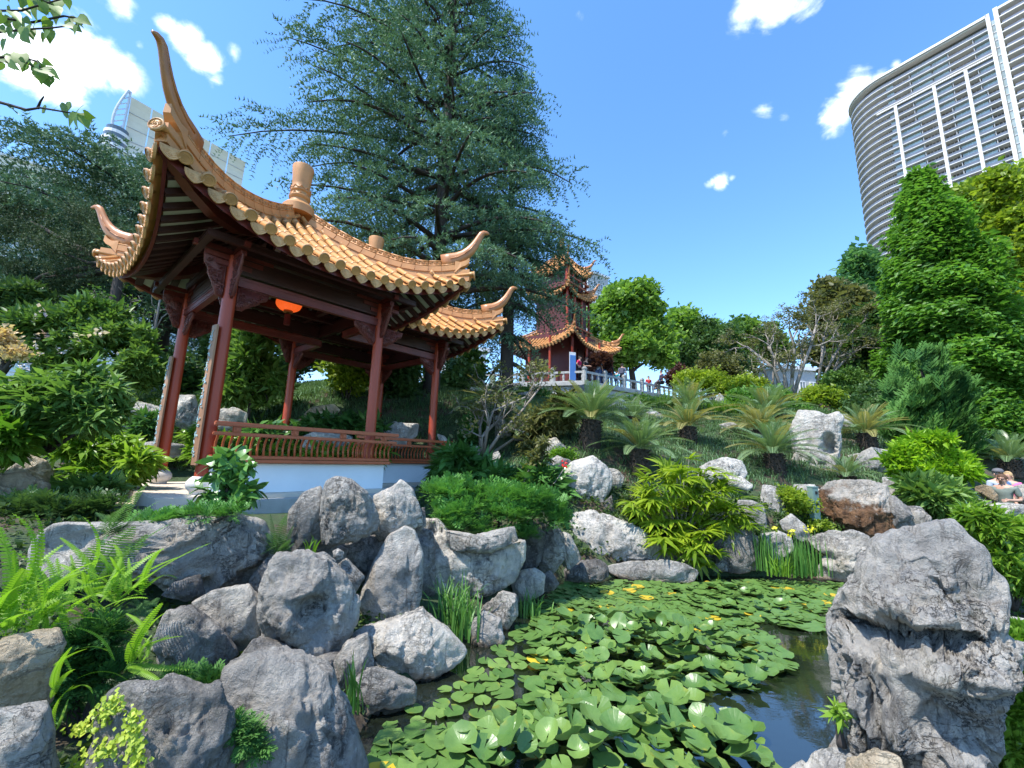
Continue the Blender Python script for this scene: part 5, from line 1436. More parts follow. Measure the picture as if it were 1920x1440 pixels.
# bare multi-stemmed trees
def bare_tree(label, stems, Y, mat, seed, levels=4, r0=.08, leaf=None, nleaf=0, name='bare_tree', spread=.55, length=.62):
    rng = np.random.RandomState(seed)
    b = P(stems[0][0][0], stems[0][0][1], Y)
    root = thing_at(name, b, label, 'tree'); paths = []; tips = []
    def grow(p, d, L, r, lev):
        q = p + d * L; m = (p + q) / 2 + rng.normal(size=3) * L * .07
        paths.append(([p, m, q], [r, r * .85, r * .68]))
        tips.append(q)
        if lev <= 0: return
        for k in range(2 if rng.rand() < .65 else 3):
            nd = d + rng.normal(size=3) * spread + np.array([0, 0, .12]); nd /= np.linalg.norm(nd)
            grow(q, nd, L * rng.uniform(length - .1, length + .14), r * .62, lev - 1)
    for st in stems:
        pts = [loc(root, P(x, y, Y + rng.uniform(-.4, .4) * (i > 0))) for i, (x, y) in enumerate(st)]
        rr = [r0 * (1 - .5 * i / (len(pts) - 1)) for i in range(len(pts))]
        paths.append((pts, rr))
        for i in range(1, len(pts)):
            d = pts[i] - pts[i - 1]; Ls = np.linalg.norm(d); d /= Ls
            for k in range(2):
                nd = d + rng.normal(size=3) * spread * .8 + np.array([0, 0, .1]); nd /= np.linalg.norm(nd)
                grow(pts[i], nd, max(.28, Ls * .55) * rng.uniform(.7, 1.1), rr[i] * .6, levels - 1 if i == len(pts) - 1 else levels - 2)
    limbs('branches', root, mat, paths, 5)
    if leaf:
        t = np.array(tips); t = t[rng.choice(len(t), min(nleaf, len(t)), False)]; parts = []
        d = rng.normal(size=t.shape)
        V, F, tt = scatter(*CL_SMALL[0], t, rot_from(d), .22 * rng.uniform(.6, 1.3, len(t)), rng.rand(len(t)))
        inst('leaves', np_mesh('leaves', V, F, LM[leaf], False, tt), root)
    return root
bare_tree('bare grey vase-shaped tree with many stems above the cycads', [[(1478, 760), (1470, 700), (1440, 650)], [(1480, 758), (1485, 710), (1490, 650), (1480, 620)], [(1482, 760), (1500, 700), (1520, 650), (1530, 610)], [(1476, 758), (1450, 690), (1400, 650)]], 21, M_barkgrey, 61, 5, .11, 'olive', 500)
bare_tree('bare pale-stemmed tree spreading right below the olive tree', [[(1530, 750), (1552, 690), (1580, 640), (1610, 610)], [(1526, 752), (1540, 680), (1545, 630)], [(1534, 748), (1560, 700), (1600, 660)]], 22.5, M_barkgrey, 62, 5, .10, 'olive', 500)
bare_tree('thin leaning bare tree left of the vase-shaped tree', [[(1452, 750), (1435, 700), (1420, 670)], [(1448, 752), (1450, 700), (1455, 660)]], 23.5, M_barkgrey, 63, 4, .08, 'olive', 250)
bare_tree('leafless twiggy shrub under the left pavilion eave', [[(280, 700), (265, 620), (230, 570)], [(282, 700), (290, 620), (300, 560)], [(278, 702), (250, 640), (215, 610)]], 12.5, M_barkgrey, 64, 5, .05, 'mid', 120)
bare_tree('contorted bare tree with pale crooked branches right of the pavilion', [[(905, 858), (915, 800), (925, 770), (985, 745)], [(902, 858), (900, 800), (915, 740), (935, 715)], [(908, 858), (940, 810), (975, 775), (1010, 730)], [(903, 858), (903, 820), (932, 790), (945, 760)], [(908, 860), (960, 825), (975, 810)]], 11, M_barkgrey, 65, 5, .05, 'olive', 160, spread=.6)

# shrub helper: foliage on lobes in photo pixels, with a few stems
def shrub(label, lobes_px, Y, mat, n, size, tmpl, seed, name='shrub', cat='shrub', group=None, stems=True, gap=-.25, gscale=1.6, shell=.5, outw=.8, updir=.25, jitter=.5, depth=None, under=.5, tilt=None):
    lb = [pxlobe(x, y, Y + (r[0] if r else 0), rx, ry, depth) for x, y, rx, ry, *r in lobes_px]
    base = np.array([np.mean([l[0] for l in lb]), np.mean([l[1] for l in lb]), min(l[2] - l[5] for l in lb)])
    root = thing_at(name, base, label, cat, group)
    foliage('foliage', root, LM[mat], local(root, lb), n, size, tmpl, seed, shell, gap, gscale, outw, updir, jitter, under, tilt)
    if stems:
        limbs('stems', root, M_bark, [(wig((0, 0, -.15), np.array(l[:3]) - base, 5, .1, seed + i), [.03, .025, .02, .014, .008]) for i, l in enumerate(lb)], 5)
    return root
# left side
r_ = shrub('azalea bush with scattered pale pink blossoms on the left', [(120, 610, 70, 40), (210, 640, 80, 50), (100, 670, 80, 45), (260, 690, 60, 50), (180, 590, 60, 36)], 10.2, 'mid', 4600, .19, CL_LEAFY, 71, gap=.0)
lbp = [pxlobe(x, y, 9.9, a, b2) for x, y, a, b2 in [(120, 610, 72, 42), (210, 640, 82, 52), (100, 670, 82, 47)]]
foliage('blossoms', r_, LM['blossom'], local(r_, lbp), 46, .17, CL_BROAD, 72, .97, None, 1, .5, .2, .6, .1)
shrub('leafy green shrub left behind the azalea', [(30, 560, 60, 40), (60, 620, 60, 50), (-10, 640, 50, 60)], 11.5, 'dark', 3000, .22, CL_LEAFY, 73)
shrub('large drooping broad-leaved shrub at the left border', [(60, 740, 80, 40), (160, 735, 70, 40), (120, 780, 90, 36), (20, 780, 60, 40), (190, 785, 46, 30)], 5.3, 'mid', 2600, .155, CL_LANCE, 74, shell=.55, gap=-.4, updir=-.05)
shrub('bright yellow-green broad-leaved clump beside the entrance columns', [(185, 845, 66, 30), (250, 865, 44, 28), (150, 835, 34, 22), (215, 888, 58, 20)], 6.6, 'glosslight', 1300, .19, CL_LANCE, 75, shell=.5, gap=-.5, updir=.1)
shrub('yellow-green low shrub at the left border under the drooping shrub', [(20, 815, 50, 22), (5, 835, 36, 18)], 5.0, 'glosslight', 420, .18, CL_LANCE, 76, gap=-.5)
shrub('tan feathery plumes at the left border', [(4, 640, 16, 26), (28, 664, 12, 12)], 5.2, 'plume', 200, .11, CL_SMALL, 77, gap=-.5)
shrub('dark green low juniper strip above the long boulder', [(60, 962, 70, 22), (150, 958, 60, 18), (0, 968, 40, 24)], 4.9, 'dark', 1400, .16, SPRAYS, 78, gap=-.5, updir=.4)
shrub('bright moss-like juniper fringe on top of the long boulder', [(300, 979, 50, 5), (380, 968, 44, 6), (430, 964, 30, 5), (270, 984, 20, 6)], 4.15, 'juniperlight', 620, .11, SPRAYS, 79, gap=-.6, updir=.5)
shrub('dark leafed seedling in front of the white pavilion wall', [(430, 890, 40, 26), (410, 930, 30, 22), (455, 925, 34, 20), (425, 870, 26, 14)], 4.62, 'gloss', 62, .17, [cluster(s + 90, 6, leaf_strip(.24, 3, .3), .2, (.7, 1.0), .1, .6) for s in range(3)], 80, shell=.4, gap=-.9)
shrub('soft light grass-like tuft left of the pavilion step', [(165, 920, 40, 14), (195, 915, 26, 12)], 5.8, 'mid', 300, .2, CL_LANCE, 81, gap=-.6, updir=.6)
# seen through and behind the pavilion
broadleaf_tree('slender young tree seen between the red columns', (465, 785), [(470, 690, 45, 50), (440, 720, 36, 40), (500, 730, 40, 34), (480, 640, 34, 34)], 11.3, 'mid', 2000, .28, CL_LEAFY, .05, seed=82, gap=-.06, gscale=1.2)
shrub('yellow-green leafy bush framed by the middle of the pavilion', [(650, 715, 36, 36), (680, 690, 30, 34), (630, 680, 26, 28), (660, 670, 30, 26)], 13, 'yellowgreen', 1400, .24, CL_SMALL, 83)
shrub('dark leafy bush framed between the rear columns', [(745, 730, 36, 36), (760, 690, 30, 34), (730, 690, 22, 24)], 14, 'dark', 1300, .3, CL_SMALL, 84)
shrub('dark strap-leaved clump behind the pavilion railing', [(620, 795, 60, 16), (680, 800, 40, 14), (570, 810, 30, 14), (500, 815, 40, 18)], 10.6, 'gloss', 420, .28, CL_LANCE, 85, gap=-.5, stems=False)
shrub('light green leafy clump behind the lower railing', [(440, 845, 50, 20), (520, 850, 40, 16), (600, 850, 40, 12), (690, 850, 50, 12)], 9.6, 'glosslight', 520, .26, CL_LANCE, 86, gap=-.5, stems=False)
shrub('green clump right of the far entrance column', [(390, 850, 30, 24), (375, 815, 20, 20)], 8.8, 'glosslight', 240, .24, CL_LANCE, 87, gap=-.5, stems=False)
shrub('dark undergrowth left of the entrance columns', [(280, 800, 30, 22), (262, 850, 20, 18)], 9.0, 'gloss', 320, .26, CL_LANCE, 88, gap=-.5, stems=False)
for i, (px, py, rx, ry, Y, lab) in enumerate([(880, 690, 14, 34, 19, 'slim columnar shrub before the far balustrade'), (850, 705, 22, 36, 17, 'dark upright shrub right of the last red column'), (420, 660, 50, 60, 16, 'dense green bush behind the near entrance column'), (560, 660, 60, 40, 17, 'dim bush under the pavilion beams'), (340, 690, 40, 40, 14, 'leafy bush between the entrance columns'), (640, 630, 70, 40, 21, 'shaded tree line bush high behind the pavilion'), (760, 620, 70, 50, 22, 'dark foliage mass left of the cedar trunk')]):
    shrub(lab, [(px, py, rx, ry), (px + rx * .3, py + ry * .4, rx * .8, ry * .7), (px - rx * .4, py + ry * .5, rx * .7, ry * .6)], Y, 'dark' if i != 0 else 'mid', 1300, .3 if Y < 18 else .42, CL_SMALL, 100 + i)
# right of the pavilion
shrub('dark strap-leaved lilies at the pavilion corner', [(850, 880, 34, 28), (890, 890, 40, 26), (930, 905, 34, 22), (860, 860, 26, 18)], 9.3, 'gloss', 420, .36, CL_LANCE, 111, gap=-.6, stems=False, updir=.5)
shrub('dark strap-leaved lilies beside the upright boulder', [(1010, 905, 34, 24), (1035, 920, 26, 18), (985, 925, 24, 16)], 8.9, 'gloss', 300, .38, CL_LANCE, 112, gap=-.6, stems=False, updir=.5)
shrub('clipped dense dark green bush behind the bare tree', [(888, 812, 26, 30), (880, 826, 26, 26)], 11.8, 'juniper', 900, .2, SPRAYS, 113, gap=-.7, updir=.8)
shrub('loose grey-green rhododendron right of the bare tree', [(1020, 800, 36, 30), (1050, 780, 34, 28), (1000, 840, 26, 22), (1060, 760, 30, 18)], 11.0, 'olive', 420, .24, CL_LANCE, 114, gap=-.1, gscale=2.5)
r_ = shrub('thin rhododendron stem with one red flower by the upright boulder', [(1012, 852, 16, 16), (1022, 832, 12, 14), (1000, 862, 10, 8)], 8.7, 'olive', 40, .2, CL_LANCE, 115, gap=-.9)
limbs('stem', r_, M_barkgrey, [([loc(r_, P(975, 925, 8.7)), loc(r_, P(990, 885, 8.7)), loc(r_, P(1012, 850, 8.7))], [.016, .013, .008]), ([loc(r_, P(1000, 935, 8.6)), loc(r_, P(1040, 905, 8.6)), loc(r_, P(1058, 878, 8.6))], [.014, .01, .007])], 5)
V, F, t = scatter(*CL_BROAD[0], np.array([loc(r_, P(1058, 872, 8.6)), loc(r_, P(1059, 870, 8.6))]), rot_from(np.array([[0, 0, 1.], [.3, 0, 1]])), np.array([.11, .1]), np.array([.5, .6]))
inst('flower', np_mesh('flower', V, F, LM['redpetal'], False, t), r_)
shrub('vivid green juniper mat spilling over the cliff face', [(860, 925, 62, 14), (940, 935, 80, 16), (1015, 950, 54, 15), (880, 960, 70, 20, -.25), (965, 965, 60, 18, -.15), (845, 985, 40, 18, -.45), (905, 995, 40, 12, -.4), (1040, 975, 30, 18), (985, 1005, 20, 12, -.2)], 6.55, 'juniperlight', 4200, .17, SPRAYS, 116, name='juniper_mat', gap=-.45, gscale=2.2, updir=.55, outw=.7, shell=.55, tilt=(0, -.3, 0))
# slope shrubs and far shrubs
shrub('lime green feathery nandina bush on the right', [(1735, 845, 50, 30), (1770, 865, 50, 32), (1710, 870, 40, 26), (1750, 885, 60, 26), (1790, 880, 30, 24)], 9.8, 'nandina', 3000, .17, CL_LEAFY, 121, gap=-.3, gscale=1.8)
shrub('darker green leafy bush below the lime nandina', [(1750, 935, 50, 30), (1775, 955, 36, 24), (1725, 915, 30, 20)], 9.2, 'mid', 1200, .24, CL_LEAFY, 122, gap=-.35)
shrub('clipped pittosporum with yellow-green rosettes at the right border', [(1860, 990, 50, 32), (1910, 1000, 50, 40), (1875, 1050, 50, 40), (1920, 1080, 40, 40), (1840, 965, 34, 16)], 5.6, 'glosslight', 1900, .12, CL_LANCE, 123, gap=-.5, updir=.55)
shrub('lime shrub in the bottom right corner', [(1900, 1330, 36, 50), (1885, 1400, 36, 50), (1930, 1290, 30, 40), (1920, 1420, 40, 50)], 2.75, 'glosslight', 900, .085, CL_LEAFY, 124, gap=-.5, updir=.5)
shrub('low mown grass bank at the right border', [(1900, 1200, 40, 10), (1930, 1196, 30, 10)], 4.7, 'mound', 500, .1, CL_LEAFY, 125, stems=False, updir=.8)
shrub('tiny green seedling in the water beside the foreground stone', [(1572, 1335, 8, 14)], 2.95, 'glosslight', 8, .09, CL_LANCE, 126, gap=-.9)
for i, (px, py, rx, ry, Y, m_, lab) in enumerate([(1320, 715, 46, 24, 24, 'yellowgreen', 'yellow-green spreading shrub right of the terrace'), (1390, 725, 44, 22, 23, 'yellowgreen', 'second yellow-green shrub under the bare trees'), (1420, 745, 50, 18, 20, 'cypress', 'light green feathery mound above the cycads'), (1470, 770, 44, 10, 18, 'cypress', 'low green feathery mound behind the twin cycads'), (1545, 745, 36, 18, 19.5, 'yellowgreen', 'yellow-green cloud-pruned bush above the couple in dark clothes'), (1640, 760, 50, 40, 17, 'dark', 'dark glossy bush above the right cycad'), (1590, 715, 40, 30, 22, 'mid', 'mid green bush behind the white pointed rock'), (1345, 690, 40, 26, 26, 'olive', 'brownish twiggy shrub behind the yellow-green shrub'), (1700, 800, 40, 40, 15.5, 'dark', 'dark bush at the foot of the windswept juniper'), (1275, 705, 20, 22, 27, 'purple', 'small purple-leaved maple at the terrace end'), (1124, 676, 18, 11, 25.6, 'purple', 'dark purple maple before the tower columns'), (1200, 758, 50, 8, 17.5, 'mid', 'loose grassy plants under the terrace wall'), (1000, 745, 40, 14, 19, 'mid', 'low green plants under the left terrace wall'), (1835, 830, 26, 20, 15, 'dark', 'dim bush right of the windswept juniper')]):
    shrub(lab, [(px, py, rx, ry), (px + rx * .5, py + ry * .3, rx * .7, ry * .8), (px - rx * .5, py + ry * .3, rx * .7, ry * .8)], Y, m_, 1100, .30 if Y > 19 else .24, CL_SMALL, 130 + i, gap=-.2)

# palm lily: whorls of long leaves on drooping stems, each whorl a part
root = thing_at('palm_lily', P(1285, 1000, 8.5), 'large glowing yellow-green broadleaf palm hanging over the far bank', 'shrub')
rng = np.random.RandomState(141); meshes = []
for s in range(5):
    T, F = leaf_strip(.085, 3, .38, .2); n = 10
    d = []
    for i in range(n):
        a = -1.25 + 2.5 * i / (n - 1); d.append((math.sin(a), math.cos(a), .18 + rng.normal() * .12))
    v, f, t = scatter(T, F, np.array([(0, .06 * i / n, 0) for i in range(n)]), rot_from(np.array(d), None, rng.uniform(-.4, .4, n)), rng.uniform(.7, 1.1, n), rng.uniform(0, 1, n) * .5 + .25 + .06 * (s - 2))
    meshes.append(np_mesh('leaf_whorl', v, f, LM['palm'], False, t))
lb = local(root, [pxlobe(x, y, Y, a, b2) for x, y, Y, a, b2 in [(1260, 930, 8.5, 80, 50), (1340, 950, 8.5, 70, 50), (1290, 890, 8.7, 60, 34), (1220, 960, 8.4, 50, 34), (1250, 1010, 8.2, 40, 30), (1310, 1020, 8.1, 50, 40), (1370, 970, 8.4, 36, 40), (1330, 1050, 8.0, 20, 24)]])
p, d, rg = crown_points(lb, 270, 142, .75, None, 1, .6)
keep = d[:, 1] < .55; p, d = p[keep], d[keep]; stems = []
for i in range(len(p)):
    dd = d[i] * np.array([1, 1, .6]) + np.array([0, -.25, -.05]) + rng.normal(size=3) * .2
    m = rot_from(dd[None])[0]; sc = rng.uniform(.28, .46)
    inst('leaf_whorl', meshes[i % 5], root, Matrix([[*(m[r] * sc), p[i][r]] for r in range(3)] + [[0, 0, 0, 1]]))
    if i % 3 == 0: stems.append((wig((0, .2, -.2), p[i], 4, .06, i), [.014, .012, .01, .006]))
limbs('stems', root, M_barkgrey, stems, 5)

# ------------------------------------------------------------------ cycads
def frond_mesh(name, mat, n=24, w=.17, arch=.35, lw=.020, rise=.6):
    V = []; F = []; tt = []
    ax = lambda t: np.array([0, t * (1 - .12 * arch * t), rise * .35 * math.sin(t * 1.6) * (1 - arch) - arch * .75 * t * t])
    for i in range(n):
        t = .08 + .92 * (i + .5) / n; c = ax(t); L = w * (math.sin(math.pi * (.12 + .82 * t)) ** .7)
        tg = ax(min(1, t + .02)) - ax(t - .02); tg /= np.linalg.norm(tg)
        for sg in (-1, 1):
            d = np.array([sg * .86, 0, .22]) + tg * .52; s = tg * lw
            o = len(V); V += [c - s * .6, c + d * L * .55 + s, c + d * L, c + d * L * .55 - s]; F += [(o, o + 1, o + 2), (o, o + 2, o + 3)]; tt += [.35 + .4 * t] * 4
    for i in range(8):
        a, b = ax(i / 8), ax((i + 1) / 8); o = len(V); h = .011
        V += [a + (-h, 0, 0), a + (h, 0, 0), b + (h * .8, 0, 0), b + (-h * .8, 0, 0)]; F += [(o, o + 1, o + 2), (o, o + 2, o + 3)]; tt += [.9] * 4
    return np_mesh(name, np.array(V), np.array(F), mat, False, np.array(tt))
CF = {k: [frond_mesh('frond', LM[k], 24, .17, a, .016, r) for a, r in ((.12, .7), (.3, .7), (.48, .6))] for k in ('cycad', 'cycadold')}
def cycad(label, base, crown, Y, rpx, n=44, mat='cycad', seed=1, mix=None, droop=0.0):
    rng = np.random.RandomState(seed)
    b = P(base[0], base[1], Y); c = P(crown[0], crown[1], Y); r = 1.12 * abs(P(crown[0] + rpx, crown[1], Y)[0] - c[0])
    root = thing_at('cycad', b, label, 'cycad', 'cycads on the far slope')
    cl = loc(root, c); tb = MB(); k = 9
    tr = .16 * r / .9 + .03
    tb.tube([(cl[0] * i / k, cl[1] * i / k, -.2 + (cl[2] + .2) * i / k) for i in range(k + 1)], [tr * (1 + .14 * (i % 2)) * (1.1 - .2 * i / k) for i in range(k + 1)], 12)
    for i in range(60):
        a = i * 2.4; zz = max(.02, cl[2]) * (i / 60); t_ = zz / max(cl[2], .05)
        q = np.array([cl[0] * t_ + math.cos(a) * tr, cl[1] * t_ + math.sin(a) * tr, zz])
        tb.tube([q, q + np.array([math.cos(a) * .05, math.sin(a) * .05, .03])], [.022, .012], 4)
    tb.build('trunk', M_cycbark, root, True)
    for i in range(n):
        az = i * 2.39996; lev = (i + .5) / n                     # inner upright to outer drooping
        e = R(64 - 58 * lev ** .75 - droop * 40 + rng.uniform(-7, 7)); v = 0 if lev < .3 else (1 if lev < .75 else 2)
        d = np.array([[math.cos(az) * math.cos(e), math.sin(az) * math.cos(e), math.sin(e)]])
        m = rot_from(d)[0]; L = r * (.82 + .16 * v) * rng.uniform(.88, 1.1)
        mk = mat if mix is None or rng.rand() > mix else ('cycadold' if mat == 'cycad' else 'cycad')
        inst('frond', CF[mk][v], root, Matrix([[*(m[q] * L), cl[q] + d[0][q] * tr * .4] for q in range(3)] + [[0, 0, 0, 1]]))
for i, a in enumerate([
    ('broad pale cycad with a black trunk under the terrace corner', (1103, 838), (1110, 788), 10.6, 82, 52, 'cycad', 1, .08),
    ('cycad with stiff fronds low in front of the palm lily', (1198, 892), (1200, 842), 10.0, 72, 46, 'cycad', 2, .15),
    ('bronze fronded cycad in the middle of the slope', (1289, 832), (1290, 800), 12.5, 62, 42, 'cycadold', 3, .35),
    ('upright cycad just behind the bronze middle cycad', (1292, 782), (1292, 762), 16, 55, 40, 'cycad', 4, .3),
    ('bronze cycad left of the hollowed standing limestone', (1428, 842), (1426, 806), 13.2, 58, 40, 'cycadold', 5, .3),
    ('cycad with a tall trunk in front of the hollowed limestone', (1455, 888), (1450, 850), 11, 70, 48, 'cycad', 6, .1),
    ('highest cycad beneath the bare grey tree', (1442, 795), (1440, 778), 15.5, 66, 40, 'cycad', 7, .15),
    ('half hidden cycad behind the broad pale cycad', (1186, 800), (1190, 780), 14, 44, 30, 'cycad', 8, .05),
    ('bronze edged cycad right of the hollowed limestone', (1628, 844), (1624, 812), 13, 62, 42, 'cycadold', 9, .5),
    ('small upright cycad at the foot of the hollowed limestone', (1589, 906), (1588, 893), 11, 46, 24, 'cycad', 10, .2),
    ('cycad at the right border behind the people', (1895, 885), (1893, 862), 13, 60, 36, 'cycad', 11, .1),
    ('drooping olive cycad behind the contorted bare tree', (918, 795), (920, 752), 12.6, 62, 40, 'cycad', 12, .25, .5),
    ('yellowing cycad right of the contorted bare tree', (985, 838), (988, 800), 11.6, 50, 36, 'cycadold', 13, .5, .4)]):
    cycad(*a)

# ------------------------------------------------------------------ ferns in the left foreground
def fern_mesh(name, mat, n=26, w=.075, arch=.18, taper=.8, pw=.017):
    V = []; F = []; tt = []
    ax = lambda t: np.array([.03 * math.sin(t * 4), t, arch * 4 * t * (1 - t) * (.6 + .4 * t)])
    for i in range(n):
        t = .05 + .95 * i / n; c = ax(t); L = w * (min(1, t * 6) ** .5) * (1 - t ** 3 * taper)
        tg = ax(min(1, t + .02)) - ax(t - .02); tg /= np.linalg.norm(tg); s = tg * pw
        for sg in (-1, 1):
            d = np.array([sg, .18, -.18]); o = len(V)
            V += [c - s, c + s, c + d * L + s * .45 + (0, .004, 0), c + d * L - s * .45]; F += [(o, o + 1, o + 2), (o, o + 2, o + 3)]; tt += [.3 + .5 * t] * 4
    for i in range(8):
        a, b = ax(i / 8), ax((i + 1) / 8); o = len(V)
        V += [a + (-.005, 0, 0), a + (.005, 0, 0), b + (.004, 0, 0), b + (-.004, 0, 0)]; F += [(o, o + 1, o + 2), (o, o + 2, o + 3)]; tt += [.95] * 4
    return np_mesh(name, np.array(V), np.array(F), mat, False, np.array(tt))
FM = [fern_mesh('frond', LM['fern'], 27, .062, a, .75) for a in (.06, .14, .22)]
FD = [fern_mesh('frond', LM['ferndark'], 20, .19, a, .95, .016) for a in (.05, .1)]
def fern(label, fr, Y, extra=0, cen=None, ln=.5, meshes=None, seed=1, erect=.7):
    rng = np.random.RandomState(seed); meshes = meshes or FM
    b0 = P(*(cen or fr[0][0]), Y); root = thing_at('fern', b0, label, 'fern')
    def put(a, b, k, roll=0.0):
        d = b - a; L = np.linalg.norm(d); m = rot_from(d[None], None, np.array([roll]))[0] * L
        inst('frond', meshes[k % len(meshes)], root, Matrix([[*m[q], a[q]] for q in range(3)] + [[0, 0, 0, 1]]))
    for i, (p, q) in enumerate(fr):
        a = loc(root, P(*p, Y)); b = loc(root, P(*q, Y - .12 + .06 * (i % 4))); put(a, b, i, rng.uniform(-.5, .5))
    for i in range(extra):
        az = rng.uniform(0, 6.28); e = rng.uniform(.15, 1.2) * erect
        d = np.array([math.cos(az) * math.cos(e), math.sin(az) * math.cos(e) * .7, math.sin(e)]) * ln * rng.uniform(.6, 1.15)
        a = rng.normal(size=3) * .06; put(a, a + d, i, rng.uniform(-.6, .6))
fern('tall lime sword fern at the left border, fronds upright', [((30, 1180), (22, 1030)), ((45, 1150), (63, 962)), ((35, 1120), (26, 962)), ((10, 1190), (5, 985)), ((20, 1150), (-15, 1000)), ((60, 1190), (35, 1035)), ((15, 1200), (75, 1130)), ((5, 1240), (95, 1120))], 2.35, 26, (25, 1180), .42, seed=3)
fern('arching sword fern beside the tall lime fern, one frond reaching down', [((60, 1170), (132, 1262)), ((80, 1170), (70, 1060)), ((95, 1160), (88, 1040)), ((105, 1150), (110, 1045)), ((60, 1190), (10, 1290)), ((70, 1180), (5, 1240))], 2.5, 24, (80, 1170), .36, seed=4)
fern('spreading sword fern over the long boulder with one long pointing frond', [((215, 1130), (392, 1020)), ((160, 1110), (258, 1112)), ((150, 1110), (157, 968)), ((240, 1110), (243, 1045)), ((265, 1115), (298, 1032)), ((270, 1105), (330, 1085)), ((150, 1100), (225, 1075)), ((130, 1120), (135, 1040)), ((170, 1130), (215, 1185))], 2.85, 28, (205, 1120), .36, seed=5)
fern('sword fern growing from the gap above the squat pale boulder', [((238, 1245), (300, 1130)), ((245, 1245), (313, 1147)), ((250, 1240), (305, 1195)), ((240, 1245), (366, 1260)), ((240, 1248), (306, 1288)), ((236, 1240), (240, 1205)), ((245, 1240), (290, 1240))], 2.6, 12, (242, 1245), .26, seed=6)
fern('thin fern at the edge of the cream block', [((100, 1290), (130, 1215)), ((95, 1310), (138, 1255)), ((100, 1380), (138, 1285)), ((105, 1370), (130, 1310))], 2.2, 4, (100, 1300), .2, seed=7)
fern('dark feathery fern hanging over the left end of the long boulder', [((150, 1100), (190, 1010)), ((180, 1090), (250, 985)), ((200, 1090), (275, 1000)), ((160, 1110), (205, 1000)), ((190, 1100), (240, 1030))], 3.1, 8, (185, 1095), .42, FD, seed=8)
fern('feathery fern rising before the pavilion slab', [((200, 1010), (275, 905)), ((190, 1000), (235, 950)), ((210, 1005), (262, 970)), ((220, 1000), (300, 940))], 3.6, 4, (205, 1005), .3, FD, seed=9)
fern('dark fern in the gap left of the split boulder', [((520, 1040), (505, 960)), ((525, 1040), (535, 965)), ((528, 1040), (550, 985)), ((515, 1040), (490, 985)), ((520, 1045), (545, 1010))], 4.45, 5, (520, 1040), .3, FD, seed=10)
fern('pale hanging fern in the middle of the left bank', [((265, 1130), (285, 1160)), ((250, 1125), (215, 1150)), ((270, 1125), (300, 1140))], 3.0, 5, (260, 1128), .2, FD, seed=11, erect=-.3)

# ------------------------------------------------------------------ reeds, irises, grass mounds
def reeds(label, base, Y, n, h, spread, mat='reed', seed=1, lean=.35, name='reed_clump', cat='reeds', w=.010, flowers=0, depth=None):
    rng = np.random.RandomState(seed); b = P(base[0], base[1], Y); root = thing_at(name, b, label, cat); V = []; F = []; tt = []
    for i in range(n):
        o = np.array([rng.normal() * spread, rng.normal() * (depth or spread * .6), 0]); L = h * rng.uniform(.6, 1.15); az = rng.uniform(0, 6.28); ln = lean * rng.uniform(.1, 1.0)
        hd = np.array([math.cos(az), math.sin(az), 0]); sd = np.array([-hd[1], hd[0], 0]) * w * rng.uniform(.7, 1.3); q = len(V); K = 6
        for j in range(K):
            t = j / (K - 1); c = o + hd * ln * L * t ** 2.2 + np.array([0, 0, L * (t - .35 * ln * t ** 4)]); ww = (1 - t ** 2.5)
            V += [c - sd * ww, c + sd * ww]
        for j in range(K - 1): F += [(q + 2 * j, q + 2 * j + 1, q + 2 * j + 3), (q + 2 * j, q + 2 * j + 3, q + 2 * j + 2)]
        tt += [rng.rand()] * (2 * K)
    inst('blades', np_mesh('blades', np.array(V), np.array(F), LM[mat], False, np.array(tt)), root)
    for k in range(flowers):
        p = np.array([rng.normal() * spread * .8, -.05 + rng.normal() * .05, h * rng.uniform(.95, 1.2)])
        v, f, t = scatter(*CL_BROAD[k % 4], p[None], rot_from(np.array([[0, 0, 1.]])), np.array([.085]), np.array([.5])); inst('flower', np_mesh('flower', v, f, LM['yellowpetal'], False, t), root)
        limbs('stalk', root, LM['reed'], [([(p[0], p[1], 0), p], [.005, .004])], 4)
reeds('arching reed clump at the foot of the cliff face', (850, 1190), 5.15, 110, .62, .13, 'reed', 1, .7, depth=.1)
reeds('smaller reed clump standing in the lily pond', (995, 1158), 5.95, 50, .34, .085, 'reed', 2, .7)
reeds('sparse reeds between the front boulder and the scalloped rock', (655, 1335), 3.35, 16, .42, .05, 'reed', 3, .6)
reeds('straight iris leaves at the waterline, no flowers', (1438, 1070), 7.9, 46, .72, .10, 'reed', 4, .12, 'iris_clump', 'irises', .012)
reeds('iris clump with yellow flowers at the far waterline', (1505, 1078), 7.75, 90, .66, .22, 'reed', 5, .2, 'iris_clump', 'irises', .011, 6)
reeds('pale drooping grass between the two iris clumps', (1465, 1080), 7.7, 40, .36, .12, 'mound', 6, .8, 'grass_clump', 'grass')
reeds('bright grass mound left of the upright cycad', (1245, 772), 17.0, 240, .75, .42, 'mound', 7, .5, 'grass_clump', 'grass', .02)
reeds('bright grass mound right of the upright cycad', (1360, 785), 16.5, 300, .85, .5, 'mound', 8, .5, 'grass_clump', 'grass', .02)
reeds('few lime blades at the foot of the split boulder', (580, 1040), 4.5, 9, .22, .05, 'mound', 9, .6, 'grass_clump', 'grass')

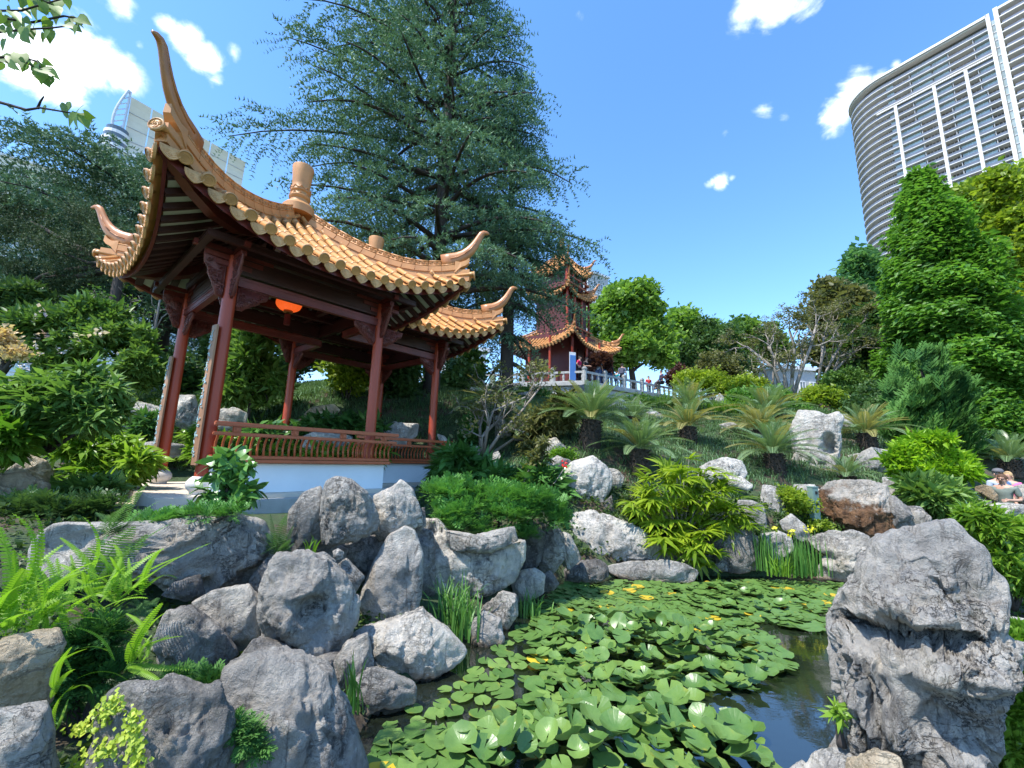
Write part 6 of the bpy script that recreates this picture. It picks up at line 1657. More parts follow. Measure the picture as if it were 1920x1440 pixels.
# ------------------------------------------------------------------ ground covers nobody could count
def grass_cover(name, label, poly_px, Ys, n, h, mat, seed, blades=5, w=.012):
    """poly in world xy"""
    rng = np.random.RandomState(seed); poly = np.array([P(x, y, Y)[:2] for (x, y), Y in zip(poly_px, Ys)])
    lo, hi = poly.min(0), poly.max(0); p = rng.uniform(lo, hi, (n * 3, 2)); p = p[in_poly(p, poly)][:n]
    z = gz(p[:, 0], p[:, 1]); V = []; F = []
    for i in range(blades):
        a = i * 2.4; d = np.array([math.cos(a), math.sin(a), 0]); s = np.array([-d[1], d[0], 0]) * w * 4; o = len(V)
        V += [d * .05 - s, d * .05 + s, d * .42 + np.array([0, 0, .62]) + s * .7, d * .42 + np.array([0, 0, .62]) - s * .7, d * 1.0 + np.array([0, 0, .55])]
        F += [(o, o + 1, o + 2), (o, o + 2, o + 3), (o + 3, o + 2, o + 4)]
    T = np.array(V); rz = rng.uniform(0, 6.28, len(p)); dirs = np.stack([np.cos(rz), np.sin(rz), np.zeros(len(p))], 1)
    dep = np.hypot(p[:, 0], p[:, 1])
    v, f, t = scatter(T, np.array(F), np.stack([p[:, 0], p[:, 1], z - .01], 1), rot_from(dirs), h * rng.uniform(.6, 1.3, len(p)) * (.7 + dep / 30), np.clip(.5 + .9 * fbm(np.stack([p[:, 0], p[:, 1], z], 1) * .8, 2, seed) + rng.uniform(-.2, .2, len(p)), 0, 1))
    o = inst(name, np_mesh(name, v, f, LM[mat], False, t)); tag(o, label, None, None, 'stuff')
grass_cover('mondo_grass', 'dark fine grass covering the far slope', [(860, 900), (1060, 900), (1300, 990), (1540, 960), (1700, 930), (1720, 770), (1500, 745), (1250, 742), (1000, 735), (830, 740)], [9.5, 8.8, 8.7, 8.7, 9.5, 17, 22, 23, 21, 19], 10500, .19, 'grass', 1)
grass_cover('mondo_grass', 'dark fine grass covering the slope behind the pavilion', [(200, 850), (560, 850), (820, 850), (880, 740), (600, 700), (300, 700), (150, 760)], [8.5, 10.2, 10.8, 18, 18, 17, 12], 6000, .20, 'grass', 2)
def ivy_cover(name, label, poly, n, size, mat, seed, tm):
    rng = np.random.RandomState(seed); poly = np.array(poly); lo, hi = poly.min(0), poly.max(0); p = rng.uniform(lo, hi, (n * 3, 2)); p = p[in_poly(p, poly) & ~in_poly(p, POND)][:int(n * .7)]
    z = gz(p[:, 0], p[:, 1]); P3 = np.stack([p[:, 0], p[:, 1], z + .03], 1); d = rng.normal(size=P3.shape) * np.array([1, 1, .35]) + np.array([0, 0, .25])
    parts = [scatter(*T, P3[i::len(tm)], rot_from(d[i::len(tm)]), size * rng.uniform(.6, 1.4, len(P3[i::len(tm)])), rng.rand(len(P3[i::len(tm)]))) for i, T in enumerate(tm)]
    V, F, t = join(parts); o = inst(name, np_mesh(name, V, F, LM[mat], False, t)); tag(o, label, None, None, 'stuff')
ivy_cover('ground_ivy', 'low dark leaves covering the left bank between boulders', [(-7, 2), (-1.2, 2), (-.9, 5.4), (-3.2, 5), (-7.5, 5.5)], 2600, .12, 'ivy', 3, CL_SMALL)
ivy_cover('ground_ivy', 'low dark leaves under the shrubs left of the pavilion', [(-16, 5), (-6, 5.5), (-7, 9.5), (-6, 13), (-18, 13)], 2600, .26, 'ivy', 4, CL_LEAFY)
ivy_cover('ground_ivy', 'low leaves on the right bank and beside the path', [(4.2, 3.4), (7.5, 4), (14, 9), (12, 11.5), (7, 9.2), (6.4, 7.2)], 2200, .16, 'ivy', 5, CL_SMALL)
ivy_cover('ground_ivy', 'low leaves between the rocks on the far shore', [(-.6, 5.6), (1, 8.1), (6.6, 8.4), (8, 9.3), (-2, 9.6), (-1.7, 8.3)], 2400, .16, 'ivy', 6, CL_SMALL)
shrub('light green fine ground cover behind the lamp bollard', [(1500, 945, 36, 16), (1480, 930, 20, 14), (1530, 985, 26, 10), (1450, 1010, 20, 8)], 9.0, 'yellowgreen', 900, .12, CL_SMALL, 151, name='creeping_plant', stems=False, gap=-.6, depth=.35)
shrub('moss-like green creeper over the grey rock by the red flower', [(1065, 855, 14, 16), (1045, 850, 14, 8)], 9.9, 'mound', 300, .12, CL_SMALL, 152, name='creeping_plant', stems=False, gap=-.6)
shrub('dark blue-green juniper in the shadow between the ferns', [(150, 1230, 40, 50), (190, 1200, 40, 30), (130, 1300, 30, 40), (200, 1270, 40, 16)], 2.75, 'juniper', 1000, .10, SPRAYS, 153, gap=-.4)
shrub('juniper sprig hanging between the two big front boulders', [(462, 1385, 16, 20), (440, 1360, 14, 12), (485, 1405, 12, 12)], 2.42, 'juniper', 300, .07, SPRAYS, 154, gap=-.6, tilt=(.5, 0, -.6), stems=False)
shrub('juniper sprigs on the ground behind the squat pale boulder', [(330, 1282, 30, 8), (400, 1285, 30, 14), (430, 1310, 16, 14)], 2.65, 'juniper', 380, .08, SPRAYS, 155, gap=-.6, stems=False)
# lime creeper climbing the squat boulder
root = thing_at('creeper', P(250, 1420, 2.0), 'lime green creeper trailing down the squat pale boulder', 'creeper'); rng = np.random.RandomState(5); pts = []
for (x0, y0, x1, y1, n, w) in [(248, 1335, 258, 1450, 260, 9), (228, 1305, 165, 1365, 170, 10), (160, 1365, 130, 1366, 40, 6), (215, 1392, 150, 1440, 190, 12), (150, 1440, 200, 1400, 60, 10)]:
    for i in range(n):
        t = rng.rand(); pts.append(P(x0 + (x1 - x0) * t + rng.normal() * w, y0 + (y1 - y0) * t + rng.normal() * w, 2.045 - .03 * rng.rand() + .10 * abs((x0 + (x1 - x0) * t) - 290) / 150))
pts = np.array(pts) - np.array(root.location); d = rng.normal(size=pts.shape) * .5 + np.array([.3, -.5, -.5])
v, f, t = scatter(*leaf_rhomb(.5, .05, .1), pts, rot_from(d, np.tile(np.array([0, -1., .4]), (len(pts), 1))), .021 * rng.uniform(.6, 1.3, len(pts)), rng.rand(len(pts)))
inst('leaves', np_mesh('leaves', v, f, LM['creeper'], False, t), root)
limbs('stems', root, M_barkgrey, [([loc(root, P(232, 1300, 2.10)), loc(root, P(195, 1330, 2.12)), loc(root, P(140, 1366, 2.14))], [.004, .003, .002]), ([loc(root, P(247, 1320, 2.08)), loc(root, P(255, 1400, 2.06)), loc(root, P(258, 1450, 2.05))], [.004, .003, .002])], 4)

# ------------------------------------------------------------------ leafy twigs hanging in at the top left
def heart_leaf():
    out = [(0, 0), (.30, -.06), (.42, .18), (.36, .48), (.16, .80), (0, 1.08), (-.16, .80), (-.36, .48), (-.42, .18), (-.30, -.06)]
    V = [(x, y, .10 * abs(x) - .12 * y * y) for x, y in out] + [(0, .45, -.02)]
    F = [(10, i, (i + 1) % 10) for i in range(10)]
    return np.array(V), np.array(F)
M_hl = leafmat('hanging_heart_leaves', (.07, .14, .02), (.17, .26, .05), .5)
HV, HF = heart_leaf(); HL = [np_mesh('leaf', HV * np.array([s, 1, 1]), HF, M_hl, True, np.full(len(HV), tn)) for s, tn in ((1, .2), (.85, .5), (.6, .8), (.9, .95))]
def twig(label, paths, leaves, Y, seed):
    rng = np.random.RandomState(seed); root = thing_at('overhanging_branch', P(*paths[0][0], Y), label, 'branch')
    limbs('twigs', root, M_bark, [([loc(root, P(x, y, Y + .04 * math.sin(i * 2 + x))) for i, (x, y) in enumerate(p)], [r * (1 - .7 * i / (len(p) - 1)) + .0015 for i in range(len(p))]) for p, r in [(q, .008 if k == 0 else .005) for k, q in enumerate(paths)]], 6)
    for i, (x, y, ang, s) in enumerate(leaves):
        a = R(ang); px = s; Yl = Y + rng.uniform(-.1, .1); p0 = P(x, y, Yl); p1 = P(x + math.cos(a) * px, y + math.sin(a) * px, Yl + rng.uniform(-.02, .02)); d = p1 - p0; L = np.linalg.norm(d)
        m = rot_from(d[None], np.array([[rng.normal() * .5, -1, rng.normal() * .5]]))[0] * L
        q0 = loc(root, p0); inst('leaf', HL[i % 4], root, Matrix([[*m[q], q0[q]] for q in range(3)] + [[0, 0, 0, 1]]))
twig('single dark twig with lobed leaves at its tip, upper left', [[(-60, 170), (0, 192), (50, 206), (75, 202), (135, 212)], [(70, 204), (76, 190), (82, 181)]], [(128, 210, -150, 24), (130, 206, -120, 20), (140, 212, 120, 26), (150, 212, 60, 28), (158, 214, 20, 20), (142, 216, 90, 24), (145, 210, -60, 18), (86, 206, -160, 12), (100, 208, -60, 12)], 2.0, 3)
rng = np.random.RandomState(8); lv = []
pathsT = [[(-80, -40), (-20, 30), (60, 42), (120, 30), (155, 36)], [(-20, 20), (40, 20), (90, 5), (130, -5)], [(-60, 90), (0, 60), (50, 55), (100, 52), (155, 45)], [(-60, 130), (0, 115), (50, 118), (95, 140)], [(-20, 110), (30, 105), (70, 115), (80, 135)], [(0, -30), (60, -10), (100, 10)]]
for p in pathsT:
    for k in range(18):
        t = rng.rand() * (len(p) - 1); i = int(min(t, len(p) - 2)); x = p[i][0] + (p[i + 1][0] - p[i][0]) * (t - i); y = p[i][1] + (p[i + 1][1] - p[i][1]) * (t - i)
        if x > -30: lv.append((x + rng.normal() * 5, y + rng.normal() * 5, rng.uniform(20, 130), rng.uniform(15, 25)))
twig('leafy overhanging branch in the top left corner', pathsT, lv, 2.0, 4)

# ------------------------------------------------------------------ lily pads
def pad_mesh(seed, cup, wav, fold=0.0):
    rng = np.random.RandomState(seed); n = 13; V = [(0, 0, 0)]; F = []; tt = [.35]
    ph = rng.uniform(0, 6.28)
    for ring, r in ((0, .55), (1, 1.0)):
        for i in range(n):
            a = .16 + (2 * math.pi - .32) * i / (n - 1); rr = r * (1 + .04 * math.sin(a * 3 + ph) * ring)
            z = cup * r * r + wav * r * r * math.sin(a * 4 + ph) + fold * abs(math.sin(a)) * r * r
            V.append((math.cos(a) * rr, math.sin(a) * rr, z)); tt.append(.45 + .25 * ring)
    for i in range(n - 1):
        F += [(0, 1 + i, 2 + i), (1 + i, 1 + n + i, 2 + n + i), (1 + i, 2 + n + i, 2 + i)]
    return np.array(V), np.array(F), np.array(tt)
def padmat(name, lo, hi, edge):
    m, N, b = principled(name)
    tx = N.new('ShaderNodeTexCoord').outputs['Object']; rnd = N.new('ShaderNodeObjectInfo').outputs['Random']
    at = N.new('ShaderNodeAttribute', attribute_name='tint').outputs['Fac']
    g = N.new('ShaderNodeNewGeometry').outputs['Position']
    f = N.math('ADD', N.math('MULTIPLY', rnd, .55), N.math('MULTIPLY', N.noise(g, 14, 4, .6), .5))
    c = N.ramp(f, [(.15, lo), (.8, hi)])
    c = N.mix(N.math('MULTIPLY', N.maprange(N.noise(g, 5, 3, .6), .58, .75), N.maprange(at, .5, .72)), c, edge)
    N.l.new(c, b.inputs['Base Color']); b.inputs['Roughness'].default_value = .36; b.inputs['Specular IOR Level'].default_value = .55
    sp = N.new('ShaderNodeSeparateXYZ'); N.l.new(tx, sp.inputs[0])
    ang = N.math('ARCTAN2', sp.outputs[1], sp.outputs[0])
    vein = N.math('ABSOLUTE', N.math('SINE', N.math('MULTIPLY', ang, 8.0)))
    bp = N.new('ShaderNodeBump'); bp.inputs['Strength'].default_value = .14; bp.inputs['Distance'].default_value = .01
    N.l.new(N.math('ADD', N.math('POWER', vein, .3), N.math('MULTIPLY', N.noise(tx, 6, 3, .6), .8)), bp.inputs['Height']); N.l.new(bp.outputs[0], b.inputs['Normal'])
    tr = N.new('ShaderNodeBsdfTranslucent'); N.l.new(c, tr.inputs['Color']); mx = N.new('ShaderNodeMixShader'); mx.inputs[0].default_value = .18
    N.l.new(b.outputs[0], mx.inputs[1]); N.l.new(tr.outputs[0], mx.inputs[2]); N.l.new(mx.outputs[0], N.n['Material Output'].inputs['Surface'])
    return m
M_pad = padmat('lily_pad_green', (.058, .145, .03), (.185, .30, .07), (.30, .30, .03))
M_pady = padmat('lily_pad_yellow', (.5, .36, .02), (.7, .52, .05), (.5, .25, .02))
SHAPES = [(1, .03, .03), (2, .12, .06), (3, .28, .10), (4, .34, .07, .22), (5, .07, .05), (6, .2, .11, -.18)]
PM = []; PT = []
for a in SHAPES:
    V, F, t = pad_mesh(*a); PT.append((V, F, t)); PM.append(np_mesh('lily_pad', V, F, M_pad, True, t))
PMY = [np_mesh('lily_pad', PT[k][0], PT[k][1], M_pady, True, PT[k][2]) for k in (0, 4)]
dense = [np.array([G(x, y)[:2] for x, y in q]) for q in (
    [(1060, 1096), (1150, 1092), (1300, 1098), (1430, 1090), (1590, 1098), (1600, 1150), (1555, 1188), (1470, 1178), (1390, 1160), (1440, 1195), (1490, 1262), (1400, 1300), (1310, 1305), (1300, 1340), (1400, 1375), (1470, 1460), (960, 1460), (960, 1390), (1010, 1270), (990, 1220), (1000, 1150)],
    [(690, 1460), (700, 1400), (800, 1370), (960, 1380), (980, 1460)])]
sparse = np.array([G(x, y)[:2] for x, y in [(700, 1390), (720, 1340), (800, 1330), (870, 1260), (960, 1190), (1000, 1160), (1010, 1270), (960, 1380), (800, 1375)]])
rng = np.random.RandomState(99); pads = []; grid = {}
def try_pad(p, dmin):
    c = (int(p[0] // .3), int(p[1] // .3))
    for i in (-1, 0, 1):
        for j in (-1, 0, 1):
            for q in grid.get((c[0] + i, c[1] + j), ()):
                if (q[0] - p[0]) ** 2 + (q[1] - p[1]) ** 2 < dmin * dmin: return False
    grid.setdefault(c, []).append(p); return True
for poly, dmin, tries in ((dense[0], .088, 22000), (dense[1], .088, 3500), (sparse, .14, 1000)):
    lo, hi = poly.min(0), poly.max(0); c = rng.uniform(lo, hi, (tries, 2)); c = c[in_poly(c, poly)]
    for p in c:
        if try_pad(p, dmin): pads.append((p[0], p[1], poly is sparse))
bump = [(*G(1180, 1215)[:2], 1.1, .9), (*G(1330, 1225)[:2], .8, .6), (*G(1150, 1400)[:2], .9, .8), (*G(950, 1420)[:2], .6, .55), (*G(1380, 1420)[:2], .35, .5), (*G(1400, 1130)[:2], 1.2, .4)]
recs = []
for (x, y, sp) in pads:
    h = sum(a * math.exp(-((x - bx) ** 2 + (y - by) ** 2) / (r * r * .6)) for bx, by, r, a in bump) if not sp else 0
    h = min(1.0, h); lift = rng.rand() ** 1.2 * h
    k = rng.choice([0, 1, 4, 5]) if lift < .2 else rng.choice([1, 2, 3, 5, 2]); r = rng.uniform(.066, .118) * (.9 if sp else 1)
    tl = (.05 + .95 * lift * rng.rand() + (.12 if not sp else 0) * rng.rand()); az = rng.uniform(0, 6.28)
    M = Matrix.Translation((x, y, 0.012 + .006 * rng.rand() + .22 * lift + r * math.sin(tl) * .5)) @ Matrix.Rotation(tl, 4, Vector((math.cos(az), math.sin(az), 0))) @ Matrix.Rotation(rng.uniform(0, 6.28), 4, 'Z') @ Matrix.Diagonal((r, r, r, 1))
    recs.append((math.hypot(x, y), k, M, rng.rand(), lift))
recs.sort(key=lambda a: a[0]); print('pads', len(recs))
rest = []
for i, (d, k, M, yl, lift) in enumerate(recs):
    yellow = yl < .032 and lift < .3
    if yellow: M = Matrix.Translation((M.translation.x, M.translation.y, .03)) @ Matrix.Rotation(i * 1.7, 4, 'Z') @ Matrix.Diagonal((.11, .11, .07, 1))
    if i < 300:
        o = inst('lily_pad', PMY[i % 2] if yellow else PM[k], None, M)
        if yellow: tag(o, 'yellowing lily pad lying flat among the green ones', 'lily pad', 'yellowing lily pads on the pond')
        else: tag(o, 'green notched lily pad in the crowded mat on the pond', 'lily pad', 'green lily pads on the pond')
    else: rest.append((k, M, yellow))
for yel, mt, lab in ((False, M_pad, 'crowded small green lily pads on the far part of the pond'), (True, M_pady, 'scattered yellow lily pads on the far part of the pond')):
    parts = []
    for k in range(6):
        Ms = [np.array([list(r) for r in M]) for kk, M, y in rest if kk == k and y == yel]
        if not Ms: continue
        A = np.array(Ms); V, F, t = PT[k]; vv = np.einsum('nij,kj->nki', A[:, :3, :3], V) + A[:, None, :3, 3]
        parts.append((vv.reshape(-1, 3), (F[None] + (np.arange(len(A)) * len(V))[:, None, None]).reshape(-1, 3), np.tile(t, len(A))))
    if parts:
        V, F, t = join(parts); o = inst('lily_pads', np_mesh('lily_pads', V, F, mt, True, t)); tag(o, lab, None, None, 'stuff')
# ------------------------------------------------------------------ buildings, tower, terrace
M_white = paint('white_render', (0.74, 0.75, 0.77), 0.6, 0.05, .3)
M_slabedge = paint('white_slab_edge', (0.64, 0.63, 0.61), 0.6, 0.04, .3)
M_glass = paint('blue_grey_glass', (0.11, 0.135, 0.16), 0.08, 0.25, .25, spec=.8)
M_glasslight = paint('pale_curtained_glass', (0.36, 0.46, 0.50), 0.12, 0.35, .5, spec=.8)
M_railglass = paint('smoky_balcony_glass', (0.14, 0.15, 0.18), 0.15, 0.2, .3, spec=.7)
M_greywall = paint('grey_render', (0.42, 0.43, 0.45), 0.7, 0.08, .3)
M_sail = paint('cream_sail_panel', (0.62, 0.60, 0.50), 0.5, 0.06, .3)
M_steel = paint('pale_steel', (0.55, 0.58, 0.62), 0.4, 0.05, .5, metal=.2)
M_redwall = paint('red_painted_wall', (0.11, 0.022, 0.018), 0.5, 0.2, 2)
M_signred = paint('red_sign_board', (0.6, 0.05, 0.04), 0.5, 0.1, 2)
M_signblue = paint('blue_sign_board', (0.08, 0.22, 0.55), 0.5, 0.1, 2)
# --- curved apartment tower on the right
Pm = P(1679, 199, 150)
hv = ray(410, 866); e1 = -np.array([hv[0], hv[1], 0]); e1 /= np.linalg.norm(e1)
nrm = np.array([e1[1], -e1[0], 0]);
if nrm @ (-Pm * np.array([1, 1, 0])) < 0: nrm = -nrm
def fac(px, py):
    r_ = ray(px, py); c = np.array([0, 0, EYE]); p = c + r_ * (((Pm - c) @ nrm) / (r_ @ nrm)); return (p - Pm) @ e1, p[2]
s_f = [fac(1679, 199)[0], fac(1751, 161)[0], fac(1809, 125)[0]]; s_end, z_top = fac(1849, 34); z_band = Pm[2]
s2, z2 = fac(1862, 22)
print('tower', s_f, s_end, z_top, z_band, s2, z2)
tw = empty('apartment_tower', (Pm[0], Pm[1], 0), math.atan2(e1[1], e1[0]), 'tall white balconied apartment tower with a rounded corner on the right', 'building')
# local axes: x along the facade to the right, y into the building (sign found below)
yl = np.array([-math.sin(tw.rotation_euler.z), math.cos(tw.rotation_euler.z), 0]); SY = -1.0 if yl @ nrm > 0 else 1.0
RC = 15.0; s_c = s_f[0] - 3.0
def outline(inset, send, n=14):
    r_ = RC - inset; pts = [(send, inset * 1.0)]
    for i in range(n + 1):
        a = math.pi / 2 * 1.25 * i / n
        pts.append((s_c - r_ * math.sin(a), RC - r_ * math.cos(a)))
    pts += [(s_c + 14, RC * 2.2), (send, RC * 2.2)]
    return [(x, SY * y) for x, y in pts]
def slab(name, out, z0, z1, mat, par):
    b = MB(); b.loft([[(x, y, z0) for x, y in out], [(x, y, z1) for x, y in out]]); return b.build(name, mat, par)
FH = 3.25; nfl = int((z_top - 18) / FH)
wb = MB(); wb.box((0, 0, 0), (1, 1, 1))
for k in range(13): pass
def window_mesh(w, h, nm=4):
    b = MB(); b.box((0, 0, 0), (w, 1.3, h)); me = b.mesh('window', M_glasslight)
    return me
o_wall = slab('curtain_wall', outline(2.6, s_end - .4), 8, z_top - 1.5, M_glass, tw)
out0 = outline(0, s_end); outr = outline(.25, s_end - .3)
bays = [(s_c - 9, s_f[0]), (s_f[0], s_f[1]), (s_f[1], s_f[2]), (s_f[2], s_end)]
wm = {}
for k in range(nfl):
    z = z_top - .35 - k * FH - (1.2 if k > 0 else 0)
    slab('floor_slab', out0, z - .26, z, M_slabedge, tw)
    # glass balustrade strip standing on the slab
    rail = [(x, y) for x, y in outr[:16]]
    if k > 0:
        b = MB(); a_ = [(x, y, z + .02) for x, y in rail]; c_ = [(x, y, z + 1.05) for x, y in rail]
        V = a_ + c_ + [(x, y + SY * .12, zz) for x, y, zz in a_ + c_]; n = len(rail)
        F = [(i, i + 1, n + i + 1, n + i) for i in range(n - 1)] + [(2 * n + i, 2 * n + i + 1, 3 * n + i + 1, 3 * n + i) for i in range(n - 1)]
        b.add(V, F); b.build('balcony_rail', M_railglass, tw)
        if k > 1:
            for bi, (x0, x1) in enumerate(bays):
                if bi == 0: x0 = s_c + .5; x1 = s_f[0] - .3
                w = (x1 - x0) * (.48 if bi else .95); xx = x0 + w / 2 + .3 if (bi + (k // 9)) % 2 == 0 else x1 - w / 2 - .3
                key = round(w, 2)
                if key not in wm:
                    b = MB(); b.box((0, 0, 0), (w, 1.4, FH - .6)); wm[key] = b.mesh('window', M_glasslight)
                    f = MB(); nm = max(3, int(w / 1.6))
                    for q in range(nm + 1): f.box((-w / 2 + w * q / nm, -SY * .72, 0), (.12, .1, FH - .6))
                    f.box((0, -SY * .72, .3), (w, .1, .1)); wm[(key, 'f')] = f.mesh('window_frame', M_steel)
                wo_ = inst('window', wm[key], tw, Matrix.Translation((xx, SY * 2.0, z + (FH - .4) / 2 - .05)))
                inst('window_frame', wm[(key, 'f')], wo_)
for q in range(46):                          # window mullions on the wall behind the balconies, straight part then round the corner
    t_ = q / 45; xs_ = s_end - 1 - (s_end - s_c - 1) * t_ * 1.45
    if xs_ > s_c: px_, py_, rz_ = xs_, SY * 2.5, 0
    else:
        an = (s_c - xs_) / RC; px_, py_, rz_ = s_c - (RC - 2.5) * math.sin(an), SY * (RC - (RC - 2.5) * math.cos(an)), an * -SY
    b = MB(); b.box((0, 0, 0), (.16, .16, z_top - 12)); ob = b.build('mullion', M_steel, tw); ob.matrix_local = Matrix.Translation((px_, py_, (z_top + 8) / 2)) @ Matrix.Rotation(rz_, 4, 'Z')
for k in range(2, nfl):                      # balcony party walls, one in the middle of each bay
    for bi, (x0, x1) in enumerate(bays[1:]):
        b = MB(); b.box(((x0 + x1) / 2 + (.6 if (bi + k // 9) % 2 else -.6), SY * 1.5, z_top - 1.55 - k * FH + 1.45), (.18, 2.0, FH - .4)); b.build('party_wall', M_greywall, tw)
b = MB(); b.loft([[(x, y, z_top - .1) for x, y in outline(-.5, s_end + .2)], [(x, y, z_top + .9) for x, y in outline(-.5, s_end + .2)]]); b.build('roof_cornice', M_slabedge, tw)
for s_ in s_f:
    b = MB(); b.box((s_, SY * .55, (8 + z_band) / 2), (.9, 2.4, z_band - 8)); b.build('fin', M_slabedge, tw, False)
b = MB(); b.box((s_end + .3, SY * 1.2, (8 + z_top) / 2), (1.0, 3.4, z_top - 6)); b.build('fin', M_slabedge, tw)
b = MB(); b.box(((s_f[0] + s_end) / 2 - 3, SY * .5, z_band + .2), (s_end - s_f[0] + 6, 1.6, .5)); b.build('band', M_slabedge, tw)
# recess and second block
b = MB(); b.box(((s_end + s2) / 2 + .4, SY * 6, (8 + z_top) / 2), (s2 - s_end + 2, 6, z_top - 8)); b.build('glass_recess', M_glasslight, tw)
for k in range(nfl):
    b = MB(); b.box(((s_end + s2) / 2 + .4, SY * 2.95, z_top - 2 - k * FH), (s2 - s_end, .2, .3)); b.build('spandrel', M_steel, tw)
b = MB(); b.box((s2 + 25, SY * 14, (8 + z2) / 2), (49, 22, z2 - 10)); b.build('curtain_wall', M_glass, tw)
b = MB(); b.box((s2 + .5, SY * 1.4, (8 + z2) / 2), (1.1, 3.6, z2 - 6)); b.build('fin', M_slabedge, tw)
b = MB(); b.box((s2 + 25, SY * 14.4, z2 + .4), (50, 29, .9)); b.build('roof_cornice', M_slabedge, tw)
for k in range(1, nfl + 3):
    b = MB(); b.box((s2 + 25, SY * 13.9, z2 - k * FH), (49.6, 28, .38)); b.build('floor_slab', M_slabedge, tw)
    b = MB(); b.box((s2 + 25.5, SY * .25, z2 - k * FH + .72), (48, .12, 1.0)); b.build('balcony_rail', M_railglass, tw)

# --- generic block with windows on the face that looks at the garden
def block(label, tl, tr, Y0, Y1, zbot, depth, wall, cols, rows, wfrac=(.5, .55), glass=None, name='apartment_block', top=0.12, rowh=3.1, frame=True):
    a = P(*tl, Y0); b_ = P(*tr, Y1); d = b_ - a; L = math.hypot(d[0], d[1]); ang = math.atan2(d[1], d[0]); z1 = (a[2] + b_[2]) / 2
    root = empty(name, (a[0], a[1], zbot), ang, label, 'building'); H = z1 - zbot
    m = MB(); m.box((L / 2, depth / 2, H / 2), (L, depth, H)); m.build('wall', wall, root)
    m = MB(); m.box((L / 2, depth / 2, H + .2), (L + .6, depth + .6, .4)); m.build('parapet', M_white, root)
    cw = L / cols; me = MB(); me.box((0, 0, 0), (cw * wfrac[0], .16, rowh * wfrac[1])); gm = me.mesh('window', glass or M_glass)
    fm = MB(); w, h = cw * wfrac[0], rowh * wfrac[1]
    for x in (-w / 2, 0, w / 2): fm.box((x, -.05, 0), (.09, .14, h + .09))
    for z in (-h / 2, h / 2): fm.box((0, -.053, z), (w, .14, .09))
    fmm = fm.mesh('frame', M_white)
    for r_ in range(rows):
        for c in range(cols):
            o = inst('window', gm, root, Matrix.Translation((cw * (c + .5), -.03, H - 1.2 - rowh * (r_ + .3))))
            if frame: inst('frame', fmm, o)
        m = MB(); m.box((L / 2, -.06, H - 1.2 - rowh * (r_ + .86)), (L, .14, .25)); m.build('string_course', M_white, root)
    return root
block('cream apartment block with small windows at the left border', (-90, 262), (125, 330), 62, 70, 2, 20, M_sail, 9, 9)
block('pale blue-grey office block glimpsed behind the left trees', (-120, 440), (330, 470), 48, 62, 0, 15, M_white, 14, 8, (.7, .6), M_glasslight)
block('white house wall glimpsed right of the rear pavilion roof', (842, 655), (912, 660), 40, 41, 3, 6, M_white, 3, 3)
block('white building with a window under the right trees', (1825, 770), (1925, 770), 33, 34, 0, 8, M_white, 5, 4, (.4, .5))
block('grey slatted building top beyond the tiered tower', (1100, 512), (1140, 520), 75, 78, 4, 12, M_greywall, 4, 10, (.7, .3))
r_ = block('low white shop with red and blue boards behind the bare tree', (1450, 692), (1530, 695), 44, 45, 3, 6, M_greywall, 4, 1)
for i, (x, z, w, h, mt) in enumerate([(.3, 2.1, .28, .7, M_signred), (.5, 1.4, .2, .5, M_signred), (.68, 1.9, .2, .4, M_signblue), (.8, 1.2, .15, .3, M_signred)]):
    L = 4.6; m = MB(); m.box((L * x, -.2, z + 1.2), (L * w, .1, h)); m.build('sign_board', mt, r_)
# --- glass hotel with a curved roof sail on the left
Y_ = 100
a = P(188, 262, Y_); b_ = P(470, 352, Y_ + 22); d = b_ - a; ang = math.atan2(d[1], d[0]); L = math.hypot(d[0], d[1])
ht = empty('hotel_tower', (a[0], a[1], 0), ang, 'glass hotel tower topped by a curved cream roof sail on the left', 'building')
z1 = a[2] - 1; m = MB(); m.box((L / 2, 10, z1 / 2), (L, 20, z1)); m.build('curtain_wall', M_glasslight, ht)
for k in range(16):
    m = MB(); m.box((L / 2, 9.8, z1 - .3 - k * 3.3), (L + .8, 20.6, .7)); m.build('floor_band', M_white, ht)
for k in range(10):
    m = MB(); m.box((L * k / 9, -.4, z1 / 2), (.5, .5, z1 + 2)); m.build('mullion', M_steel, ht)
for k in range(3):
    m = MB(); m.lathe([(3.2 - k * .25, 0), (3.2 - k * .25, .9)], 20, (2.5, 2.5, z1 + .3 + k * 2.2)); m.build('terrace_band', M_white, ht)
    m = MB(); m.lathe([(2.9 - k * .25, 0), (2.9 - k * .25, 1.3)], 20, (2.5, 2.5, z1 + 1.2 + k * 2.2)); m.build('round_glazing', M_glass, ht)
tl = P(203, 160, Y_); bl = P(224, 246, Y_); tr = P(345, 232, Y_ + 13); zr = [tl[2], tr[2]]
hs_ = tl[2] - bl[2]
for k in range(6):
    x0, x1 = 4 + (L - 6) * k / 6, 4 + (L - 6) * (k + 1) / 6 - .25
    rings = []
    for i in range(9):
        t = i / 8; y = 1.5 - 4.5 * t * t + 3.2 * t; zz = bl[2] - 3 + (hs_ + 3) * t
        f0 = (x0 / L); zs = 1 - .42 * f0
        rings.append([(x0, y, bl[2] - 3 + (zz - bl[2] + 3) * zs), (x1, y, bl[2] - 3 + (zz - bl[2] + 3) * (1 - .42 * x1 / L)), (x1, y + .35, bl[2] - 3 + (zz - bl[2] + 3) * (1 - .42 * x1 / L)), (x0, y + .35, bl[2] - 3 + (zz - bl[2] + 3) * zs)])
    m = MB(); m.loft(rings); m.build('sail_panel', M_sail, ht)
    for i in (2, 4, 6):
        q = rings[i]; m = MB(); m.bar(Vector(q[0]) - Vector((0, .08, 0)), Vector(q[1]) - Vector((0, .08, 0)), .12, .18); m.build('panel_joint', M_greywall, ht)
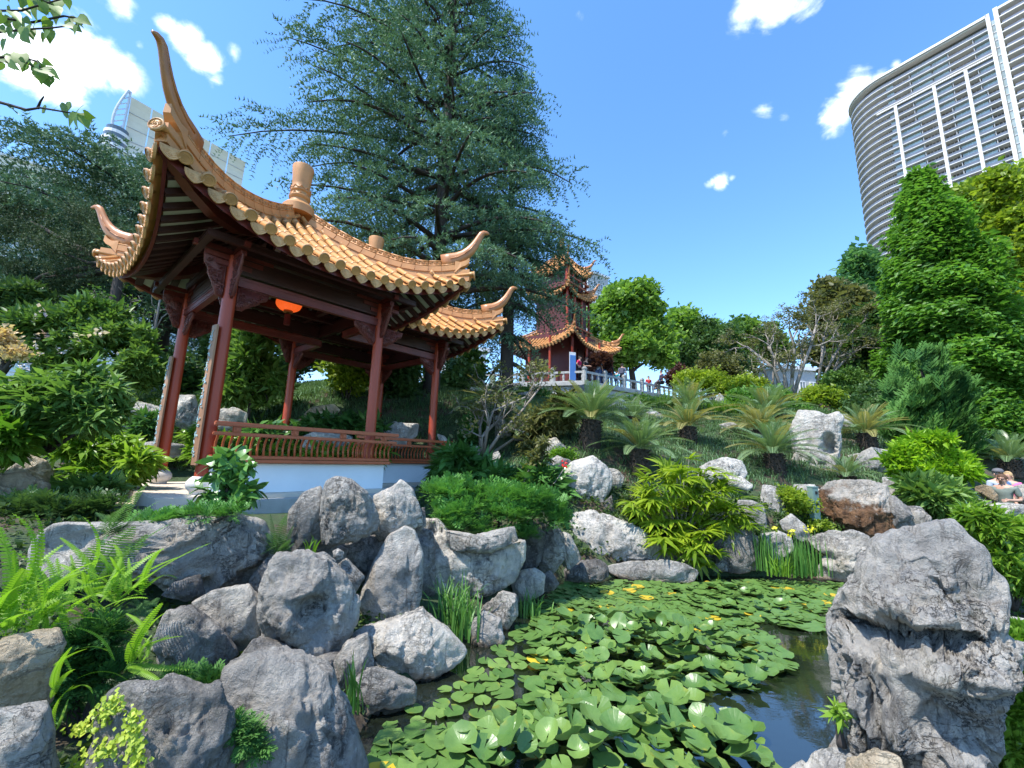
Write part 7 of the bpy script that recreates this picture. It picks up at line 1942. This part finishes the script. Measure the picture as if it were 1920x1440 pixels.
arc = [(3.2 - 2.2 * math.sin(math.pi * i / 10) * (1 - .3 * i / 10), 1.0 - .6 * i / 10, bl[2] - 3 + (hs_ + 4) * i / 10) for i in range(11)]; inn = [(3.6, .8, p[2]) for p in arc]
m = MB(); m.tube(arc, .32, 8); m.build('truss_arc', M_steel, ht); m = MB(); m.tube(inn, .28, 8); m.build('truss_mast', M_steel, ht)
for i in range(10):
    m = MB(); m.tube([arc[i], inn[i + 1]], .13, 6); m.build('truss_brace', M_steel, ht)
m = MB(); m.box((L * .42, 0, bl[2] + 1), (1.0, 1.2, hs_ * .95)); m.build('stair_mast', M_steel, ht)

# --- many-tiered tower on the terrace
cG = P(1052, 700, 28.5); zb = P(1096, 714, 24)[2]
gt = empty('pagoda_tower', (cG[0], cG[1], zb), PHI, 'tiered red tower with ochre tiled roofs and horned corners on the far terrace', 'pagoda')
def zof(px, py, Y=28.5): return P(px, py, Y)[2] - zb
ze = [zof(1166, 652), zof(1118, 556), zof(1108, 512)]
halves = [2.95, 1.75, 1.55]; rise = [2.5, 1.35, 1.9]
for t, (zc_, hf, rs) in enumerate(zip(ze, halves, rise)):
    rf = Roof(0, 0, hf * .9, zc_ - .45 - .15 * (t == 0), hf, zc_, zc_ - .45 + rs)
    dress_roof(gt, rf, rows=int(hf * 2 / .27), shown=(), ends_shown=(), rafter_shown=(), detail=False)
body = [(1.75, 0, ze[0] + .5), (1.25, ze[0] + .4, ze[1] - .2), (1.1, ze[1] + .2, ze[2] - .2)]
for t, (w, z0, z1) in enumerate(body):
    m = MB(); m.box((0, 0, (z0 + z1) / 2), (2 * w, 2 * w, z1 - z0)); m.build('wall', M_redwall, gt)
    wc = w + (.75 if t == 0 else .12)
    for sx in np.linspace(-1, 1, 4):
        for (x, y) in ((sx * wc, -wc), (wc, sx * wc)) + (((-wc, sx * wc),) if t == 0 else ()):
            m = MB(); m.tube([(x, y, z0), (x, y, z1 - .5 * (t == 0))], .085, 10); m.build('column', M_col, gt, 'auto')
    if t:
        for s_ in (0, 1):
            for zz in (z0 + .1, z0 + .55):
                m = MB(); p0, p1 = ((-w - .3, -w - .3, zz), (w + .3, -w - .3, zz)) if s_ == 0 else ((w + .3, -w - .3, zz), (w + .3, w + .3, zz)); m.bar(p0, p1, .08, .09); m.build('gallery_rail', M_rail, gt)
    for k in range(4):
        m = MB(); m.box((-w + (k + .5) * w / 2, -w - .03, (z0 + z1) / 2 - .2), (w / 2 * .7, .08, (z1 - z0) * .5)); m.build('lattice_panel', M_wooddark, gt)
        m = MB(); m.box((w + .03, -w + (k + .5) * w / 2, (z0 + z1) / 2 - .2), (.08, w / 2 * .7, (z1 - z0) * .5)); m.build('lattice_panel', M_wooddark, gt)
m = MB(); m.box((2.56, -1.2, ze[0] - 1.6), (.06, .9, .45)); m.build('name_board', M_signblue, gt)
m = MB(); m.box((2.60, -1.2, ze[0] - 1.6), (.03, .55, .25)); m.build('name_board', paint('teal_sign', (.1, .5, .5), .5), gt)

# --- stone terrace with balustrade
z0 = zb
tp = [G(x, y, z0) for x, y in [(860, 723), (1096, 716), (1330, 757)]]
A_, B_c, C_c = [np.array([p[0], p[1], z0]) for p in tp]
dirL = (A_ - B_c) / np.linalg.norm(A_ - B_c); dirR = (C_c - B_c) / np.linalg.norm(C_c - B_c)
print('terrace', A_, B_c, C_c)
back = B_c + dirL * 16 + dirR * 14
terr = MB(); quad = [B_c, B_c + dirR * 15, B_c + dirR * 15 + dirL * 18, B_c + dirL * 18]
terr.loft([[(q[0], q[1], z0 - 1.8) for q in quad], [(q[0], q[1], z0 - .22) for q in quad]])
o = terr.build('terrace', M_stone); tag(o, 'raised stone terrace carrying the far tower', None, None, 'structure')
rng = random.Random(3)
bm_ = {}
for dr_, Lr in ((dirR, 14.5), (dirL, 16.0)):
    side = np.array([dr_[1], -dr_[0], 0]);
    if side @ (-(B_c + dr_ * 3) * np.array([1, 1, 0])) < 0: side = -side
    for row in range(3):
        x = .0 if row else -.08
        while x < Lr:
            w = rng.uniform(.7, 1.3) if row else 1.35
            h = .30 if row else .24
            c = B_c + dr_ * (x + w / 2) + side * (.02 if row else .09) + np.array([0, 0, -.12 - (.28 + .32 * (row - 1) if row else 0)])
            M = Matrix.Rotation(math.atan2(dr_[1], dr_[0]), 4, 'Z'); M.translation = Vector(c)
            key = (round(w, 1), row > 0)
            if key not in bm_:
                b = MB(); b.box((0, 0, 0), (key[0] - .02, .16 if row else .3, h - .02)); bm_[key] = b.mesh('stone_block', M_stone, False, .012)
            ob = inst('stone_block', bm_[key], o, M); x += w
bal = empty('stone_balustrade', tuple(B_c), 0, 'grey carved stone balustrade with square posts along the terrace', 'balustrade')
pm_ = MB(); pm_.box((0, 0, .5), (.2, .2, 1.0)); pm_.box((0, 0, 1.02), (.26, .26, .05)); pm_.box((0, 0, 1.10), (.21, .21, .12)); pm_.box((0, 0, 1.18), (.15, .15, .05)); pme = pm_.mesh('post', M_stone, False, .015)
vb = MB(); vb.lathe([(.06, 0), (.075, .06), (.05, .12), (.08, .22), (.085, .3), (.05, .42), (.05, .46), (.09, .5)], 10); vme = vb.mesh('baluster', M_stone, True)
def run(dr_, ds):
    for i, s_ in enumerate(ds):
        p = B_c + dr_ * s_ - B_c; M = Matrix.Rotation(math.atan2(dr_[1], dr_[0]), 4, 'Z'); M.translation = Vector(p); inst('post', pme, bal, M @ Matrix.Diagonal((1, 1, .76, 1)))
        if i + 1 < len(ds):
            q = dr_ * ds[i + 1]
            for zz, hh in ((.60, .12), (.04, .08)):
                m = MB(); m.bar(Vector(p + dr_ * .1) + Vector((0, 0, zz)), Vector(q - dr_ * .1) + Vector((0, 0, zz)), .13, hh); m.build('rail', M_stone, bal)
            for f in (.06, .35, .65, .94):
                inst('baluster', vme, bal, Matrix.Translation(Vector(p + (q - p) * f) + Vector((0, 0, .08))) @ Matrix.Diagonal((1, 1, .9, 1)))
run(dirR, [0, 1.75, 3.5, 5.25, 7.0, 8.75, 10.5, 12.25, 14.0])
run(dirL, [0, 1.9, 3.8, 5.7, 7.6, 9.5, 11.4, 13.3, 15.2])
b = empty('banner', G(1074, 716, z0), .3, 'narrow blue and white upright banner left of the woman in red', 'banner')
m = MB(); m.box((0, 0, .85), (.36, .05, 1.5)); m.build('cloth', M_signblue, b); m = MB(); m.box((0, .04, .9), (.4, .04, 1.8)); m.build('frame', M_white, b)
# --- green lamp bollard
p = P(1529, 975, 8.9)
bo = empty('lamp_bollard', tuple(p), .25, 'grey-green square lamp bollard with two dark slots above the far bank', 'bollard')
zt_ = P(1520, 914, 8.9)[2] - p[2]; m = MB(); m.box((0, 0, zt_ / 2), (.15, .13, zt_)); m.build('post', paint('grey_green_paint', (.16, .25, .22), .5, .08), bo, False, .008)
m = MB(); m.box((0, 0, zt_ + .012), (.165, .145, .024)); m.build('cap', paint('grey_green_cap', (.2, .3, .27), .5, .08), bo, False, .006)
for zz in (zt_ - .1, zt_ - .32):
    m = MB(); m.box((.01, -.066, zz), (.055, .012, .06)); m.build('slot', paint('black_slot', (.01, .01, .01), .6), bo)
# ------------------------------------------------------------------ people
SKIN = paint('skin', (.52, .30, .21), .55, .08, 9)
def cloth(name, c): return MATS.get(name) or paint(name, c, .8, .15, 14, .15, 50)
def skin_obj(name, joints, bones, radii, mat, parent, root_i=0, sub=1):
    me = bpy.data.meshes.new(name); me.from_pydata([tuple(j) for j in joints], bones, [])
    o = bpy.data.objects.new(name, me); COL.objects.link(o)
    md = o.modifiers.new('skin', 'SKIN'); md.use_smooth_shade = True
    for i, r in enumerate(radii): me.skin_vertices[0].data[i].radius = (r, r) if not hasattr(r, '__len__') else r
    me.skin_vertices[0].data[root_i].use_root = True
    s = o.modifiers.new('sub', 'SUBSURF'); s.levels = sub; s.render_levels = sub
    dg = bpy.context.evaluated_depsgraph_get(); new = bpy.data.meshes.new_from_object(o.evaluated_get(dg))
    bpy.data.objects.remove(o); new.name = name; new.materials.clear(); new.materials.append(mat)
    new.polygons.foreach_set('use_smooth', np.ones(len(new.polygons), bool))
    return inst(name, new, parent)
def person(label, pos, face, h, shirt, pants, hair, pose='stand', group=None, cap=None, long_hair=False, glasses=False, sleeves=True, seat=.0, armL=None, armR=None):
    """pos: where the feet stand; face: direction the chest looks at (radians from +x)"""
    root = empty('person', pos, face - math.pi / 2, label, 'person', group); k = h / 1.75      # local +y is forward
    J = {}; sit = pose == 'sit'
    zp = (.93 if not sit else .62) * k
    J['pel'] = (0, 0, zp); J['wst'] = (0, .01 * k, zp + .14 * k); J['chs'] = (0, .015 * k, zp + .34 * k); J['nb'] = (0, 0, zp + .51 * k); J['nk'] = (0, .02 * k, zp + .58 * k); J['hd'] = (0, .04 * k, zp + .68 * k); J['tp'] = (0, .025 * k, zp + .79 * k)
    for s, n in ((-1, 'L'), (1, 'R')):
        J['hp' + n] = (s * .095 * k, 0, zp - .04 * k)
        if sit: J['kn' + n] = (s * .12 * k, .42 * k, zp - .03 * k); J['an' + n] = (s * .12 * k, .44 * k, zp - .45 * k); J['to' + n] = (s * .13 * k, .58 * k, zp - .50 * k)
        else: J['kn' + n] = (s * .10 * k, .02 * k, .50 * k); J['an' + n] = (s * .105 * k, -.02 * k, .09 * k); J['to' + n] = (s * .12 * k, .13 * k, .035 * k)
        J['sh' + n] = (s * .185 * k, 0, zp + .48 * k)
        am = (armL if s < 0 else armR) or 'down'
        if am == 'down': e, w = (s * .245 * k, -.02 * k, zp + .20 * k), (s * .26 * k, .07 * k, zp - .03 * k)
        elif am == 'bent': e, w = (s * .25 * k, -.03 * k, zp + .21 * k), (s * .12 * k, .24 * k, zp + .20 * k)
        elif am == 'hip': e, w = (s * .36 * k, -.06 * k, zp + .24 * k), (s * .17 * k, .05 * k, zp + .10 * k)
        elif am == 'rail': e, w = (s * .26 * k, .1 * k, zp + .26 * k), (s * .2 * k, .34 * k, zp + .22 * k)
        else: e, w = (s * .24 * k, .05 * k, zp + .22 * k), (s * .14 * k, .30 * k, zp + .05 * k)
        J['el' + n] = e; J['wr' + n] = w
        dv = np.array(w) - np.array(e); dv /= np.linalg.norm(dv); sd = np.cross(dv, [0, 1, .2]); sd /= np.linalg.norm(sd); up = np.cross(sd, dv)
        J['pm' + n] = tuple(np.array(w) + dv * .075 * k)
        for f in range(4):
            o = (f - 1.5) * .019 * k; ln = (.062, .078, .073, .055)[f] * k
            J['f%d%s' % (f, n)] = tuple(np.array(w) + dv * .10 * k + sd * o); J['g%d%s' % (f, n)] = tuple(np.array(w) + dv * (.10 * k + ln) + sd * o * 1.2 - up * .02 * k)
        J['th' + n] = tuple(np.array(w) + dv * .075 * k + sd * .05 * k * (-s) + up * .01)
    names = list(J); idx = {n: i for i, n in enumerate(names)}
    bones = [('pel', 'wst'), ('wst', 'chs'), ('chs', 'nb'), ('nb', 'nk'), ('nk', 'hd'), ('hd', 'tp')]
    for n in 'LR':
        bones += [('pel', 'hp' + n), ('hp' + n, 'kn' + n), ('kn' + n, 'an' + n), ('an' + n, 'to' + n), ('nb', 'sh' + n), ('sh' + n, 'el' + n), ('el' + n, 'wr' + n), ('wr' + n, 'pm' + n), ('wr' + n, 'th' + n)]
        for f in range(4): bones += [('pm' + n, 'f%d%s' % (f, n)), ('f%d%s' % (f, n), 'g%d%s' % (f, n))]
    rad = dict(pel=(.125, .10), wst=(.12, .09), chs=(.145, .105), nb=(.10, .08), nk=.052, hd=(.085, .098), tp=(.068, .078))
    base = dict(hp=.088, kn=.06, an=.042, to=.035, sh=.066, el=.044, wr=.03, pm=(.034, .018), th=.011)
    R_ = []
    for n in names:
        r = rad.get(n, base.get(n[:2], .0095)); R_.append(tuple(q * k for q in r) if hasattr(r, '__len__') else r * k)
    skin_obj('body', [J[n] for n in names], [(idx[a], idx[b]) for a, b in bones], R_, SKIN, root, idx['pel'])
    def garment(name, ns, bs, grow, mat, rt, cut=None):
        ii = {n: i for i, n in enumerate(ns)}; rr = []
        for n in ns:
            r = rad.get(n, base.get(n[:2], .03)); rr.append(tuple(q * k + grow * k for q in r) if hasattr(r, '__len__') else r * k + grow * k)
        jj = [np.array(J[n]) for n in ns]
        if cut:
            for n, (a, t) in cut.items(): jj[ii[n]] = np.array(J[a]) * (1 - t) + np.array(J[n]) * t
        return skin_obj(name, jj, [(ii[a], ii[b]) for a, b in bs], rr, mat, root, ii[rt])
    garment('shirt', ['pel', 'wst', 'chs', 'nb', 'shL', 'shR', 'elL', 'elR'] + (['wrL', 'wrR'] if sleeves == 'long' else []), [('pel', 'wst'), ('wst', 'chs'), ('chs', 'nb'), ('nb', 'shL'), ('nb', 'shR'), ('shL', 'elL'), ('shR', 'elR')] + ([('elL', 'wrL'), ('elR', 'wrR')] if sleeves == 'long' else []), .016, shirt, 'wst', None if sleeves == 'long' else {'elL': ('shL', .8), 'elR': ('shR', .8)})
    garment('trousers', ['pel', 'hpL', 'hpR', 'knL', 'knR', 'anL', 'anR'], [('pel', 'hpL'), ('pel', 'hpR'), ('hpL', 'knL'), ('hpR', 'knR'), ('knL', 'anL'), ('knR', 'anR')], .014, pants, 'pel')
    hd = np.array(J['hd']); m = MB(); n = 14; rings = []
    for i in range(9):                       # hair shell over the crown and back of the head
        t = math.pi * .62 * i / 8; rings.append([(math.cos(a) * .095 * k * math.sin(t + .03) + hd[0], (math.sin(a) * .115 * math.sin(t + .03) - .022 - (.03 if math.sin(a) > .2 else 0) * math.sin(t)) * k + hd[1], hd[2] + (.045 + .105 * math.cos(t)) * k * (1 if math.sin(a) < .3 else 1)) for a in np.linspace(0, 2 * math.pi, n, endpoint=False)])
    m.loft(rings); m.build('hair', hair, root, True)
    if long_hair:
        m = MB(); m.tube([hd + np.array([0, -.07, .03]) * k, hd + np.array([0, -.09, -.1]) * k, hd + np.array([0, -.085, -.22]) * k], [.085 * k, .08 * k, .045 * k], 10); m.build('hair', hair, root, True)
    if cap:
        m = MB(); m.lathe([(.108 * k, 0), (.106 * k, .04 * k), (.08 * k, .085 * k), (.02 * k, .105 * k)], 16, (hd[0], hd[1] - .01, hd[2] + .055 * k)); m.box((hd[0], hd[1] + .13 * k, hd[2] + .06 * k), (.15 * k, .12 * k, .012)); m.build('cap', cap, root, True)
    f = MB()                                  # face: nose, ears, brows and mouth
    f.tube([hd + np.array([0, .088, .03]) * k, hd + np.array([0, .112, -.005]) * k, hd + np.array([0, .09, -.015]) * k], [.009 * k, .014 * k, .008 * k], 6)
    for s in (-1, 1): f.tube([hd + np.array([s * .084, -.005, .02]) * k, hd + np.array([s * .095, -.01, 0]) * k, hd + np.array([s * .084, 0, -.025]) * k], .012 * k, 5)
    f.build('face', SKIN, root, True)
    e = MB()
    for s in (-1, 1): e.box(tuple(hd + np.array([s * .032, .086, .022]) * k), (.022 * k, .012 * k, .010 * k))
    e.box(tuple(hd + np.array([0, .088, -.045]) * k), (.04 * k, .012 * k, .007 * k)); e.build('features', cloth('dark_features', (.06, .03, .025)), root)
    if glasses:
        g = MB()
        for s in (-1, 1): g.box(tuple(hd + np.array([s * .036, .096, .022]) * k), (.055 * k, .014 * k, .034 * k))
        g.box(tuple(hd + np.array([0, .098, .03]) * k), (.03 * k, .01, .008)); g.build('sunglasses', cloth('black_lens', (.01, .01, .012)), root)
    for n in 'LR':
        a, t = np.array(J['an' + n]), np.array(J['to' + n]); s = MB(); s.tube([a - (0, .05 * k, .05 * k), (a + t) / 2 - (0, 0, .015 * k), t + (0, .03 * k, 0)], [.05 * k, .05 * k, .03 * k], 8, .8); s.build('shoe', cloth('dark_shoe', (.04, .04, .045)), root, True)
    return root, zp, k
def backpack(label, prs, col, accent=None):
    root, zp, k = prs; M = Matrix.Translation(root.location) @ Matrix.Rotation(root.rotation_euler.z, 4, 'Z')
    o = empty('backpack', tuple(M @ Vector((0, -.2 * k, zp + .08 * k))), root.rotation_euler.z, label, 'backpack')
    m = MB(); m.box((0, 0, .2 * k), (.32 * k, .17 * k, .46 * k)); m.build('body', col, o, 'auto', .05)
    m = MB(); m.box((0, -.1 * k, .12 * k), (.24 * k, .07 * k, .2 * k)); m.build('pocket', accent or col, o, 'auto', .025)
    for s in (-1, 1): m = MB(); m.tube([(s * .1 * k, .08 * k, .38 * k), (s * .11 * k, .2 * k, .46 * k), (s * .12 * k, .34 * k, .34 * k), (s * .12 * k, .3 * k, .15 * k), (s * .12 * k, .08 * k, .05 * k)], .018 * k, 6); m.build('strap', col, o, True)
dk = cloth('dark_hair', (.02, .015, .012)); gy = cloth('grey_hair', (.35, .33, .3)); br = cloth('brown_hair', (.10, .05, .025))
navy, denim, black = cloth('navy_cloth', (.02, .03, .09)), cloth('blue_denim', (.05, .10, .24)), cloth('black_cloth', (.015, .015, .018))
def onT(px, s): # on the terrace floor, s metres behind the balustrade
    g = G(px, 716 + (px - 1096) * .175 if px > 1096 else 716, z0); return tuple(np.array([g[0], g[1], z0]) + (dirL if px > 1096 else dirR) * s)
tocam = lambda p, off=0: math.atan2(-p[1], -p[0]) + R(off)
GRP = None
p = onT(1104, .55); person('woman in a crimson top with hands on hips at the terrace corner', p, tocam(p, 70), 1.62, cloth('crimson_cloth', (.55, .015, .09)), black, dk, armL='hip', armR='hip')
p = onT(1118, .6); person('person in a black tee looking at their hands on the terrace', p, tocam(p, 60), 1.66, black, black, br, armL='bent', armR='bent')
p = onT(1138, .5); person('grey-haired man in a pale blue checked shirt at the balustrade', p, tocam(p, 150), 1.8, cloth('pale_blue_check', (.32, .42, .58)), denim, gy, armL='bent', armR='down')
p = onT(1152, .7); person('person in a bright blue jacket beside the black backpack', p, tocam(p, 120), 1.7, cloth('bright_blue_cloth', (.03, .14, .55)), denim, dk, sleeves='long')
p = onT(1160, .55); q = person('person in black carrying a large black backpack', p, tocam(p, 180), 1.72, black, denim, dk, sleeves='long'); backpack('large black backpack with a small orange patch', q, black, cloth('dark_orange_patch', (.2, .05, .03)))
p = onT(1170, .45); person('child in a teal tee behind the balustrade', p, tocam(p, 160), 1.15, cloth('teal_cloth', (.02, .38, .42)), denim, br)
p = onT(1184, .55); q = person('man in a slate shirt with a grey backpack facing away', p, tocam(p, 170), 1.76, cloth('slate_cloth', (.13, .16, .24)), black, dk); backpack('slate grey backpack on the man facing away', q, cloth('slate_pack', (.09, .10, .15)))
g = G(1246, 739, z0); p = tuple(np.array([g[0], g[1], z0 + .22]) + dirL * .15); person('man in a navy jacket over white sitting on the balustrade', p, math.atan2(dirL[1], dirL[0]) + R(20), 1.72, navy, cloth('dark_grey_trousers', (.05, .05, .06)), dk, 'sit', armL='lap', armR='lap', sleeves='long')
p = onT(1254, 1.3); person('person in red standing behind the sitting man', p, tocam(p, 30), 1.5, cloth('bright_red_cloth', (.6, .03, .03)), black, dk)
# three visitors on the path to the right
def onP(px, Y): q = P(px, 900, Y); return (q[0], q[1], gz1(q[0], q[1]))
def topat(px, py, Y, h): q = P(px, py, Y); return (q[0], q[1], q[2] - h)
p = topat(1878, 889, 10.4, 1.70); person('stout man in a grey-green polo and sunglasses in front of the pair', p, tocam(p, -15), 1.70, cloth('grey_green_polo', (.17, .20, .17)), cloth('dark_denim', (.03, .05, .13)), br, armL='bent', armR='down', glasses=True)
p = topat(1868, 879, 11.2, 1.78); person('man in a pale blue polo and grey flat cap on the path', p, tocam(p, 40), 1.78, cloth('pale_blue_polo', (.42, .48, .60)), denim, gy, cap=cloth('grey_cap', (.12, .12, .13)))
p = topat(1889, 884, 11.4, 1.64); person('fair haired woman in a pink top behind the stout man', p, tocam(p, -20), 1.64, cloth('pink_cloth', (.72, .16, .34)), black, cloth('fair_hair', (.5, .33, .16)), long_hair=True)
p = topat(1539, 757, 19, 1.68); person('person in a dark red top with bent head above the limestone', p, tocam(p, 75), 1.68, cloth('dark_red_cloth', (.20, .01, .015)), black, dk, armL='bent', armR='bent')
p = topat(1553, 757, 19.1, 1.72); person('person in black leaning to the one in dark red', p, tocam(p, -75), 1.72, black, black, dk, armL='bent', armR='bent')
